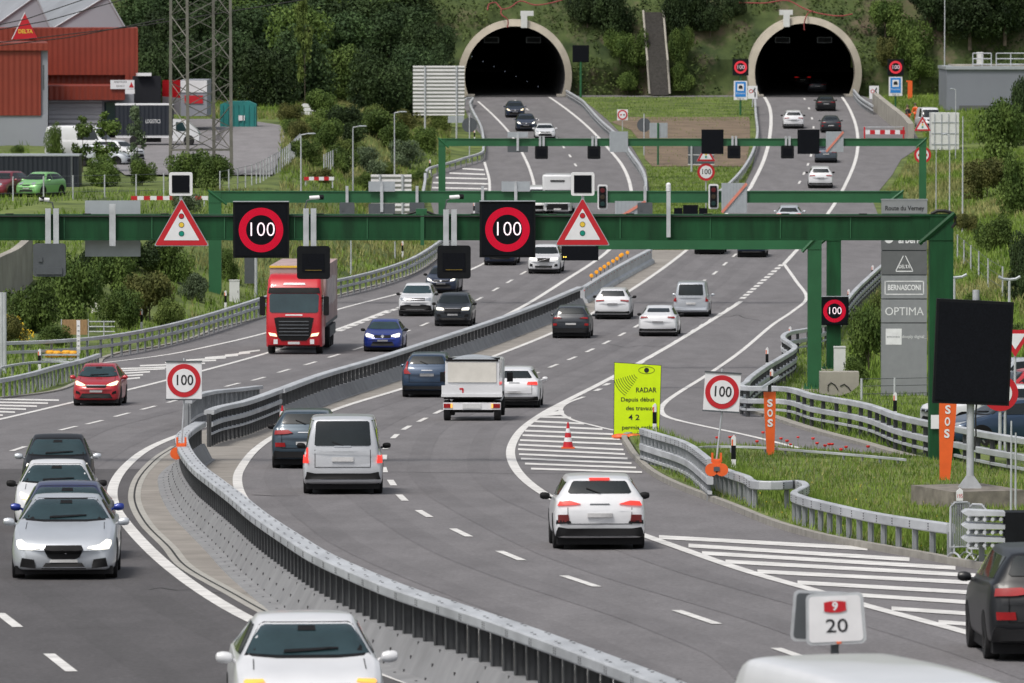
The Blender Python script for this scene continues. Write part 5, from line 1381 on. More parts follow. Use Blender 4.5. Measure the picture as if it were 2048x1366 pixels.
def vehicle(label, cat, style, L, W, H, col, loc, rotz, front=None, rear=None, group=None, wr=.33, roofcol=None, mirrorcol=None, name='car', head='head_on', sf=None, windows=True, bow=.10, extras=None, side_dark=False, glass='glass'):
    t = thing(name, label, cat, loc, rotz, group)
    st = STY[style]; rings = car_rings(st, L, W, H, bow)
    mb = MB(); mb.loft(rings, smooth=True)
    body = mb.build('body', CP_[col], t, sharp=60)
    bvh = BVHTree.FromPolygons([v.co for v in body.data.vertices], [p.vertices[:] for p in body.data.polygons])
    h2 = W / 2
    cols = list(zip(*st)); at = lambda c, tt: float(mono(cols[0], cols[c], tt))
    # indices of cowl / roof
    van = style == 'van'
    tc, tr = {'hatch': (.255,.42), 'suv': (.245,.40), 'sedan': (.29,.44), 'coupeback': (.29,.44), 'van': (.16,.29), 'smart': (.22,.42)}[style]
    te, tl = {'hatch': (.86,.955), 'suv': (.90,.965), 'sedan': (.68,.85), 'coupeback': (.70,.90), 'van': (.97,.99), 'smart': (.84,.96)}[style]
    zc, zrf_ = at(1, tc) * H, at(1, tr) * H
    # windscreen
    zc2 = zc + .03; zr2 = zrf_ - .055
    wl, wu = at(3, tc) * h2 * .99, at(3, tr) * h2 * .93
    decal(bvh, [(-wl, zc2), (-wl*.5, zc2-.02), (wl*.5, zc2-.02), (wl, zc2), ((wl+wu)/2+.01, (zc2+zr2)/2), (wu, zr2-.02), (wu*.9, zr2), (-wu*.9, zr2), (-wu, zr2-.02), (-(wl+wu)/2-.01, (zc2+zr2)/2)], 'F', M[glass], 'windscreen', t)
    mb = MB(); mb.box((0, -L/2 + L*tc + .02, zc - .02), (W*.62, .06, .02)); mb.build('wiper_cowl', M['trim'], t)
    near = loc[1] < 285
    if near:
        k_ = 1.035
        decal(bvh, [(-wl*k_, zc2-.02), (-wl*.5, zc2-.05), (wl*.5, zc2-.05), (wl*k_, zc2-.02), (wu*k_, zr2), (wu*.93, zr2+.03), (-wu*.93, zr2+.03), (-wu*k_, zr2)], 'F', M['trim'], 'windscreen_surround', t, off=.004)
        for s_ in (-1, 1): decal(bvh, [(s_*wl*.05-.25, zc2+.0), (s_*wl*.05-.24, zc2+.03), (s_*wl*.05+.33, zc2+.055), (s_*wl*.05+.33, zc2+.04)], 'F', M['trim'], 'wiper', t, off=.035)
        decal(bvh, [(-.11, zr2-.07), (.11, zr2-.07), (.10, zr2-.015), (-.10, zr2-.015)], 'F', M['trim'], 'inner_mirror', t, off=.016)
        if front:
            for s_ in (-1, 1): decal(bvh, [(s_*h2*.74, H*.60), (s_*h2*.74+.012, H*.60), (s_*wl*.9+.012, zc-.03), (s_*wl*.9, zc-.03)], 'F', M['trim'], 'bonnet_gap', t, off=.008)
        if rear:
            xg = h2*.70
            for q in ([(-xg, H*.345), (xg, H*.345), (xg, H*.345+.012), (-xg, H*.345+.012)], [(-xg, H*.345), (-xg+.012, H*.345), (-xg+.012, H*.57), (-xg, H*.57)], [(xg-.012, H*.345), (xg, H*.345), (xg, H*.57), (xg-.012, H*.57)]):
                decal(bvh, q, 'R', M['trim'], 'tailgate_gap', t, off=.008)
    # rear window
    zt2, zl2 = at(1, te) * H - .05, at(1, tl) * H + .05
    if van: zt2, zl2 = H * .93, H * .62
    wu, wl = at(3, te) * h2 * .90, at(3, tl) * h2 * .88
    decal(bvh, [(-wl, zl2+.03), (-wl*.94, zl2), (wl*.94, zl2), (wl, zl2+.03), (wu, zt2-.03), (wu*.93, zt2), (-wu*.93, zt2), (-wu, zt2-.03)], 'R', M['glass'], 'rear_window', t)
    # side windows
    if windows:
        zb0 = at(2, .5) * H + .035; zt0 = at(1, .55) * H - .11
        ya = -L/2 + L*(tc + (tr - tc) * .35) + .1; yb = -L/2 + L*(tr) + .12; yc = -L/2 + L*.53; yd = -L/2 + L*(te - .04); ye = -L/2 + L*(tl - .06)
        if van: yd, ye = L * .05, L * .05
        decal(bvh, [(ya, zb0), (yc - .03, zb0), (yc - .03, zt0), (yb, zt0 - .02)], 'S', M['glass'], 'side_window', t, mirror=True, grid=.2)
        if not van: decal(bvh, [(yc + .03, zb0), (ye, zb0 + .04), (yd, zt0 - .03), (yc + .03, zt0)], 'S', M['glass'], 'side_window', t, mirror=True, grid=.2)
        elif side_dark: decal(bvh, [(yc + .03, zb0), (L*.45, zb0), (L*.45, zt0), (yc + .03, zt0)], 'S', M['glass'], 'side_window', t, mirror=True, grid=.3)
    if near and rear:
        decal(bvh, [(-.02, zl2+.0), (.02, zl2), (.26, zl2+.09), (.25, zl2+.105)], 'R', M['trim'], 'rear_wiper', t, off=.03)
        decal(bvh, [(-h2*.22, H*.605), (h2*.22, H*.605), (h2*.20, H*.62), (-h2*.20, H*.62)], 'R', M['chrome' if col not in ('white',) else 'grey_dark'], 'handle_strip', t, off=.012)
    # wheels and arches
    yf, yr = -L/2 + L*.20, -L/2 + L*.80
    if van: yf, yr = -L/2 + L*.17, L*.28
    for s in (-1, 1):
        for yy in (yf, yr): wheel(t, s * (h2 - .115), yy, wr, .215, s)
    for yy in (yf, yr):
        decal(bvh, [(yy + (wr+.05)*math.cos(a), max(H*.135, wr + (wr+.05)*math.sin(a))) for a in np.linspace(-.5, math.pi+.5, 14)], 'S', M['trim'], 'wheel_arch', t, mirror=True, grid=.2, off=.006)
    # underbody shade block so no light passes under the body
    MB().box((0, 0, H*.12), (W*.92, L*.90, H*.10)).build('underbody', M['trim'], t)
    mc = M['trim'] if mirrorcol == 'trim' else CP_[mirrorcol or col]
    for s in (-1, 1): mirror_part(t, s * (h2 + .09), -L/2 + L*(tc + .09), H * .665 if not van else H*.57, mc, s)
    Z = H
    if front:
        F_ = front
        for nm, m, poly, mir in F_:
            mm = M[head] if m == 'HEAD' else (CP_[m[1:]] if m[0] == '@' else M[m])
            decal(bvh, [(x * h2, z * Z) for x, z in poly], 'F', mm, nm, t, mirror=mir, grid=.06, off=.034 if nm in ('number_plate', 'badge', 'chrome_strip', 'inner_light') else .020)
    if rear:
        for nm, m, poly, mir in rear:
            mm = CP_[m[1:]] if m[0] == '@' else M[m]
            decal(bvh, [(x * h2, z * Z) for x, z in poly], 'R', mm, nm, t, mirror=mir, grid=.06, off=.034 if nm in ('number_plate', 'badge', 'chrome_strip', 'tail_light', 'brake_light') else (.05 if nm == 'lower_bumper' else .020))
    if extras: extras(t, bvh, L, W, H)
    return t
def box_(x0, x1, z0, z1): return [(x0, z0), (x1, z0), (x1, z1), (x0, z1)]
# fronts: list of (part, material, polygon (x as fraction of half width, z as fraction of height), mirrored)
FR_generic = [('headlight', 'HEAD', [(.56,.455),(.80,.47),(.86,.53),(.84,.565),(.60,.51)], True),
    ('upper_grille', 'trim', [(-.46,.44),(.46,.44),(.52,.50),(-.52,.50)], False), ('lower_grille', 'trim', [(-.60,.20),(.60,.20),(.66,.27),(.52,.34),(-.52,.34),(-.66,.27)], False),
    ('number_plate', 'plate', box_(-.28,.28,.345,.395), False), ('chrome_strip', 'chrome', box_(-.44,.44,.485,.497), False), ('badge', 'chrome', [(.06*math.cos(a), .472+.03*math.sin(a)) for a in np.linspace(0, 6.28, 10)[:-1]], False)]
FR_jag = [('headlight', 'HEAD', [(.44,.385),(.60,.365),(.84,.375),(.885,.43),(.88,.475),(.80,.485),(.66,.425),(.48,.405)], True),
    ('upper_grille', 'trim', [(-.30,.28),(-.22,.255),(.22,.255),(.30,.28),(.37,.37),(.33,.42),(-.33,.42),(-.37,.37)], False),
    ('lower_grille', 'trim', [(-.42,.14),(.42,.14),(.34,.21),(-.34,.21)], False), ('air_intake', 'trim', [(.52,.15),(.82,.165),(.78,.27),(.56,.25)], True), ('badge', 'chrome', [(-.05,.345),(.05,.315),(.06,.335),(-.03,.37)], False), ('number_plate', 'plate', box_(-.26,.26,.215,.25), False)]
FR_honda = [('headlight', 'HEAD', [(.42,.49),(.62,.475),(.84,.50),(.90,.575),(.84,.59),(.58,.535)], True), ('upper_grille', 'trim', [(-.40,.44),(.40,.44),(.46,.50),(-.46,.50)], False), ('chrome_strip', 'chrome', box_(-.40,.40,.482,.497), False),
    ('lower_grille', 'trim', [(-.70,.19),(.70,.19),(.58,.30),(-.58,.30)], False), ('fog_lamp_housing', 'trim', [(.66,.28),(.84,.30),(.84,.37),(.70,.34)], True), ('number_plate', 'plate', box_(-.26,.26,.33,.385), False)]
FR_clio = [('headlight', 'HEAD', [(.45,.48),(.66,.455),(.84,.47),(.88,.55),(.82,.58),(.58,.54),(.44,.515)], True), ('upper_grille', 'trim', [(-.40,.44),(.40,.44),(.44,.52),(-.44,.52)], False), ('badge', 'chrome', [(0,.43),(.09,.485),(0,.54),(-.09,.485)], False),
    ('lower_grille', 'trim', [(-.60,.20),(.60,.20),(.50,.32),(-.50,.32)], False), ('number_plate', 'plate', box_(-.26,.26,.335,.385), False)]
FR_suv = [('headlight', 'HEAD', [(.48,.50),(.84,.50),(.88,.56),(.84,.585),(.50,.56)], True), ('upper_grille', 'trim', [(-.42,.40),(.42,.40),(.46,.56),(-.46,.56)], False), ('lower_grille', 'trim', [(-.72,.19),(.72,.19),(.76,.27),(-.76,.27)], False),
    ('number_plate', 'plate', box_(-.27,.27,.34,.39), False), ('chrome_strip', 'chrome', box_(-.42,.42,.545,.556), False), ('fog_lamp_housing', 'trim', [(.62,.30),(.84,.31),(.84,.39),(.66,.37)], True)]
FR_duster = [('headlight', 'head_off', [(.56,.50),(.84,.495),(.88,.56),(.82,.58),(.58,.56)], True), ('upper_grille', 'trim', [(-.54,.49),(.54,.49),(.54,.565),(-.54,.565)], False), ('chrome_strip', 'chrome', box_(-.5,.5,.515,.53), False), ('lower_grille', 'trim', [(-.92,.19),(.92,.19),(.86,.34),(.5,.37),(-.5,.37),(-.86,.34)], False),
    ('number_plate', 'plate', box_(-.27,.27,.345,.40), False)]
FR_volvo = [('headlight', 'HEAD', [(.46,.51),(.84,.505),(.88,.56),(.84,.58),(.48,.565)], True), ('upper_grille', 'trim', [(-.36,.44),(.36,.44),(.40,.565),(-.40,.565)], False), ('chrome_strip', 'chrome', [(-.36,.45),(-.32,.45),(.36,.555),(.32,.555)], False), ('lower_grille', 'trim', [(-.50,.21),(.50,.21),(.55,.30),(-.55,.30)], False), ('air_intake', 'trim', [(.66,.26),(.86,.28),(.84,.37),(.70,.36)], True), ('number_plate', 'plate', box_(-.27,.27,.335,.385), False)]
FR_micra = [('headlight', 'head_off', [(.52+.15*math.cos(a), .545+.045*math.sin(a)) for a in np.linspace(0, 6.28, 12)[:-1]], True), ('upper_grille', 'trim', [(-.30,.46),(.30,.46),(.34,.50),(-.34,.50)], False), ('lower_grille', 'trim', [(-.55,.22),(.55,.22),(.50,.30),(-.50,.30)], False), ('number_plate', 'plate', box_(-.26,.26,.33,.385), False)]
FR_retro = [('headlight', 'head_off', [(.56+.15*math.cos(a), .50+.05*math.sin(a)) for a in np.linspace(0, 6.28, 12)[:-1]], True), ('upper_grille', 'chrome', [(-.24,.34),(.24,.34),(.34,.54),(-.34,.54)], False), ('lower_grille', 'trim', [(-.50,.21),(.50,.21),(.46,.27),(-.46,.27)], False), ('number_plate', 'plate', box_(-.26,.26,.29,.335), False)]
def RR(tail, plate_z=.47, low='trim', lowz=(.19,.31), lit=True, brake=False, extra=None, plate=True):
    r = [('tail_light', 'tail_on' if lit else 'tail_off', tail, True), ('lower_bumper', low, [(-.93,lowz[0]),(.93,lowz[0]),(.90,lowz[1]),(.7,lowz[1]-.02),(-.7,lowz[1]-.02),(-.90,lowz[1])], False)]
    if plate: r.append(('number_plate', 'plate', box_(-.27,.27,plate_z,plate_z+.055), False))
    if brake: r.append(('brake_light', 'tail_on', box_(-.22,.22,.925,.945), False))
    return r + (extra or [])
RR_kona = RR([(.42,.615),(.66,.60),(.90,.595),(.86,.645),(.66,.655)], .44, brake=True, lowz=(.19,.31), extra=[('bumper_lamp', 'tail_dim', [(.66,.38),(.90,.37),(.90,.47),(.68,.475)], True), ('air_intake', 'trim', [(.62,.36),(.94,.35),(.93,.40),(.64,.39)], True)])
RR_kona2 = RR([(.45,.62),(.90,.60),(.88,.64),(.66,.65)], .42, lit=False, lowz=(.19,.34), extra=[('bumper_lamp', 'tail_off', [(.72,.40),(.92,.39),(.92,.46),(.74,.47)], True)])
RR_van = RR([(.86,.40),(.975,.40),(.955,.60),(.87,.60)], .42, lowz=(.20,.29))
RR_vwsuv = RR([(.36,.60),(.60,.58),(.90,.575),(.88,.64),(.50,.65)], .40, lit=False, lowz=(.19,.31), extra=[('bumper_lamp', 'tail_off', [(.58,.37),(.88,.37),(.88,.44),(.60,.44)], True)])
RR_volvo = RR([(.62,.53),(.88,.53),(.90,.60),(.84,.66),(.78,.80),(.73,.80),(.76,.62)], .48, lit=False, lowz=(.19,.28))
RR_leon = RR([(.50,.58),(.90,.565),(.88,.635),(.54,.63)], .36, lowz=(.20,.29))
RR_bmw = RR([(.44,.60),(.90,.575),(.88,.62),(.46,.635)], .47, lit=False, low='trim', lowz=(.20,.28))
RR_tesla = RR([(.50,.635),(.88,.60),(.84,.655),(.52,.66)], .46, lit=False, lowz=(.19,.28))
RR_caddy = RR([(.82,.44),(.97,.44),(.95,.58),(.84,.58)], .36, lit=False, low='@silver', lowz=(.20,.28))
def heading(x, y, dx=None, p2=None):
    """direction of the lane at pixel, from the vector to another pixel further up the lane"""
    a, b = G(x, y), G(*p2); d = b - a; return .62 * math.atan2(d.x, d.y)
def put(label, cx, gy, p2, **kw):
    """cx, gy = pixel of the point between the tyres nearest the camera; p2 = pixel further along the lane"""
    facing = kw.pop('face', 'F'); L = kw['L']
    g = G(cx, gy); ang = heading(cx, gy, p2=p2)
    d = Vector((math.sin(ang), math.cos(ang), 0)); p = g + d * L * .31
    p.z = zrf(p.y)
    rz = -ang if facing == 'F' else -ang + math.pi
    o = vehicle(label, kw.pop('cat', 'car'), loc=p, rotz=rz, **kw)
    sl = math.atan((zrf(p.y + 2) - zrf(p.y - 2)) / 4)
    o.rotation_euler = (sl if facing == 'F' else -sl, 0, rz)
    return o
GL = 'cars coming towards the camera'; GRt = 'cars driving away towards the tunnels'
# ---- left carriageway, coming towards the camera
put('silver grey saloon with an oval dark grille, large at the left edge', 130, 1156, (134,1090), style='sedan', L=4.95, W=1.88, H=1.46, col='silver', front=FR_jag, group=GL, wr=.34, glass='glass_tint')
put('white car half out of the frame at the bottom, with glowing orange lamps', 618, 1488, (540,1416), style='hatch', L=4.1, W=1.80, H=1.50, col='white', front=[('headlight', 'indicator', [(.60,.515),(.84,.50),(.87,.515),(.84,.53),(.62,.535)], True)] + FR_generic[1:], group=GL, glass='glass_tint')
put('navy car squeezed between the silver saloon and the white hatchback', 133, 1118, (136,1060), style='hatch', L=4.2, W=1.78, H=1.45, col='indigo', front=FR_generic, group=GL, mirrorcol='blue', glass='glass_tint')
put('white hatchback with black mirrors in the queue at the left edge', 112, 1063, (116,1000), style='hatch', L=4.0, W=1.72, H=1.48, col='white', front=FR_generic, group=GL, mirrorcol='trim', glass='glass_tint', head='head_warm')
put('tiny black two-seater at the back of the left queue', 115, 1000, (118,960), style='smart', L=2.7, W=1.66, H=1.54, col='black', front=FR_generic, group=GL, glass='glass_tint', mirrorcol='silver')
put('red hatchback with lit headlights in the left carriageway', 195, 811, (240,796), style='hatch', L=4.0, W=1.70, H=1.50, col='red', front=FR_honda, group=GL, head='head_warm', glass='glass_tint')
put('bright blue hatchback right of the red lorry', 767, 703, (800,690), style='hatch', L=4.05, W=1.76, H=1.44, col='blue', front=FR_clio, group=GL, mirrorcol='trim', glass='glass_tint')
put('white boxy off-roader with black lower bumper, above the blue hatchback', 833, 632, (860,622), style='suv', L=4.3, W=1.80, H=1.66, col='white', front=FR_duster, group=GL, mirrorcol='trim', glass='glass_tint')
put('dark grey off-roader with lit lamps beside the white boxy off-roader', 907, 652, (935,640), style='suv', L=4.4, W=1.85, H=1.62, col='darkgrey', front=FR_suv, group=GL, mirrorcol='trim')
put('dark blue car just under the black signal box near the right 100 sign', 884, 586, (915,576), style='hatch', L=4.4, W=1.8, H=1.50, col='navy', front=FR_generic, group=GL, mirrorcol='trim')
put('white off-roader below the right traffic light triangle', 1089, 547, (1110,539), style='suv', L=4.7, W=1.9, H=1.66, col='white', front=FR_volvo, group=GL, mirrorcol='trim')
put('dark van with a red strip half hidden behind the right lit 100 sign', 1001, 530, (1020,522), style='van', L=5.0, W=1.95, H=1.95, col='navy', front=FR_generic, group=GL, head='head_off', cat='van', name='van')
put('white sports car nearest under the left tunnel, in front of two black cars', 1090, 277, (1078,262), style='hatch', L=4.3, W=1.8, H=1.25, col='white', front=FR_generic, group=GL, head='head_off')
put('middle dark car of the row leaving the left tunnel', 1052, 262, (1042,250), style='hatch', L=4.2, W=1.78, H=1.48, col='navy', front=FR_generic, group=GL)
put('dark car with warm lamps, first outside the left tunnel', 1030, 235, (1022,224), style='hatch', L=4.2, W=1.76, H=1.48, col='navy', front=FR_generic, group=GL, head='head_warm')
put('white van mostly hidden behind the white lorry cab', 1080, 428, (1085,415), style='van', L=4.8, W=1.9, H=1.9, col='white', front=FR_generic, group=GL, head='head_off', cat='van', name='van')
# ---- right carriageway, driving away
K = dict(face='R')
put('white crossover with glowing red lamps, large in the right carriageway', 1197, 1097, (1140,1052), face='R', style='suv', L=4.2, W=1.80, H=1.46, col='white', rear=RR_kona, group=GRt, mirrorcol='trim')
put('white passenger van with a dark rear window in the middle of the picture', 686, 987, (684,945), face='R', style='van', L=4.95, W=1.92, H=1.90, col='grey_silver', rear=RR_van, group=GRt, cat='van', name='van', wr=.34, side_dark=True, mirrorcol='trim')
put('teal grey off-roader half hidden behind the white passenger van', 612, 936, (640,905), face='R', style='suv', L=4.25, W=1.82, H=1.6, col='teal', rear=RR_vwsuv, group=GRt, mirrorcol='trim')
put('dark blue estate off-roader left of the white box truck', 856, 794, (890,780), face='R', style='suv', L=4.7, W=1.9, H=1.66, col='steelblue', rear=RR_volvo, group=GRt)
put('white hatchback with lit red lamps right of the white box truck', 1030, 815, (1060,800), face='R', style='hatch', L=4.35, W=1.8, H=1.46, col='white', rear=RR_leon, group=GRt)
put('dark grey crossover behind the pale movable barrier', 1143, 676, (1170,664), face='R', style='suv', L=4.2, W=1.80, H=1.55, col='darkgrey', rear=RR_kona2, group=GRt)
put('white crossover ahead of the dark grey one, nearest the median', 1226, 638, (1250,625), face='R', style='suv', L=4.4, W=1.84, H=1.58, col='white', rear=RR_bmw, group=GRt, mirrorcol='trim')
put('low white smooth saloon between the white crossover and the silver van', 1317, 672, (1345,660), face='R', style='coupeback', L=4.7, W=1.86, H=1.44, col='white', rear=RR_tesla, group=GRt, mirrorcol='trim')
put('silver compact van with red upright lamps, above the low white saloon', 1383, 633, (1405,622), face='R', style='van', L=4.4, W=1.8, H=1.80, col='silver', rear=RR_caddy, group=GRt, cat='van', name='van')
put('dark car below the green beam, left one of the two in the right lanes', 1419, 508, (1435,500), face='R', style='suv', L=4.5, W=1.88, H=1.6, col='darkgrey', rear=RR_bmw, group=GRt)
put('dark car below the green beam, right one of the two in the right lanes', 1504, 514, (1520,505), face='R', style='hatch', L=4.3, W=1.8, H=1.5, col='navy', rear=RR_bmw, group=GRt)
put('white car whose roof peeps over the nearest gantry beam', 1578, 455, (1590,446), face='R', style='hatch', L=4.3, W=1.8, H=1.5, col='silver', rear=RR_leon, group=GRt)
put('white off-roader between the middle and farthest gantries', 1641, 376, (1640,360), face='R', style='suv', L=4.6, W=1.85, H=1.6, col='white', rear=RR_bmw, group=GRt, mirrorcol='trim')
put('blue grey saloon just under the right large unlit display', 1652, 325, (1655,312), face='R', style='sedan', L=4.6, W=1.82, H=1.45, col='greyblue', rear=RR_bmw, group=GRt)
put('dark car with red lamps beside the white off-roader near the right tunnel', 1662, 265, (1660,252), face='R', style='sedan', L=4.5, W=1.8, H=1.45, col='darkgrey', rear=RR_kona2, group=GRt)
put('white car in the left lane just before the right tunnel', 1587, 257, (1583,244), face='R', style='suv', L=4.5, W=1.82, H=1.6, col='white', rear=RR_bmw, group=GRt, mirrorcol='trim')
put('black saloon entering the right tunnel', 1652, 222, (1646,210), face='R', style='sedan', L=4.6, W=1.84, H=1.42, col='black', rear=RR_bmw, group=GRt)
put('dark car already inside the right tunnel, nearer one', 1634, 186, (1630,180), face='R', style='sedan', L=4.6, W=1.84, H=1.42, col='darkgrey', rear=RR_bmw, group=GRt)
def tunnel_car():
    p = Vector((CEN[1].x - .5 + .05 * 28, YT + 28, zrf(YT + 28)))
    vehicle('dark car deep in the right tunnel with two red lamps', 'car', 'suv', 4.5, 1.84, 1.6, 'black', p, math.pi, rear=[(n_, 'tunnel_tail' if m_ == 'tail_on' else m_, q_, f_) for n_, m_, q_, f_ in RR_kona if n_ != 'brake_light'], group=GRt)
tunnel_car()
put('black off-roader cut by the right edge of the frame, low right', 2100, 1318, (2000,1262), face='R', style='suv', L=4.7, W=1.9, H=1.62, col='black', rear=RR_suv if 'RR_suv' in globals() else RR_vwsuv, group=GRt)
# white van whose roof crosses the bottom right corner, in the left carriageway close to the camera
gv = G(1800, 1345, 1.95)
vehicle('white van roof cutting across the bottom right corner, nearest vehicle', 'van', 'van', 5.3, 2.0, 1.95, 'white', gv, .30, front=FR_generic, group=GL, name='van')

# ---- lorries and the box truck
M['lorry_red'] = mat('red_lorry_paint', (.50, .008, .018), .35, 0, var=.04, coat=.5)
M['tarp'] = mat('pale_lorry_curtain', (.40, .29, .28), .7, var=.18, scale=.7)
def rbox(mb, W, L, z0, z1, cy, r=.12, top=None, mi=0, tw=None, tl=0):
    """rounded box; top = z of narrowing"""
    rings = []
    prof = rrect(W, L, r, 4)
    hs = [(z0, .96), (z0 + .05, 1.0), (z1 - .12, 1.0), (z1 - .03, .97), (z1, .90)]
    for z, k in hs: rings.append([Vector((x * (k if tw is None else k * (1 + (tw - 1) * (z - z0) / (z1 - z0))), cy + y * k + tl * (z - z0) / (z1 - z0), z)) for x, y in prof])
    mb.loft(rings, mi=mi, smooth=True)
def lorry(label, cx, gy, p2, col, trailer, LT, tw=2.5, cabH=3.52, low=False, group='lorries in the left carriageway', yellow=False):
    g = G(cx, gy); ang = heading(cx, gy, p2=p2); g.z = zrf(g.y)
    t = thing('lorry', label, 'lorry', tuple(g), -ang, group)
    W = 2.48
    mb = MB(); rings = []
    sec = [(.35,.00,1.0),(.45,-.06,1.0),(1.0,-.10,1.0),(1.45,-.08,1.0),(1.9,-.02,1.0),(2.75,.16,.985),(2.9,.22,.97),(3.3,.42,.95),(cabH,.80,.90),(cabH+.02,1.0,.80)]
    for z, yo, k in sec:
        pr = rrect(W * k, 2.3, .20, 4); ring = []
        for x, y in pr:
            yy = y + 1.15
            if y < 0: yy = yo + (yy) * (1 - 0) if False else yy + yo * (1 - max(0, yy) / 2.3)
            ring.append(Vector((x, yy, z)))
        rings.append(ring)
    mb.loft(rings); cab = mb.build('cab', M[col], t, sharp=35)
    bvh = BVHTree.FromPolygons([v.co for v in cab.data.vertices], [p.vertices[:] for p in cab.data.polygons])
    D = lambda nm, m, poly, mir=False, off=.02, view='F': decal(bvh, poly, view, M[m], nm, t, mirror=mir, off=off, grid=.2)
    D('windscreen', 'glass_tint', [(-1.08,1.92),(-1.0,1.86),(1.0,1.86),(1.08,1.92),(1.10,2.62),(1.0,2.70),(-1.0,2.70),(-1.10,2.62)])
    D('sun_visor', 'trim', [(-1.14,2.72),(1.14,2.72),(1.10,2.95),(-1.10,2.95)], off=.05)
    D('grille', 'trim', [(-.55,.62),(.55,.62),(.72,.80),(.88,1.62),(.70,1.66),(-.70,1.66),(-.88,1.62),(-.72,.80)], off=.03)
    for k in range(5): D('grille_slat', 'grey_dark', [(-.66,.85+.15*k),(.66,.85+.15*k),(.67,.89+.15*k),(-.67,.89+.15*k)], off=.05)
    D('headlight', 'head_warm', [(.74,.80),(1.05,.84),(1.12,.98),(.80,.93)], True, off=.03)
    D('fog_lamp', 'white', [(.72,.47),(.90,.47),(.90,.68),(.72,.68)], True)
    D('number_plate', 'plate', [(-.26,.46),(.26,.46),(.26,.57),(-.26,.57)], off=.04)
    D('bumper_gap', 'trim', [(-1.15,.36),(1.15,.36),(1.15,.42),(-1.15,.42)], off=.02)
    if col == 'lorry_red':
        D('roof_name', 'letter_white', [(-.50,3.08),(.50,3.08),(.46,3.17),(-.46,3.17)], off=.02)
        D('badge', 'letter_white', [(-.38,1.73),(.38,1.73),(.38,1.78),(-.38,1.78)])
    D('side_window', 'glass', [(.45,1.9),(1.35,1.9),(1.35,2.6),(.6,2.6)], True, view='S')
    for s in (-1, 1):
        mb = MB(); mb.plate(rrect(.24, .85, .06, 3, s * 1.42, 2.15), -.05, .12, c=(0, .25, 0)); mb.cyl((s*1.2, .35, 2.5), (s*1.42, .3, 2.5), .03); mb.build('mirror', M['trim'], t)
        for y in (1.15,): wheel(t, s * 1.07, y, .50, .30, s)
    for y in ([5.0, LT - 3.6, LT - 2.3, LT - 1.0] if trailer else []):
        for s in (-1, 1): wheel(t, s * 1.05, y + 1.2, .50, .34, s)
    MB().box((0, LT/2 + 1, .85), (1.6, LT, .35)).build('chassis', M['trim'], t)
    if trailer:
        h1 = 3.78
        MB().box((0, 2.75 + LT/2, (1.15 + h1)/2), (2.52, LT, h1 - 1.15)).build('trailer', M[trailer], t)
        MB().box((0, 2.76 + LT/2, h1 + .03), (2.54, LT, .07)).build('trailer_roof', M['tarp' if yellow else 'white'], t)
        if yellow: MB().box((0, 2.70, h1 + .02), (2.54, .10, .09)).build('yellow_edge', M['yellow'], t)
        MB().box((0, 2.73, (1.1 + h1)/2), (2.5, .06, h1 - 1.1)).build('front_board', M['tarp'], t)
        MB().box((0, 2.75 + LT/2 + 1, .75), (2.5, LT * .5, .5)).build('side_guard', M['grey_dark'], t)
        if trailer == 'tarp':
            for k, yy in enumerate(np.linspace(4.2, LT + 1, 6)): MB().box((1.265, yy, 2.6), (.01, .9, 1.3 - .1 * (k % 3))).build('curtain_print', M['letter_pink'], t)
            o = MB().box((1.262, 2.75 + LT / 2, 1.2), (.015, LT, .14)).build('curtain_edge', M['grey_dark'], t)
    return t
M['letter_pink'] = mat('pale_curtain_print', (.55, .48, .47), .7, var=.2, scale=3)
lorry('red lorry with a black grille and pale curtain trailer in the left carriageway', 588, 709, (632,690), 'lorry_red', 'tarp', 8.5, yellow=True)
M['lorry_white'] = CP_['white']
g = G(1115, 431); t = thing('camper_van', 'white high camper van half hidden behind the middle gantry beam', 'camper', (g.x, g.y, zrf(g.y)), -.05)
mb = MB(); rbox(mb, 2.15, 4.6, 1.75, 2.85, 2.3, .25); rbox(mb, 2.1, 4.0, .45, 1.8, 3.0, .2); mb.build('body', CP_['white'], t)
mb = MB(); mb.loft([[Vector((x * w, y, z)) for x, z in ((-1, .35), (1, .35), (1, zt), (-1, zt))] for y, w, zt in ((-.35, .85, .85), (.1, .98, 1.0), (1.0, 1.0, 1.15))], smooth=False); mb.build('bonnet', CP_['white'], t)
MB().box((0, .95, 1.45), (1.8, .1, .6)).build('windscreen', M['glass_tint'], t)
MB().box((0, -.02, 2.42), (1.0, .05, .10)).build('slot_window', M['trim'], t)
MB().box((0, -.38, .62), (1.5, .08, .42)).build('grille', M['trim'], t)
MB().box((0, -.42, .45), (.5, .04, .11)).build('number_plate', M['plate'], t)
for s_ in (-1, 1):
    MB().box((s_ * .78, -.39, .78), (.26, .06, .16)).build('headlight', M['head_off'], t); wheel(t, s_ * .92, .5, .34, .22, s_); wheel(t, s_ * .92, 3.9, .34, .22, s_)
    MB().box((s_ * 1.22, .6, 1.3), (.18, .1, .34)).build('mirror', M['trim'], t)
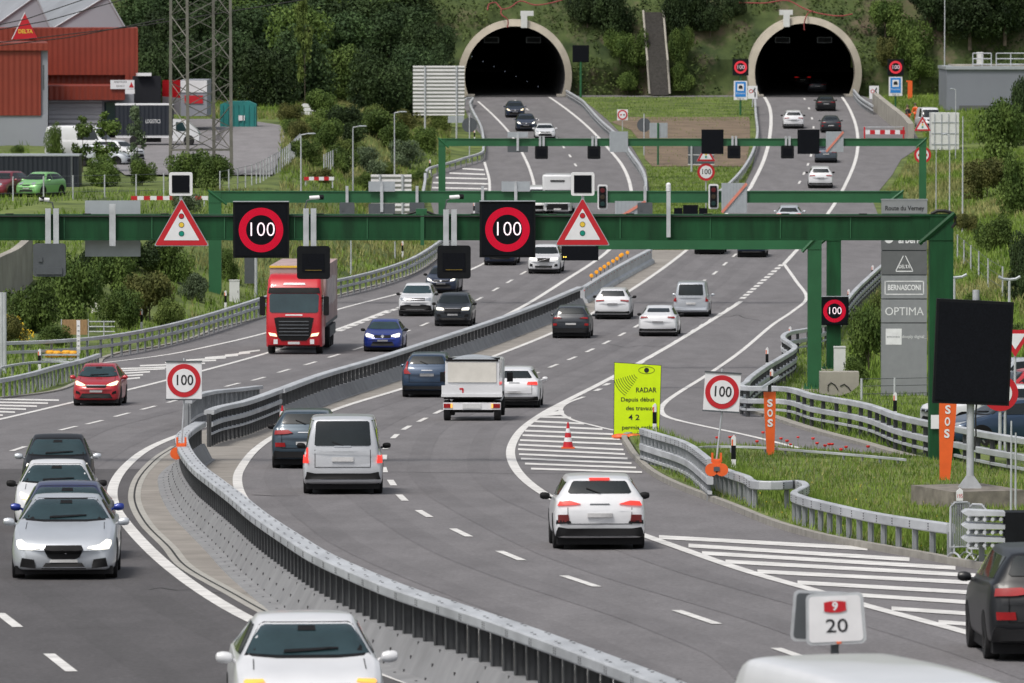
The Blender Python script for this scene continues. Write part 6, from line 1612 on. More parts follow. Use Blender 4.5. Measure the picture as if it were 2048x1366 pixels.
# white box truck seen from behind
g = G(944, 842); ang = heading(944, 842, p2=(990, 822)); g.z = zrf(g.y)
t = thing('box_truck', 'white tail-lift box truck seen from behind in the right carriageway', 'lorry', tuple(g), -ang)
MB().box((0, 1.4, 1.56), (1.80, 2.6, .86)).build('box_body', CP_['white'], t)
MB().box((0, .08, 1.62), (1.62, .03, .66)).build('door_panel', mat('off_white_panel', (.62,.60,.55), .5, var=.06), t)
mb = MB(); mb.box((0, -.04, 1.02), (2.02, .12, .34)); mb.box((0, -.09, .86), (2.04, .12, .10)); mb.build('tail_lift', CP_['white'], t)
mb = MB(); mb.box((-.35, -.108, 1.08), (.12, .01, .06)); mb.box((-.30, -.108, 1.02), (.05, .01, .14)); mb.build('warning_mark', M['red'], t)
MB().box((0, 1.5, .78), (1.9, 2.8, .12)).build('deck', M['trim'], t)
MB().box((0, -.02, .50), (1.92, .08, .24)).build('light_bar', M['white'], t)
for s in (-1, 1):
    MB().box((s * .82, -.07, .51), (.24, .03, .14)).build('tail_light', M['tail_off'], t)
    MB().box((s * .68, -.075, .51), (.06, .03, .14)).build('indicator', M['indicator'], t)
    wheel(t, s * .84, .35, .34, .22, s); wheel(t, s * .84, 3.2, .34, .22, s)
    mb = MB(); mb.box((s * 1.13, 3.2, 1.3), (.2, .1, .32)); mb.build('mirror', M['trim'], t)
MB().box((0, -.075, .50), (.62, .03, .16)).build('number_plate', M['plate'], t)
MB().box((0, 1.9, .45), (1.4, 3.6, .35)).build('chassis', M['trim'], t)
mb = MB(); rbox(mb, 1.85, 1.3, .45, 1.95, 3.5, .2); mb.build('cab', CP_['white'], t)
for yy in (1.3, .1): MB().box((0, yy, 2.02), (1.75, .06, .07)).build('roof_bar', M['trim'], t)
mb = MB(); rings = [[Vector((x * .8, 2.6 - k, 1.98 + (1 - x * x) * .16 * h)) for x in np.linspace(-1, 1, 9)] + [Vector((.8, 2.6 - k, 1.9)), Vector((-.8, 2.6 - k, 1.9))] for k, h in ((0, .6), (.9, 1), (1.8, .8))]
mb.loft(rings); mb.build('wind_deflector', M['grey_sign'], t)
# ---------------------------------------------------------------- factory buildings on the left
M['orange_clad'] = corrugated('orange_red_cladding', (.22,.032,.016), 'X', .42, .5, .4)
M['grey_clad'] = mat('grey_cladding', (.27,.285,.32), .6, var=.06, scale=.3)
M['white_clad'] = corrugated('white_ribbed_door', (.50,.50,.53), 'Z', .34, .6, .9)
M['roof_grey'] = mat('pale_grey_roof', (.26,.275,.30), .6, var=.12, scale=.4)
M['dark_hole'] = mat('dark_loading_bay', (.008,.009,.014), .9)
def flat_box(mb, x0, x1, y0, y1, Y, d, mi=0):
    """box whose front face covers the pixel rectangle at depth Y and goes d metres back"""
    a = PX(x0, y0, Y); b = PX(x1, y1, Y); f = (Y + d) / Y * 1.004
    vs = [(a.x, Y, b.z), (b.x, Y, b.z), (b.x * f, Y + d, b.z), (a.x * f, Y + d, b.z), (a.x, Y, a.z), (b.x, Y, a.z), (b.x * f, Y + d, a.z), (a.x * f, Y + d, a.z)]
    mb.add(vs, [(0,3,2,1),(4,5,6,7),(0,1,5,4),(1,2,6,5),(2,3,7,6),(3,0,4,7)], mi)
org = PX(140, 305, 520)
t = thing('factory_building', 'orange-red clad factory with grey gabled roofs and a red triangle sign on top', 'building', tuple(org))
MB_ = lambda *a: MB()
mb = MB(); flat_box(mb, -260, 276, 56, 150, 534, 30); flat_box(mb, -260, 250, 150, 300, 534.5, 28); flat_box(mb, 250, 276, 150, 189, 534, 26); mb.build('orange_wall', M['orange_clad'], t, org=org)
mb = MB(); flat_box(mb, -200, 82, 101, 231, 505, 24); flat_box(mb, -200, 96, 86, 101, 504.8, 24); mb.build('front_wall', M['orange_clad'], t, org=org)
mb = MB(); flat_box(mb, -200, 96, 231, 320, 505.1, 23.8); flat_box(mb, 82, 96, 101, 231, 505.2, 23.6); mb.build('grey_base_wall', M['grey_clad'], t, org=org)
mb = MB(); flat_box(mb, 97, 250, 172, 200, 520, 13); mb.build('canopy', M['orange_clad'], t, org=org)
mb = MB(); flat_box(mb, 97, 204, 201, 262, 521, 12); mb.build('ribbed_door', M['white_clad'], t, org=org)
mb = MB(); flat_box(mb, 204, 268, 189, 262, 521.2, 11); mb.build('side_wall', M['grey_clad'], t, org=org)
mb = MB(); flat_box(mb, 212, 246, 205, 262, 521.0, .15); mb.build('glass_door', M['glass_tint'], t, org=org)
mb = MB(); flat_box(mb, 268, 322, 152, 240, 533.0, .6); mb.build('loading_bay', M['dark_hole'], t, org=org)
mb = MB(); flat_box(mb, 275, 303, 146, 152, 532.6, 1.0); mb.build('bay_lintel', M['white'], t, org=org)
for (pk, lf, rf) in ((72, -20, 102), (214, 104, 252)):
    A = PX(pk, -8, 550); L_ = PX(lf, 58, 550); R_ = PX(rf, 58, 550); d = Vector((-14, 42, 0))
    mb = MB(); mb.add([A, L_, L_ + d, A + d], [(0, 1, 2, 3)]); mb.add([A, R_, R_ + d, A + d], [(0, 1, 2, 3)]); mb.build('roof', M['roof_grey'], t, org=org)
    mb = MB(); mb.add([A + Vector((0, .1, -.1)), L_ + Vector((.1, .1, 0)), R_ + Vector((-.1, .1, 0))], [(0, 1, 2)]); mb.build('gable', M['grey_clad'], t, org=org)
    mb = MB(); mb.cyl(A, R_, .07, n=6); mb.cyl(L_, A, .07, n=6); mb.build('roof_edge', M['grey_sign'], t, org=org)
p = PX(50, 78, 533); k = 1 / S(533)
t2 = thing('roof_sign', 'red triangular DELTA sign standing on the factory roof', 'sign', tuple(p))
MB().plate([(-25*k, 0), (26*k, 0), (0, 51*k)], -.1, .1).build('triangle', M['red'], t2)
MB().plate([(-27*k, -.02), (-25*k, 0), (0, 51*k), (-.02, 54*k)], -.12, .12).build('edge', M['white'], t2)
text('DELTA', 8*k, M['yellow'], t2, (1*k, -.11, 15*k), width=29*k, name='lettering', bold=.03)
p = PX(245, 185, 520); k = 1 / S(520)
t2 = thing('direction_board', 'white ARRIVAGES QUAI board with a small red triangle on the factory corner', 'sign', tuple(p))
MB().box((0, -.12, 16*k), (48*k, .05, 18*k)).build('board', M['white'], t2); MB().box((15*k, -.12, 2*k), (19*k, .05, 9*k)).build('board', M['white'], t2)
text('ARRIVAGES', 4*k, M['ink'], t2, (-4*k, -.15, 21*k), width=26*k); text('QUAI 2', 4*k, M['ink'], t2, (-4*k, -.15, 13*k), width=16*k)
MB().plate([(13*k, 10*k), (23*k, 10*k), (18*k, 21*k)], -.16, -.15).build('red_triangle', M['red'], t2)
MB().cyl(PX(87, 130, 504.5), PX(87, 180, 504.5), .06).build('drainpipe', M['grey_dark'], t, org=org)

# pylon
M['lattice'] = mat('weathered_lattice_steel', (.17,.165,.145), .8, .2, var=.2, scale=2)
base = GT(405, 352); zb = base.z
t = thing('lattice_pylon', 'tall lattice electricity pylon standing in the yard bushes', 'pylon', tuple(base))
Yp = base.y
legs = [((341, 352), (342, 0), Yp - .2), ((376, 362), (372, 0), Yp - 1.6), ((463, 352), (458, 0), Yp + .2), ((428, 345), (425, 0), Yp + 1.8)]
LP = []
for (a, b, Y) in legs:
    A = PX(a[0], a[1], Y); A.z = zb - .3; B = PX(b[0], b[1] - 420, Y); LP.append((A, B))
    mb = MB(); mb.box((0, 0, 0), (.01, .01, .01)); mb = MB(); mb.cyl(A, B, .15, .10, n=4); mb.build('leg', M['lattice'], t, org=base)
for i in range(4):
    (A0, B0), (A1, B1) = LP[i], LP[(i + 1) % 4]
    mb = MB(); n = 8; mb.cyl(A0.lerp(B0, .08), A1.lerp(B1, .08), .07, n=4)
    for k in range(n):
        f0, f1 = .08 + k * .115, .08 + (k + 1) * .115; fm = (f0 + f1) / 2
        a, b = (A0.lerp(B0, f0), A1.lerp(B1, fm)); c = A0.lerp(B0, f1)
        mb.cyl(a, b, .038, n=4); mb.cyl(b, c, .038, n=4)
        mb.cyl(A1.lerp(B1, f0), A0.lerp(B0, fm), .028, n=4)
    mb.build('bracing', M['lattice'], t, org=base)
for i, (a, b, Y) in enumerate([((-60, 62), (170, -2), 470), ((-60, 70), (250, -2), 470), ((-60, 92), (640, -6), 470), ((-60, 98), (330, 38), 470)]):
    A, B = PX(*a, Y), PX(*b, Y); mid = (A + B) / 2 - Vector((0, 0, .25))
    w_ = ['upper left, shortest', 'second from the top left', 'longest, passing behind the pylon', 'lowest, ending at the pylon'][i]
    tag(MB().tube([A, mid, B], .035, n=5).build('power_cable', M['cable'], org=A), 'thin dark power cable above the factory, ' + w_, 'cable', 'power cables above the factory')

# yard vehicles and containers
def yard_box(label, x0, x1, y0, y1, Y, d, m, name='container', cat='container', parts=None):
    a = PX(x0, y0, Y); b = PX(x1, y1, Y); o = Vector(((a.x + b.x) / 2, Y, b.z)); t = thing(name, label, cat, tuple(o))
    W_, H_ = b.x - a.x, a.z - b.z
    MB().box((0, d/2, H_/2), (W_, d, H_)).build('box', M[m], t)
    return t, W_, H_
M['black_cont'] = corrugated('blackish_container', (.012,.016,.026), 'X', .3, .5, .5)
M['teal_cont'] = mat('teal_skip_paint', (.02,.20,.19), .5, var=.2, scale=.8)
t, W_, H_ = yard_box('long dark blue black container behind the two small parked cars', -60, 158, 312, 392, 436, 3.0, 'black_cont')
MB().box((0, 1.5, H_ + .04), (W_ * 1.01, 3.1, .1)).build('roof_edge', M['grey_sign'], t); MB().box((W_/2 - .45, -.04, H_/2), (.12, .08, H_)).build('door_post', M['grey_dark'], t)
t, W_, H_ = yard_box('teal green steel skip in the factory yard by the forest', 440, 512, 209, 254, 552, 2.5, 'teal_cont', 'skip', 'skip')
for k in range(7): MB().box((-W_/2 + .2 + k * (W_-.4) / 6, -.05, H_/2), (.09, .1, H_)).build('rib', M['teal_cont'], t)
MB().box((W_*.1, -.08, H_*.4), (.5, .04, .4)).build('label', M['white'], t)
mb = MB(); mb.plate([(-W_/2, H_), (W_/2, H_), (W_*.3, H_ + .25), (-W_*.3, H_ + .25)], 0, 2.4); mb.build('lid', M['teal_cont'], t)
t, W_, H_ = yard_box('red and grey curtain-sided trailer parked in the yard, seen from its rear corner', 361, 414, 160, 232, 541, 8, 'grey_clad', 'trailer', 'trailer')
MB().box((0, -.03, H_*.82), (W_, .05, H_*.33)).build('upper_door', M['white'], t); MB().box((0, -.05, H_*.46), (W_*.7, .04, H_*.22)).build('red_board', M['red'], t)
MB().add([(-W_/2 - .02, 0, H_*.5), (-W_/2 - 1.6, 4, H_*.53), (-W_/2 - 1.6, 4, H_*.98), (-W_/2 - .02, 0, H_)], [(0, 1, 2, 3)]).build('red_curtain', M['red'], t)
MB().add([(-W_/2 - .02, 0, 0.1), (-W_/2 - 1.6, 4, .15), (-W_/2 - 1.6, 4, H_*.53), (-W_/2 - .02, 0, H_*.5)], [(0, 1, 2, 3)]).build('grey_curtain', M['grey_clad'], t)
for s in (-1, 1): wheel(t, s * .8, .8, .45, .3, s)
MB().box((0, .2, .15), (W_, .3, .25)).build('bumper', M['trim'], t)
# delivery box truck, side on
Yq = 503; k = 1 / S(Yq); p = PX(300, 290, Yq)
t = thing('delivery_truck', 'white delivery truck with a black LOGISTICS box, side on in the yard', 'truck', tuple(p))
MB().box((-12*k, 1.0, 51*k), (114*k, 2.2, 62*k)).build('cargo_box', M['black_cont'], t); MB().box((-12*k, 1.0, 81*k), (115*k, 2.25, 3*k)).build('box_roof', M['white'], t)
text('LOGISTICS', 8*k, M['letter_white'], t, (6*k, -.11, 47*k), width=30*k)
MB().box((-10*k, 1.0, 17*k), (118*k, 2.1, 5*k)).build('side_rail', M['white'], t)
mb = MB(); mb.plate([(46*k, 8*k), (98*k, 8*k), (99*k, 22*k), (94*k, 30*k), (72*k, 50*k), (46*k, 52*k)], -.1, 2.0); mb.build('cab', CP_['white'], t)
mb = MB(); mb.plate([(52*k, 28*k), (74*k, 28*k), (66*k, 45*k), (52*k, 46*k)], -.12, -.1); mb.build('side_window', M['glass_tint'], t)
for x in (-30, 78): wheel_ = MB().lathe([(0, -.15), (9*k, -.15), (11*k, -.1), (11*k, .1), (9*k, .15), (0, .15)], (x*k, 0, 9*k), axis='Y', n=18).build('wheel', M['tyre'], t)
MB().box((-10*k, 1, 10*k), (60*k, 1.6, 9*k)).build('underside', M['trim'], t)
def yard_car(label, cx, gy, rot, col, style='hatch', L=3.9, W=1.66, H=1.45, front=None, rear=None, cat='car', name='parked_car', group='cars parked beside the factory', head='head_off', f=GT):
    g = f(cx, gy); return vehicle(label, cat, style, L, W, H, col, g + Vector((0, L * .3, 0)), rot, front=front, rear=rear, name=name, group=group, head=head)
yard_car('light green small parked car in front of the dark container', 79, 393, -.45, 'green', front=FR_micra, L=3.72, H=1.50)
yard_car('dark red retro parked car cut by the left edge, beside the light green one', 8, 393, -.35, 'maroon', front=FR_retro, L=4.2, W=1.75, H=1.55)
yard_car('white parked van behind the thin saplings left of the delivery truck', 165, 318, 1.25, 'white', 'van', 5.3, 1.95, 2.3, front=FR_generic, cat='van', name='parked_van')
yard_car('white parked car between the saplings, right of the white van', 232, 322, 1.0, 'white', front=FR_generic)
yard_car('pale parked car low behind the bushes in the yard', 205, 332, 1.3, 'silver', front=FR_generic)

# ---------------------------------------------------------------- poles, lamps, fences, distant signs
def pole_thing(label, x, y0, y1, r=.06, head=None, name='street_lamp', cat='street lamp', group='slim grey lamp posts', m='galv', Y=None):
    """x column; y0 top row, y1 base row"""
    g = GT(x, y1) if Y is None else PX(x, y1, Y); k = 1 / S(g.y); t = thing(name, label, cat, tuple(g), group=group); h = (y1 - y0) * k
    MB().cyl((0, 0, -.3), (0, 0, h), r, r * .6, n=8).build('post', M[m], t)
    if head:
        d = head; mb = MB(); mb.cyl((0, 0, h), (d * .45, 0, h + .08), .04, n=6); mb.build('arm', M[m], t)
        mb = MB(); rings = [[Vector((d * (.3 + u), math.cos(a) * w, h + .08 + math.sin(a) * w * .4)) for a in np.linspace(0, 6.283, 9)[:-1]] for u, w in ((0, .04), (.15, .13), (.5, .14), (.62, .05))]
        mb.loft(rings); mb.build('lamp_head', M['grey_sign'], t)
    return t
pole_thing('slim lamp post on the left bank, nearest the fence', 602, 269, 400, head=1)
pole_thing('slim lamp post on the left bank, middle one of three', 706, 254, 400, head=1)
pole_thing('slim lamp post on the left bank, nearest the left tunnel sign back', 789, 225, 385, head=1)
pole_thing('bare grey post below the nearest gantry, right of the white cabinet', 702, 480, 548, group='bare grey posts')
pole_thing('bare grey post on the verge left of the right hanging signal boxes, taller one', 790, 482, 520, group='bare grey posts')
pole_thing('thin grey post right of the farthest gantry, nearest it', 1872, 292, 430, .045, name='thin_post', cat='post', group='thin posts on the right slope')
pole_thing('thin grey post right of the farthest gantry, middle of three', 1899, 270, 440, .05, head=-.6, name='thin_post', cat='post', group='thin posts on the right slope')
pole_thing('thin tall grey post with a small box on top beside the white container', 1925, 232, 465, .06, name='thin_post', cat='post', group='thin posts on the right slope')
pole_thing('very tall thin mast left of the grey control building', 1889, -20, 190, .07, name='mast', cat='mast', group=None, Y=672)
pole_thing('thin post in front of the grey control building door', 1911, 180, 325, .05, head=-.5, name='thin_post', cat='post', group='thin posts on the right slope', Y=570)
def low_lamp(label, x, y, yb, hw):
    g = GT(x, yb); k = 1 / S(g.y); t = thing('street_lamp', label, 'street lamp', tuple(g), group='low grey lamps by the right car park'); h = (yb - y) * k
    MB().cyl((0, 0, -.2), (0, 0, h), .07, .05).build('post', M['galv'], t)
    MB().tube([(-hw*k, 0, h + .10), (-hw*.6*k, 0, h), (0, 0, h - .03), (hw*.6*k, 0, h), (hw*k, 0, h + .10)], .06).build('lamp_head', M['grey_sign'], t)
low_lamp('low lamp with curved twin arms at the right edge above the message board', 2018, 556, 760, 22)
low_lamp('low lamp whose arm sticks out behind the nearest gantry post', 1908, 552, 760, 25)
def fence(label, pts, hpx, n, group='wire fences with thin grey posts'):
    P = [GT(x, y) for x, y in pts]; path = resample(P, 3); st_ = even(path, sum((b - a).length for a, b in zip(path, path[1:])) / n)
    org = path[0]; t = thing('wire_fence', label, 'fence', tuple(org), group=group)
    h = hpx / S(org.y)
    for p in st_: MB().cyl((p.x, p.y, TZ(p.x, p.y) - .2), (p.x, p.y, TZ(p.x, p.y) + h), .045, n=6).build('post', M['galv'], t, org=org)
    for f in (.3, .65, .97): MB().tube([Vector((p.x, p.y, TZ(p.x, p.y) + h * f)) for p in st_], .012, n=4).build('wire', M['grey_dark'], t, org=org)
fence('wire fence with close grey posts along the yard edge, left of the bank lamps', [(440,385),(500,372),(545,350),(575,330),(600,305)], 44, 26)
fence('short run of grey fence posts on the bank between the lamps', [(648,350),(665,340),(682,330)], 42, 8)
fence('wire fence on tall grey posts in front of the two small parked cars', [(-40,400),(10,400),(60,400),(110,398),(210,396),(305,394),(418,388)], 48, 8)
fence('thin wire fence on the right slope above the low lamps', [(1915,520),(1960,560),(2000,590),(2060,610)], 52, 6)
fence('thin light fence in front of the grey company totem', [(1723,800),(1760,800),(1800,798),(1860,797)], 45, 2)
def plain_sign(label, x0, x1, y0, y1, yb, posts, m='white_clad', name='sign_reverse', cat='sign', group='pale backs of roadside direction signs', pm='galv', dx=0):
    g = GT((x0 + x1) / 2, yb); Y = g.y; k = 1 / S(Y); t = thing(name, label, cat, tuple(g), group=group)
    cx, cz = 0, (yb - (y0 + y1) / 2) * k
    MB().box((cx, 0, cz), ((x1 - x0) * k, .06, (y1 - y0) * k)).build('panel', M[m], t)
    for px in posts:
        x = (px - (x0 + x1) / 2) * k; MB().cyl((x, -.1, -.3), (x, -.1, (yb - y0) * k), .08, n=8).build('post', M[pm], t)
    return t, k
M['ribbed_back'] = corrugated('ribbed_pale_sign_back', (.50,.50,.50), 'Z', .32, .6, .8)
t, k = plain_sign('big pale ribbed sign back left of the left tunnel mouth', 826, 929, 131, 230, 272, (850, 913), 'ribbed_back')
MB().box(((912-877.5)*k, -.02, (272-238)*k), (32*k, .05, 14*k)).build('lower_plate', M['grey_sign'], t)
plain_sign('pale ribbed sign back behind the middle gantry on the left', 742, 823, 348, 440, 455, (760, 805), 'ribbed_back')
plain_sign('pale panel with vertical ribs cut by the left edge of the frame', -20, 13, 583, 672, 745, (4, 10), 'ribbed_back')
plain_sign('small dark sign back behind the first lit 100 sign on the verge', 489, 513, 478, 566, 590, (512,), 'grey_dark')
t, k = plain_sign('blank dark square display on a green pole between the tunnels', 1146, 1177, 91, 123, 196, (), 'led_face', name='message_display', cat='electronic sign', group=None)
MB().box((0, .15, (196-107)*k), (33*k, .25, 34*k)).build('housing', M['black'], t); MB().cyl((0, .1, -.3), (0, .1, (196-120)*k), .12).build('post', M['green_far'], t)
def round_back(label, x, y, r, yb):
    g = G(x, yb); k = 1 / S(g.y); t = thing('round_sign', label, 'road sign', tuple(g), group='round sign backs on thin poles')
    MB().lathe([(0, 0), (r*k, 0), (r*k, .04), (0, .04)], (0, 0, (yb - y)*k), axis='Y', n=28).build('disc', M['grey_dark'], t)
    MB().cyl((0, -.06, -.2), (0, -.06, (yb - y + r*1.6)*k), .05).build('pole', M['galv'], t)
round_back('dark round sign back on the left edge of the left tunnel road', 939, 250, 15, 322)
round_back('dark round sign back on the bare soil between the roads', 1288, 250, 14, 312)
def prohib(label, x, y, w, yb, kind='square', txt=None):
    g = GT(x, yb); k = 1 / S(g.y); t = thing('prohibition_sign', label, 'road sign', tuple(g), group=None); z = (yb - y) * k; r = w/2*k
    if kind == 'square': MB().box((0, .03, z), (w*k*1.08, .04, w*k*1.08)).build('board', M['white'], t)
    roundel(t, r, (0, 0, z), txt=txt, r0=.72, th=.62, tw=1.02)
    MB().cyl((0, .06, -.2), (0, .06, z - r), .04).build('pole', M['galv'], t)
    return t, k, z, r
t, k, z, r = prohib('white square no-overtaking sign beside the left tunnel road', 1245, 229, 20, 262)
for s, m in ((-1, 'red'), (1, 'ink')): MB().box((s * r * .3, -.03, z), (r * .34, .01, r * .26)).build('car_symbol', M[m], t)
prohib('round white 100 sign with a red ring on the grass between the far roads', 1412, 343, 35, 442, 'round', '100')
t, k, z, r = prohib('round red sign behind the right post of the farthest gantry', 1845, 309, 34, 372, 'round')
MB().box((0, -.03, z), (r * 1.1, .01, r * .28)).build('bar', M['red'], t)
t = tri_sign('small warning triangle over the round 100 sign on the grass', 1412, 306, 38, G(1412, 442).y - .1, small=True)
t, k = plain_sign('grey framed sign on the grass behind the round 100 sign', 1376, 1428, 290, 328, 345, (1383,), 'grey_dark', name='framed_sign', group=None)
mb = MB(); mb.box((0, -.05, (345-309)*k), (52*k, .02, 1.2*k)); mb.box((0, -.05, (345-290)*k), (53*k, .02, 1.2*k)); mb.box((0, -.05, (345-328)*k), (53*k, .02, 1.2*k)); mb.build('white_line', M['white'], t)
t, k = plain_sign('ribbed grey panel on a green post above the bare soil', 1299, 1335, 245, 275, 332, (1316,), 'grey_sign', name='ribbed_panel', group=None, pm='green_far')
for i in range(6): MB().box(((-18 + 3 + 6 * i) * k, -.05, (332-260)*k), (2*k, .04, 30*k)).build('rib', M['grey_sign'], t)
def tunnel_post(label, x, yb, w, side):
    g = GT(x, yb); k = 1 / S(g.y); t = thing('tunnel_sign_post', label, 'road sign', tuple(g), group='lit 100 signs with blue tunnel signs at the right tunnel')
    z = (yb - 134) * k; W_ = w * k
    MB().cyl((0, .15, -.2), (0, .15, z), .09).build('post', M['green_far'], t)
    MB().box((0, .1, z), (W_, .3, W_ * 1.02)).build('housing', M['black'], t)
    mb = MB(); annulus(mb, W_*.27, W_*.40, -.08, c=(0, 0, z), n=32); mb.build('red_ring', M['led_red_dim'], t, recalc=False)
    text('100', W_*.26, M['led_white_dim'], t, (0, -.08, z), width=W_*.44, name='numerals')
    zb_ = (yb - (178 if side else 170)) * k
    MB().box((0, 0, zb_ - .1), (27*k, .05, 38*k)).build('board', M['white'], t)
    MB().box((0, -.04, zb_), (21*k, .02, 30*k)).build('blue_board', M['blue'], t)
    MB().box((0, -.06, zb_ + 4*k), (13*k, .01, 14*k)).build('white_square', M['white'], t)
    MB().plate([(-4*k, -3*k), (4*k, -3*k), (4*k, 1*k), (2*k, 4*k), (-2*k, 4*k), (-4*k, 1*k)], -.08, -.07, c=(0, 0, zb_ + 4*k)).build('tunnel_symbol', M['ink'], t)
    text('Flonzaley', 3.2*k, M['letter_white'], t, (0, -.06, zb_ - 8*k), width=17*k)
    text('750 m', 3.2*k, M['ink'], t, (0, -.035, zb_ - 19*k), width=14*k)
M['led_red_dim'] = mat('dim_red_leds', (.3,.01,.02), .6, emit=(.8,.03,.05), estr=.45)
M['led_white_dim'] = mat('dim_pink_leds', (.4,.3,.35), .6, emit=(.8,.55,.62), estr=.4)
tunnel_post('lit 100 sign over a blue tunnel sign, left of the right tunnel', 1481, 232, 32, 1)
tunnel_post('lit 100 sign over a blue tunnel sign, right of the right tunnel', 1791, 220, 32, 0)
for x, yb, w in ((1505, 215, 'left'), (1748, 205, 'right')):
    g = GT(x, yb); k = 1 / S(g.y); t = thing('lane_sign', f'small white lane sign with a red ring at the {w} foot of the right tunnel', 'road sign', tuple(g), group='small white lane signs at the right tunnel'); z = (yb - 184) * k
    MB().box((0, 0, z), (19*k, .05, 26*k)).build('board', M['white'], t); mb = MB(); annulus(mb, 2.5*k, 4*k, -.03, c=(-3*k, 0, z + 2*k), n=16); mb.build('red_ring', M['red'], t, recalc=False)
    MB().tube([(5*k, -.04, z - 9*k), (5*k, -.04, z - 1*k), (2*k, -.04, z + 3*k), (5*k, -.04, z + 9*k)], .06, n=5).build('arrow', M['ink'], t); MB().cyl((0, .05, -.2), (0, .05, z), .05).build('pole', M['galv'], t)
g = GT(1820, 197); k = 1 / S(g.y); t = thing('orange_board', 'upright orange panel right of the right tunnel', 'panel', tuple(g)); MB().box((0, 0, 18*k), (9*k, .3, 36*k)).build('panel', M['orange'], t); MB().box((-3*k, 0, 35*k), (9*k, .32, 3*k)).build('top', M['orange'], t)
tri_sign('traffic light triangle beside the white container on the right', 1845, 247, 34, F/24.2, small=True)
t = bpy.data.objects.new('x', None)
# works area right of the right tunnel
def wall_run(name, label, pts, hpx, th, m, cat='wall'):
    P = [G(x, y) for x, y in pts]; path = resample(P, 3); org = path[0]
    mb = MB(); h = hpx / S(org.y); extrude(mb, path, [(-th/2, -.2), (-th/2, h), (th/2, h), (th/2, -.2)])
    return tag(mb.build(name, M[m], org=org), label, cat)
wall_run('concrete_wall', 'pale concrete wall slanting down right of the right tunnel', [(1750,220),(1780,245),(1808,268),(1822,285)], 34, .5, 'concrete')
g = G(1768, 277); k = 1 / S(g.y); t = thing('barrier_board', 'red and white striped barrier board closing the works area', 'barrier', tuple(g))
for i in range(8): MB().box(((-38 + 5 + 10 * i)*k, 0, .55), (10*k, .06, .36)).build('stripe', M['red' if i % 2 else 'white'], t)
mb = MB(); mb.box((0, 0, 1.0), (80*k, .06, .08)); mb.build('rail', M['galv'], t)
for s in (-1, 1): MB().box((s*39*k, 0, .45), (.12, .12, 1.1)).build('post', M['red'], t)
for i, (x0, x1, y0, lab) in enumerate(((262, 300, 396, 'left'), (375, 418, 398, 'right'))): pass
def rw_board(label, x0, x1, y, n, hpx=8):
    a = GT(x0, y); k = 1 / S(a.y); t = thing('striped_board', label, 'barrier', tuple(a), group='red and white striped boards')
    for i in range(n): MB().box((((x1-x0)*(i+.5)/n)*k, 0, .5), ((x1-x0)/n*k, .08, hpx*k)).build('stripe', M['red' if i % 2 == 0 else 'white'], t)
    for s in (.05, .95): MB().box(((x1-x0)*s*k, .05, .2), (.08, .08, .6)).build('leg', M['galv'], t)
rw_board('long red and white striped board between the fence and the first triangle', 262, 416, 412, 12)
rw_board('red and white striped board on the left bank by the fence posts', 608, 668, 372, 6, 7)
t = thing('site_container', 'white ribbed site container right of the farthest gantry', 'container', tuple(GT(1890, 300))); k = 1 / S(t.location.y)
MB().box((0, 1.2, 38*k), (56*k, 2.4, 74*k)).build('box', M['box_white'], t)
for i in range(4): MB().box(((-21 + 14*i)*k, -.04, 38*k), (1.6*k, .06, 70*k)).build('door_rib', M['grey_sign'], t)
for z in (12, 34, 56): MB().box((0, -.03, z*k), (54*k, .03, 1.4*k)).build('hinge_rail', M['grey_sign'], t)
# control building
Yb = 655; a = PX(1893, 275, Yb); k = 1 / S(Yb); t = thing('control_building', 'flat-roofed grey control building right of the right tunnel', 'building', tuple(a))
M['plaster'] = mat('grey_plaster', (.20,.215,.25), .8, var=.05, scale=.3); M['plaster_dark'] = mat('dark_grey_door', (.10,.105,.105), .7, var=.1)
MB().box((110*k, 6, 68*k), (220*k, 12, 138*k)).build('wall', M['plaster'], t)
MB().box((110*k, 6, 139*k), (224*k, 12.4, 6*k)).build('parapet', M['grey_sign'], t)
MB().box((118*k, 7, 143*k), (200*k, 9, 3*k)).build('roof', M['concrete'], t)
MB().box((110*k, -.08, 32*k), (170*k, .12, 64*k)).build('gate', M['plaster_dark'], t)
MB().plate([(58*k, 40*k), (67*k, 40*k), (62.5*k, 48*k)], -.2, -.16).build('warning_sign', M['yellow'], t); MB().box((62.5*k, -.18, 32*k), (9*k, .03, 11*k)).build('notice', M['white'], t)
MB().box((72*k, 4, 155*k), (12*k, 1, 30*k)).build('chimney', M['box_white'], t)
for x0, x1 in ((55, 92), (102, 160)):
    mb = MB()
    for z in (146, 157, 168): mb.cyl((x0*k, 2, z*k), (x1*k, 2, z*k), .05, n=6)
    for x in (x0, (x0+x1)/2, x1): mb.cyl((x*k, 2, 140*k), (x*k, 2, 168*k), .05, n=6)
    mb.build('railing', M['galv'], t)
g = GT(1859, 262); vehicle('white works van parked in front of the control building', 'van', 'van', 4.6, 1.85, 2.1, 'white', g + Vector((0, 1.5, 0)), .1, front=FR_generic, head='head_off', name='parked_van', group=None)

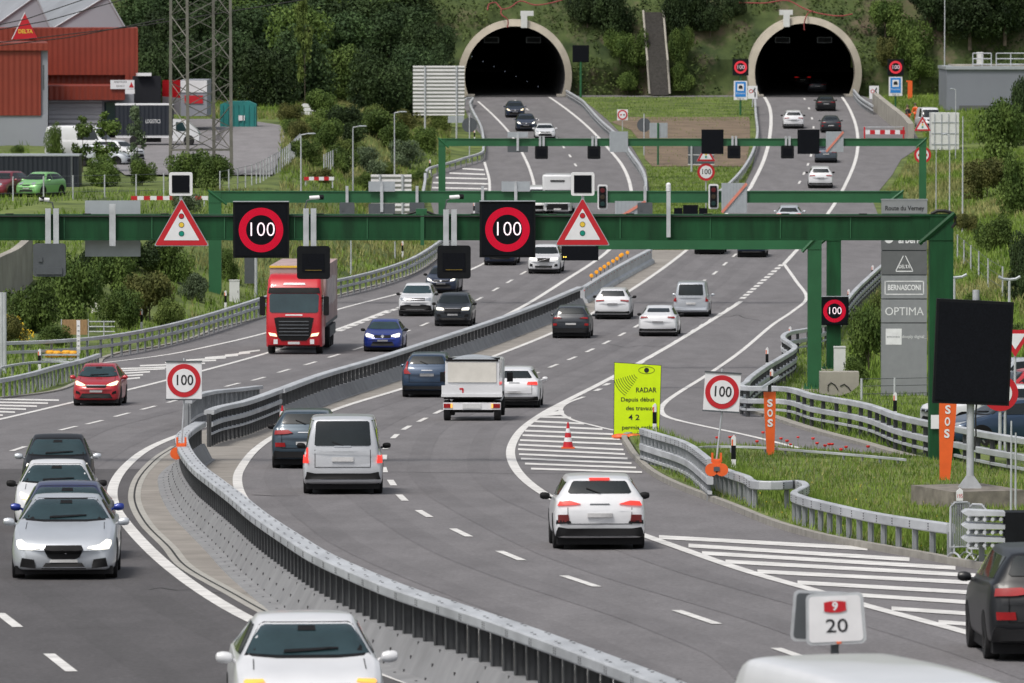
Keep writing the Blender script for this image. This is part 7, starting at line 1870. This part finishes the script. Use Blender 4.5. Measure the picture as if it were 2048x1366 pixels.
# ---------------------------------------------------------------- two road workers
def person(label, x, yb, col_top, col_leg, yaw, lean=0.0):
    g = G(x, yb); t = thing('person', label, 'person', tuple(g), yaw, group='road workers by the works van')
    V = [(0,0,.95),(0,lean*.4,1.20),(0,lean,1.42),(0,lean*1.15,1.55),(0,lean*1.2,1.72),(.11,0,.90),(.13,.02,.50),(.14,-.02,.08),(.14,-.14,.03),(-.11,0,.90),(-.13,-.03,.50),(-.14,.03,.08),(-.14,-.10,.03),
         (.20,lean,1.40),(.27,lean-.08,1.14),(.20,lean-.28,1.02),(.19,lean-.36,1.00),(-.20,lean,1.40),(-.28,lean-.02,1.14),(-.25,lean-.18,.92),(-.24,lean-.24,.88)]
    E = [(0,1),(1,2),(2,3),(3,4),(0,5),(5,6),(6,7),(7,8),(0,9),(9,10),(10,11),(11,12),(2,13),(13,14),(14,15),(15,16),(2,17),(17,18),(18,19),(19,20)]
    Rr = [.17,.16,.17,.06,.10,.11,.075,.05,.05,.11,.075,.05,.05,.08,.055,.04,.045,.08,.055,.04,.045]
    def skin(V, E, Rr, name, m):
        me = bpy.data.meshes.new(name); me.from_pydata(V, E, []); o = bpy.data.objects.new(name, me); COL.objects.link(o)
        md = o.modifiers.new('s', 'SKIN'); 
        for i, r in enumerate(Rr): me.skin_vertices[0].data[i].radius = (r, r * .8)
        me.skin_vertices[0].data[0].use_root = True
        o.modifiers.new('u', 'SUBSURF').levels = 1
        m2 = bpy.data.meshes.new_from_object(o.evaluated_get(bpy.context.evaluated_depsgraph_get())); bpy.data.objects.remove(o)
        for p in m2.polygons: p.use_smooth = True
        return link(name, m2, m, t)
    skin(V, E, Rr, 'body', M['skin'])
    top = [0,1,2,13,14,15,17,18,19]; mp = {v: i for i, v in enumerate(top)}
    skin([V[v] for v in top], [(mp[a], mp[b]) for a, b in E if a in mp and b in mp], [Rr[v] * 1.22 for v in top], 'jacket', M[col_top])
    leg = [0,5,6,7,9,10,11]; mp = {v: i for i, v in enumerate(leg)}
    skin([V[v] for v in leg], [(mp[a], mp[b]) for a, b in E if a in mp and b in mp], [Rr[v] * 1.25 for v in leg], 'trousers', M[col_leg])
    MB().lathe([(.125, -.02), (.12, .06), (.07, .12), (0, .135)], (0, lean*1.2, 1.70), n=14).build('hair', M['wood'], t)
M['skin'] = mat('skin', (.42,.24,.17), .6, var=.05); M['dark_cloth'] = mat('dark_cloth', (.03,.03,.035), .9)
person('worker in a dark jacket and orange trousers near the works van', 1815, 250, 'dark_cloth', 'orange', .9)
person('worker in full orange high-visibility clothes near the works van', 1833, 246, 'orange', 'orange', -.7, -.18)

# red hoses over the tunnel mouths
M_h = M['redcable']
def hose(label, pts, Y, r=.12):
    P = resample([PX(x, y, Y + (0 if len(q) < 1 else q[0])) for x, y, *q in pts], .6)
    tag(MB().tube(P, r, n=6).build('red_hose', M_h, org=P[0]), label, 'hose', 'red hoses over the tunnel mouths')
def hy(x, y):
    z = PX(x, y, 700).z; return hillY(0, z)
def hosep(label, pts):
    P = [PX(x, y, max(689.2, hy(x, y) - 2.0) if not (q and q[0] == 'f') else YT - .5) for x, y, *q in pts]
    P = resample(P, .5); tag(MB().tube(P, .065, n=6).build('red_hose', M_h, org=P[0]), label, 'hose', 'red hoses over the tunnel mouths')
hosep('looping red hose above the left tunnel mouth', [(975,20),(978,8),(992,5),(1003,18),(1020,15),(1040,2),(1070,10),(1110,4),(1135,-4)])
hosep('red hose end hanging over the rim of the left tunnel', [(1003,18),(1006,32,'f'),(1016,40,'f'),(1015,55,'f')])
hosep('red hose running down the bank beside the right tunnel mouth', [(1478,5),(1530,6),(1575,1),(1610,18),(1640,27),(1680,32),(1705,28)])
hosep('red hose end hanging over the rim of the right tunnel', [(1625,22),(1612,34,'f'),(1608,48,'f'),(1609,60,'f')])

# ---------------------------------------------------------------- right car park and extras
yard_car('white parked car behind the message board in the right car park', 1985, 868, -1.2, 'white', 'suv', 4.4, 1.8, 1.5, rear=RR_bmw, front=FR_generic, group='cars parked at the right edge', f=G)
yard_car('silver parked car at the far back of the right car park', 2030, 800, -1.1, 'silver', 'hatch', 4.2, 1.8, 1.5, rear=RR_bmw, front=FR_generic, group='cars parked at the right edge', f=G)
yard_car('red parked car just visible between two pale ones at the right edge', 2065, 826, -1.3, 'red', 'hatch', 4.2, 1.8, 1.5, rear=RR_bmw, front=FR_generic, group='cars parked at the right edge', f=G)
yard_car('blue grey parked estate car behind the right guardrail', 2035, 898, -1.25, 'steelblue', 'hatch', 4.7, 1.84, 1.42, rear=RR_bmw, front=FR_generic, group='cars parked at the right edge', f=G)
g = G(2000, 905); k = 1 / S(g.y); t = thing('no_entry_sign', 'round red-rimmed sign half hidden by the black message board', 'road sign', tuple(g)); z = (905 - 786) * k
roundel(t, 36*k, (0, 0, z), txt=None, r0=.66); MB().cyl((0, .05, 0), (0, .05, z), .05).build('pole', M['galv'], t); MB().cyl((10*k, .05, 0), (10*k, .05, z - 20*k), .04).build('pole', M['galv'], t)
g = G(2030, 860); k = 1 / S(g.y); t = thing('give_way_sign', 'upside-down red and white give way triangle behind the message board', 'road sign', tuple(g)); z = (860 - 683) * k; w = 34*k
MB().plate([(-w, w*.7), (w, w*.7), (0, -w*.9)], 0, .04).build('red_border', M['red'], t); MB().plate([(-w*.6, w*.48), (w*.6, w*.48), (0, -w*.45)], -.01, 0).build('white_field', M['white'], t); MB().cyl((0, .06, 0), (0, .06, z and w*.6), .04).build('pole', M['galv'], t)
for ch in t.children: ch.location.z += z
MB().cyl((0, .1, 0), (0, .1, z), .04).build('pole', M['galv'], t)
for x, y0, y1, w_ in ((2022, 838, 1052, 'taller'), (2031, 862, 1032, 'shorter')):
    pole_thing(f'thin grey pole right of the message board, {w_} one', x, y0, y1, .03, name='thin_post', cat='post', group='thin poles by the message board')
# retaining wall, straw fence, attenuator on the left
P = [GT(-30, 618), GT(0, 600), GT(30, 585), GT(58, 560)]; org = P[1]; mb = MB()
extrude(mb, resample(P, 2), [(-.2, -.5), (-.2, 2.2), (.2, 2.2), (.2, -.5)]); tag(mb.build('retaining_wall', M['concrete'], org=org), 'pale concrete retaining wall with a fence at the left edge under the gantry', 'wall')
g = GT(150, 688); k = 1 / S(g.y); t = thing('straw_screen', 'brown straw screen in a grey frame behind the left guardrail', 'screen', tuple(g))
MB().box((0, 0, 35*k), (50*k, .15, 30*k)).build('screen', mat('straw', (.32,.20,.10), .9, var=.3, scale=6, stretch=(8, 1, 1)), t)
mb = MB()
for x in (-27, 27): mb.box((x*k, 0, 25*k), (1.6*k, .1, 52*k))
mb.build('frame_post', M['galv'], t)
mb = MB()
for z in (46, 36, 26): mb.cyl((27*k, 0, z*k), (80*k, 0, z*k), .03, n=6)
mb.cyl((58*k, 0, 10*k), (58*k, 0, 48*k), .03, n=6); mb.build('handrail', M['galv'], t)
g = GT(127, 727); k = 1 / S(g.y); t = thing('attenuator', 'yellow and grey crash attenuator behind the blunt left rail end', 'crash cushion', tuple(g))
for x in (-27, 6): MB().lathe([(0, .30), (.20, .30), (.22, .34), (.22, .52), (.14, .60), (0, .60)], (x*k, 0, 0), n=14).build('yellow_drum', M['amb'] if 'amb' in M else M.setdefault('amb', mat('amber_plastic', (.75,.36,.02), .4, var=.1)), t); MB().lathe([(0, .30), (.20, .30), (.22, .34), (.22, .50), (.14, .58), (0, .58)], ((x+13)*k, 0, 0), n=14).build('yellow_drum', M['amb'], t)
for z in (.22, .42): MB().box((-8*k, -.25, z), (82*k, .06, .07)).build('side_rail', M['galv'], t)
for x in (-45, 30): MB().box((x*k, -.2, .3), (.1, .1, .7)).build('post', M['galv'], t)
g = GT(157, 724); k = 1 / S(g.y); t = thing('gauge_post', 'narrow white ruler post by the yellow attenuator', 'post', tuple(g)); MB().box((0, 0, 52*k), (7*k, .05, 66*k)).build('board', M['white'], t); MB().cyl((0, .05, 0), (0, .05, 84*k), .04).build('pole', M['galv'], t)
for i in range(6): MB().box((0, -.03, (24 + 10*i)*k), (4*k, .01, 2*k)).build('mark', M['galv_dark'], t)
# white rocks and small fork sign on the upper left bank
g = GT(622, 232); k = 1 / S(g.y); t = thing('finger_signs', 'small white direction arrows on a post at the forest edge', 'road sign', tuple(g))
for z, w, dx in ((22, 24, -4), (14, 34, 4), (6, 16, -10)): MB().plate([(dx*k - w*k/2, (z-3.5)*k), (dx*k + w*k/2, (z-3.5)*k), (dx*k + w*k/2, (z+3.5)*k), (dx*k - w*k/2, (z+3.5)*k), (dx*k - w*k/2 - 3*k, z*k)], -.05, .05).build('arrow_board', M['white'], t)
MB().cyl((0, .08, -.3), (0, .08, 26*k), .05).build('pole', M['galv'], t)
# ---------------------------------------------------------------- vegetation
NR = np.random.default_rng(11)
def leaf_mat(name, a, b, rnd=.18, sc=1.6):
    m = mat(name, a, .75, var=.25, scale=sc, col2=b, spec=.25, obj_rand=rnd, det=3); return m
M['leaf_dark'] = leaf_mat('dark_forest_leaves', (.014,.030,.010), (.036,.060,.018))
M['leaf_forest'] = leaf_mat('forest_leaves', (.020,.045,.016), (.050,.085,.028), .3)
M['leaf_mid'] = leaf_mat('mid_green_leaves', (.048,.092,.017), (.105,.155,.034))
M['leaf_light'] = leaf_mat('light_green_leaves', (.075,.120,.022), (.14,.18,.045))
M['leaf_grey'] = leaf_mat('grey_green_leaves', (.07,.105,.055), (.12,.16,.085))
M['leaf_olive'] = leaf_mat('olive_leaves', (.060,.075,.018), (.12,.12,.035))
M['flower_yellow'] = mat('yellow_blossom', (.55,.38,.02), .8); M['flower_white'] = mat('white_blossom', (.6,.6,.52), .8)
def leaves(pts, nrm, size, name='crown', mats=None, mi=None):
    """many small folded leaf clumps"""
    n = len(pts); size = np.broadcast_to(size, (n,)) * NR.uniform(.6, 1.3, n)
    d = nrm + NR.normal(0, .75, (n, 3)); d /= np.linalg.norm(d, axis=1, keepdims=True)
    r = NR.normal(0, 1, (n, 3)); u = np.cross(d, r); u /= np.linalg.norm(u, axis=1, keepdims=True); w = np.cross(d, u)
    s = size[:, None]
    V = np.stack([pts - u*s, pts - w*s*.55, pts + u*s, pts + w*s*.6 + d*s*.25], 1).reshape(-1, 3)
    me = bpy.data.meshes.new(name); me.vertices.add(4*n); me.vertices.foreach_set('co', V.ravel())
    me.loops.add(4*n); me.loops.foreach_set('vertex_index', np.arange(4*n, dtype=np.int32)); me.polygons.add(n)
    me.polygons.foreach_set('loop_start', np.arange(0, 4*n, 4, dtype=np.int32)); 
    if mi is not None: me.polygons.foreach_set('material_index', mi)
    me.update(calc_edges=True)
    return me
def blob_points(blobs, n, lo=.72):
    tot = np.array([b[3]**2 for b in blobs]); c = NR.multinomial(n, tot / tot.sum()); P = []; N = []
    for (x, y, z, r), k in zip(blobs, c):
        d = NR.normal(0, 1, (k, 3)); d /= np.linalg.norm(d, axis=1, keepdims=True)
        rad = r * NR.uniform(lo, 1.08, k)[:, None] ** 1.0
        P.append(np.array([x, y, z]) + d * rad * np.array([1, 1, .85])); N.append(d)
    return np.concatenate(P), np.concatenate(N)
def crown_blobs(nb, spread=.60, z0=.38, z1=1.62, rr=(.26, .50)):
    out = []
    for i in range(nb):
        z = NR.uniform(z0, z1); k = math.sin(math.pi * min(1, max(.08, (z - z0 + .25) / (z1 - z0 + .5)))) ** .35
        a = NR.uniform(0, 6.283); rd = spread * k * math.sqrt(NR.uniform(0, 1)); out.append((rd*math.cos(a), rd*math.sin(a), z, NR.uniform(*rr) * (.6 + .4*k)))
    return out
PR = {}
for i in range(5):
    b = crown_blobs(22 + 3*i); p, q = blob_points(b, 9000); PR['tree', i] = leaves(p, q, .040)
for i in range(5):
    b = crown_blobs(12 + i, .62, .16, .82, (.24, .44)); p, q = blob_points(b, 6500, .6); p[:, 2] = np.maximum(p[:, 2], .0); PR['bush', i] = leaves(p, q, .040)
for i in range(3):
    b = crown_blobs(16, .34, .35, 1.85, (.12, .24)); p, q = blob_points(b, 1700, .3); PR['sapling', i] = leaves(p, q, .050)
CAN = {}
for (kind, i), me in PR.items():
    for m in ('leaf_dark', 'leaf_mid', 'leaf_light', 'leaf_grey', 'leaf_olive'):
        pass
def crown_mesh(kind, i, m):
    key = (kind, i, m)
    if key not in CAN:
        me = PR[kind, i].copy(); me.name = 'crown'; me.materials.append(M[m]); CAN[key] = me
    return CAN[key]
def trunk_mesh(kind):
    key = ('trunk', kind)
    if key not in CAN:
        mb = MB(); h = {'tree': 1.2, 'bush': .45, 'sapling': 1.5}[kind]; r = {'tree': .06, 'bush': .03, 'sapling': .02}[kind]
        mb.cyl((0, 0, -.15), (.02, 0, h), r, r*.35, n=7)
        for k in range(6):
            a = k * 2.4; z = h * (.35 + .1 * k); mb.cyl((.01, 0, z), (.34*math.cos(a), .34*math.sin(a), z + .3), r*.4, r*.12, n=5)
        me = bpy.data.meshes.new('trunk'); me.from_pydata([tuple(v) for v in mb.v], [], mb.f); me.materials.append(M['wood']); CAN[key] = me
    return CAN[key]
def plant(label, x, yb, wpx, hpx, m='leaf_mid', kind='bush', Y=None, group=None, name=None, sink=0.0):
    g = GT(x, yb) if Y is None else PX(x, yb, Y); k = 1 / S(g.y)
    nm = name or {'bush': 'bush', 'tree': 'tree', 'sapling': 'young_tree'}[kind]
    t = thing(nm, label, {'bush': 'bush', 'tree': 'tree', 'sapling': 'tree'}[kind], (g.x, g.y, g.z - sink), NR.uniform(0, 6.28), group)
    w = wpx * k / 2 / {'bush': .95, 'tree': .95, 'sapling': .5}[kind]; h = hpx * k / {'bush': 1.15, 'tree': 2.05, 'sapling': 2.0}[kind]
    t.scale = (w, w, h)
    i = int(NR.integers(0, {'bush': 5, 'tree': 5, 'sapling': 3}[kind]))
    for nm2, me in (('crown', crown_mesh(kind, i, m)), ('trunk', trunk_mesh(kind))):
        o = bpy.data.objects.new(nm2 if kind != 'bush' or nm2 == 'crown' else 'stem', me); COL.objects.link(o); o.parent = t
        if nm2 == 'crown' and kind == 'bush': o.name = 'foliage'
    return t
GF = 'dark trees of the wood on the left'
k = 0
FT = [(300,222,130,200),(365,228,150,190),(450,228,160,200),(525,232,150,190),(600,228,160,210),(680,232,160,190),(755,236,150,180),(825,232,140,170),(868,205,90,150),
      (330,165,160,190),(425,160,180,190),(510,158,180,190),(600,160,180,200),(690,158,180,180),(780,160,170,170),(850,150,120,130),(290,112,170,150),(890,110,70,90),
      (400,112,190,150),(500,110,190,150),(610,108,190,150),(720,110,190,150),(810,108,170,140),(350,60,200,150),(470,58,210,150),(590,56,210,150),(710,58,210,150),(810,52,180,120)]
TL = ['by the factory corner','between the factory corner and the pylon','behind the teal skip, left side','behind the teal skip, right side','above the small white arrows','in the middle of the wood edge','left of the big pale sign back','just behind the big pale sign back','beside the left tunnel rim',
      'second row behind the factory corner','second row behind the pylon','second row behind the teal skip','second row above the white arrows','second row in the middle of the wood','second row left of the sign back','second row nearest the left tunnel','deep behind the factory roof','small one high at the left tunnel rim',
      'third row behind the pylon','third row behind the teal skip','third row above the white arrows','third row in the middle','third row near the left tunnel','at the very top behind the pylon','at the very top left of the middle','at the very top middle','at the very top right of the middle','at the very top near the left tunnel']
for i, (x, y, w, h) in enumerate(FT):
    Y = 608 + (i % 3) * 7 if i < 9 else (652 + (i % 3) * 5 if i < 16 else (684 + i % 3 if i < 23 else hillY(0, PX(x, y, 700).z)))
    plant('dark leafy tree of the wood, ' + TL[i], x, y, w, h, ('leaf_forest' if i % 3 else 'leaf_dark') if i % 7 != 5 else 'leaf_mid', 'tree', Y=Y, group=GF, sink=.8)
plant('bright ivy-covered bare tree standing out of the dark wood', 610, 205, 46, 215, 'leaf_light', 'sapling', Y=600, sink=0)
GB = 'bushes on the left bank'
BL = [(610,330,80,60,'leaf_mid','below the fence at the yard edge'),(650,300,90,70,'leaf_mid','right of the yard road end'),(700,285,110,80,'leaf_dark','at the foot of the wood, centre'),(760,280,110,70,'leaf_mid','at the foot of the wood under the pale sign back'),
      (680,345,80,60,'leaf_mid','between the first two lamps'),(740,350,90,62,'leaf_grey','grey-green, beside the middle lamp'),(810,335,90,60,'leaf_grey','pale green, beside the last lamp'),(850,300,70,50,'leaf_mid','under the pale sign back posts'),
      (600,292,60,60,'leaf_olive','olive, over the road bend'),(800,378,70,34,'leaf_olive','low olive, above the hatched bay'),(725,380,60,40,'leaf_mid','low, above the middle gantry beam'),(640,240,80,70,'leaf_mid','beside the white arrow signs'),(580,245,60,45,'leaf_olive','low olive, left of the white arrows'),(880,262,50,50,'leaf_light','light green, by the sign post')]
BL += [(625,285,80,60,'leaf_light','light green, over the road bend'),(665,262,90,60,'leaf_mid','half way up, centre'),(735,262,80,60,'leaf_light','light green under the wood'),(790,300,90,62,'leaf_mid','between the second and third lamps'),(640,365,60,34,'leaf_olive','low, between the fence runs'),
       (770,362,70,44,'leaf_light','light green, behind the middle gantry signs'),(835,365,50,30,'leaf_mid','low, by the hatched bay'),(700,322,80,50,'leaf_light','light green, at the foot of the middle lamp'),(585,275,50,44,'leaf_mid','at the road bend by the yard'),(870,232,60,60,'leaf_mid','behind the posts of the pale sign back'),(815,262,60,50,'leaf_olive','olive, under the pale sign back')]
for x, y, w, h, m, l in BL: plant('bush on the left bank ' + l, x, y, w, h, m, 'bush', group=GB)
GBB = 'bushes below the nearest gantry on the left'
for x, y, w, h, m, l in [(60,662,140,120,'leaf_mid','at the left edge, under the grey signal box'),(150,650,150,150,'leaf_mid','large, under the grey signal box'),(225,600,120,120,'leaf_mid','under the wide grey sign back'),(300,640,130,110,'leaf_olive','loose olive, right of the big bush'),(345,560,110,110,'leaf_mid','below the first triangle'),
                      (270,540,130,80,'leaf_dark','dark, behind the wide grey sign back'),(190,545,110,80,'leaf_dark','dark, left behind the sign back'),(385,600,70,60,'leaf_grey','grey-green, left of the middle gantry foot'),(20,690,80,70,'leaf_olive','low olive at the left edge by the guardrail'),(455,560,60,70,'leaf_mid','just right of the middle gantry foot'),(110,690,90,50,'leaf_mid','low, behind the straw screen'),(240,655,110,90,'leaf_mid','rounded, right of the straw screen'),(330,650,90,60,'leaf_light','low light green, by the left marker post'),(105,560,100,90,'leaf_mid','high on the bank behind the signal box'),(310,545,90,70,'leaf_mid','rounded, between the sign back and the first triangle')]:
    plant('bush ' + l, x, y, w, h, m, 'bush', group=GBB)
GY = 'young trees in front of the factory yard'
for x, y, w, h, m, kd, l in [(112,318,50,80,'leaf_mid','bush','green bush left of the white van'),(165,342,56,118,'leaf_mid','sapling','young tree in front of the white parked van'),(212,345,70,130,'leaf_mid','sapling','young tree left of the LOGISTICS truck box'),(275,350,44,140,'leaf_grey','sapling','grey-green young tree against the LOGISTICS truck'),
                      (205,372,90,70,'leaf_mid','bush','dense bush below the young trees'),(285,370,70,60,'leaf_mid','bush','dense bush under the grey-green young tree'),(375,375,110,85,'leaf_mid','bush','rounded bush at the left pylon legs'),(430,380,100,80,'leaf_mid','bush','rounded bush at the right pylon legs'),(372,430,76,56,'leaf_grey','bush','flowering grey-green bush just behind the first triangle'),(35,312,36,26,'leaf_mid','bush','small bush at the grey factory wall')]:
    plant(l, x, y, w, h, m, kd, group=GY)
GM = 'dark bushes on the bank between the tunnels'
for x, y, w, h, l in [(1175,45,90,90,'top left'),(1230,70,110,110,'left of the stairs, upper'),(1270,130,70,80,'left of the stairs, middle'),(1240,120,70,70,'left, lower'),(1360,60,90,100,'right of the stairs, upper'),(1420,60,100,100,'right, upper'),(1360,125,60,80,'right of the stairs, middle'),(1365,180,60,60,'right of the stairs, lower'),(1470,30,60,60,'beside the right tunnel top'),(1255,180,60,50,'left of the stairs, lower')]:
    z = PX(x, y, 700).z; plant('dark bush on the tunnel bank, ' + l, x, y, w, h, 'leaf_dark' if y < 110 else 'leaf_mid', 'bush', Y=hillY(0, z) - .6, group=GM)
GRr = 'bushes and trees on the right slope'
for x, y, w, h, m, kd, l, Y in [(1770,70,90,80,'leaf_mid','bush','above the right tunnel, nearest it',None),(1820,120,100,100,'leaf_mid','bush','left of the tall mast',None),(1860,60,110,110,'leaf_dark','bush','at the tall mast, upper',None),(1940,90,130,150,'leaf_dark','tree','behind the control building roof',None),(2010,80,130,160,'leaf_dark','tree','at the top right corner',None),(1840,160,70,60,'leaf_mid','bush','low, left of the mast foot',None),(1770,130,60,60,'leaf_olive','bush','olive, right of the tunnel rim',None)]:
    z = PX(x, y, 700).z; plant(('tree ' if kd == 'tree' else 'bush ') + 'on the far right bank ' + l, x, y, w, h, m, kd, Y=hillY(0, z) - .8, group=GRr)
for x, y, w, h, m, kd, l in [(2000,330,130,150,'leaf_mid','bush','covering the corner of the control building'),(1975,395,110,90,'leaf_olive','bush','olive, below the control building'),(2035,430,110,140,'leaf_mid','bush','at the right edge, upper'),(1990,500,90,80,'leaf_mid','bush','above the wire fence'),(2045,600,90,150,'leaf_dark','bush','dark, at the right edge above the message board'),(1930,470,60,50,'leaf_olive','bush','small olive, right of the thin posts'),(2050,290,80,150,'leaf_dark','bush','dark, at the far right above the slope'),(1940,620,50,40,'leaf_mid','bush','behind the nearest gantry post'),(2020,700,70,60,'leaf_mid','bush','by the give way triangle')]:
    plant('bush on the right slope, ' + l, x, y, w, h, m, kd, group=GRr)
for x, y, w, h, m, l in [(1738,742,100,150,'leaf_mid','large bush between the lit 100 post and the grey totem'),(1715,765,70,60,'leaf_mid','low bush at the foot of the large bush by the totem'),(1762,640,60,70,'leaf_light','light green bush just left of the totem middle'),(1790,415,50,30,'leaf_mid','small bush at the road edge left of the totem top')]:
    plant(l, x, y, w, h, m, 'bush', group='bushes beside the grey totem')
# blossom: yellow broom at the left, white elder
def flowers(label, spots, m, size, n, name='flowers', cat='flowers'):
    P = []
    for x, y, rx, ry in spots:
        for i in range(n):
            a = NR.uniform(0, 6.28); r = math.sqrt(NR.uniform()); g = GT(x, y + ry)
            P.append(PX(x + rx*r*math.cos(a), y + ry*r*math.sin(a), g.y - 1.2 - NR.uniform(0, .5)))
    P = np.array([tuple(p) for p in P]); me = leaves(P, np.tile([0, -1, .5], (len(P), 1)), size, name)
    o = link(name, me, M[m]); tag(o, label, cat, kind='stuff')
flowers('yellow broom blossom at the left edge', [(22,650,26,22),(50,670,20,12)], 'flower_yellow', .05, 150)
flowers('white blossom on the bush under the grey sign back', [(172,575,10,22),(190,615,10,12)], 'flower_white', .06, 45)
# hillside scrub
def scrub():
    n = 42000; X = NR.uniform(-62, 66, n); Z = NR.uniform(zrf(693), HC + 8, n); keep = np.ones(n, bool); P = []; 
    for i in range(n):
        x, z = X[i], Z[i]
        if any(math.hypot(x-c.x, z-c.z) < R_OUT + .15 or (abs(x-c.x) < 5.8 and z < c.z) for c in CEN): continue
        v = mnoise.noise(Vector((x*.22, z*.3, 7))) + .35*mnoise.noise(Vector((x*.9, z*1.2, 2)))
        side = 1 if (x < -28) else 0
        if v < -.10 - .25*side - (.15 if x > 40 else 0): continue
        P.append((x, hillY(x, z) + mnoise.noise(Vector((x*.15, z*.3, 0)))*1.0 - NR.uniform(0, .5), z + NR.uniform(0, .35)))
    P = np.array(P); me = leaves(P, np.tile([0, -.6, .6], (len(P), 1)), .17, 'scrub'); o = link('scrub', me, leaf_mat('scrub_leaves', (.030,.058,.012), (.075,.105,.028), 0, .25)); tag(o, 'low green scrub covering the bank around the tunnels', 'scrub', kind='stuff')
scrub()
# ---------------------------------------------------------------- grass blades
def blades(P, h, w, name, m, label):
    P = np.array(P); n = len(P); h = np.broadcast_to(h, (n,)) * NR.uniform(.5, 1.35, n); a = NR.uniform(0, 6.283, n); b = NR.uniform(0, 6.283, n)
    u = np.stack([np.cos(a), np.sin(a), np.zeros(n)], 1) * np.broadcast_to(w, (n,))[:, None]; t = np.stack([np.cos(b), np.sin(b), np.zeros(n)], 1) * (h * NR.uniform(.1, .6, n))[:, None]
    top = P + t; top[:, 2] += h
    V = np.stack([P - u, P + u, top], 1).reshape(-1, 3); me = bpy.data.meshes.new(name); me.vertices.add(3*n); me.vertices.foreach_set('co', V.ravel())
    me.loops.add(3*n); me.loops.foreach_set('vertex_index', np.arange(3*n, dtype=np.int32)); me.polygons.add(n); me.polygons.foreach_set('loop_start', np.arange(0, 3*n, 3, dtype=np.int32)); me.update(calc_edges=True)
    o = link(name, me, M[m]); tag(o, label, 'grass', kind='stuff'); return o
nf = interp_rows([(y, a + 14, b) for y, a, b in NEAR_ISL])
P = []
for i in range(52000):
    y = NR.uniform(870, 1150); a, b = nf(y); b = min(b, 2120)
    if b <= a: continue
    if NR.uniform() > (b - a) / 900: continue
    x = NR.uniform(a, b); g = G(x, y, lift=.09); P.append(tuple(g))
blades([p for i, p in enumerate(P) if i % 5], .13, .016, 'grass', 'blade', 'bright green grass on the near right verge')
blades(P[::5], .16, .013, 'grass', 'blade_dry', 'paler dry grass stalks on the near right verge')
# strip under the kinked rail is taller
P = []
for (x0, y0), (x1, y1) in zip([(1290,885),(1420,945),(1500,985),(1600,1020),(1763,1080),(1900,1110)], [(1420,945),(1500,985),(1600,1020),(1763,1080),(1900,1110),(2060,1130)]):
    for i in range(1500):
        t = NR.uniform(); g = G(x0 + (x1-x0)*t + NR.normal(0, 6), y0 + (y1-y0)*t + NR.uniform(-26, 6), lift=.09); P.append(tuple(g))
blades(P, .26, .016, 'grass', 'blade', 'longer grass under the kinked guardrail')
# right meadow around the totem and car park
P = []
for i in range(26000):
    x = NR.uniform(1500, 2080); y = NR.uniform(640, 905); g = G(x, y)
    xr = float(np.interp(g.y, AY, AXR))
    if g.x > xr + .4: P.append((g.x, g.y, TZ(g.x, g.y)))
blades(P, .20, .022, 'grass', 'blade', 'green grass around the totem')
# banks: sampled over the land
def bank(n, x0, x1, Y0, Y1, h, w, m, label, cond=None):
    Y = np.sqrt(NR.uniform(Y0**2, Y1**2, n)); px = NR.uniform(x0, x1, n); X = (px - 1024) / F * Y
    xl = np.interp(Y, AY, AXL); xr = np.interp(Y, AY, AXR); k = (X < xl - .6) | (X > xr + .6)
    nn = np.array([mnoise.noise(Vector((a*.12, b*.05, 3))) for a, b in zip(X, Y)]) if cond else np.zeros(n)
    if cond == 'dry': k &= nn > -.05
    elif cond == 'lush': k &= nn < .15
    # not on the yard
    yd = (px < 560) & (Y > 428) & (Y < 575) & (px > 60)
    k &= ~yd
    X, Y = X[k], Y[k]; Z = zr(Y) + delta(X, Y) - .05
    blades(np.stack([X, Y, Z], 1), h, w, 'grass', m, label)
bank(60000, -20, 900, 235, 640, .38, .045, 'blade', 'green meadow grass on the left bank', 'lush')
bank(45000, 380, 900, 300, 640, .45, .045, 'blade_dry', 'pale dry meadow grass on the left bank', 'dry')
bank(42000, 1700, 2080, 270, 690, .40, .05, 'blade', 'green grass on the right slope', 'lush')
bank(26000, 1750, 2080, 300, 560, .45, .045, 'blade_dry', 'pale dry grass on the right slope', 'dry')
P = []
isf = interp_rows(ISL)
for i in range(26000):
    y = NR.uniform(195, 480); a, b = isf(y)
    if 244 < y < 334 and NR.uniform() < .93: continue
    x = NR.uniform(a + 2, b - 2); P.append(tuple(G(x, y, lift=.04)))
blades(P, .16, .035, 'grass', 'blade', 'mown grass between the two far roads')
# poppies and yellow dots
pop = thing('poppy', 'red poppy in the grass in front of the thin low rail', 'flower', tuple(G(1596, 897, lift=.09)), group='red poppies on the near right verge')
MB().cyl((0, 0, 0), (0, 0, .22), .006, n=4).build('stem', M['blade'], pop)
MB().lathe([(0, -.01), (.035, 0), (.045, .03), (.035, .045)], (0, 0, .22), n=8).build('petals', mat('poppy_petals', (.65,.02,.015), .6), pop)
for x, y in [(1434,898),(1460,897),(1514,906),(1526,887),(1562,900),(1574,905),(1581,908),(1626,900),(1634,910),(1650,915),(1658,912),(1664,912),(1692,918),(1736,917),(1682,923),(1468,896)]:
    dup(pop, G(x, y + 4, lift=.09), NR.uniform(0, 6), 1.0 if x % 2 else 1.25)
P = []
for i in range(120):
    y = NR.uniform(925, 1120); a, b = nf(y); P.append(tuple(G(NR.uniform(a, min(b, 2060)), y, lift=NR.uniform(.2, .3))))
me = leaves(np.array(P), np.tile([0, 0, 1.], (len(P), 1)), .018, 'flowers'); tag(link('flowers', me, M['flower_yellow']), 'tiny yellow flowers in the near grass', 'flowers', kind='stuff')
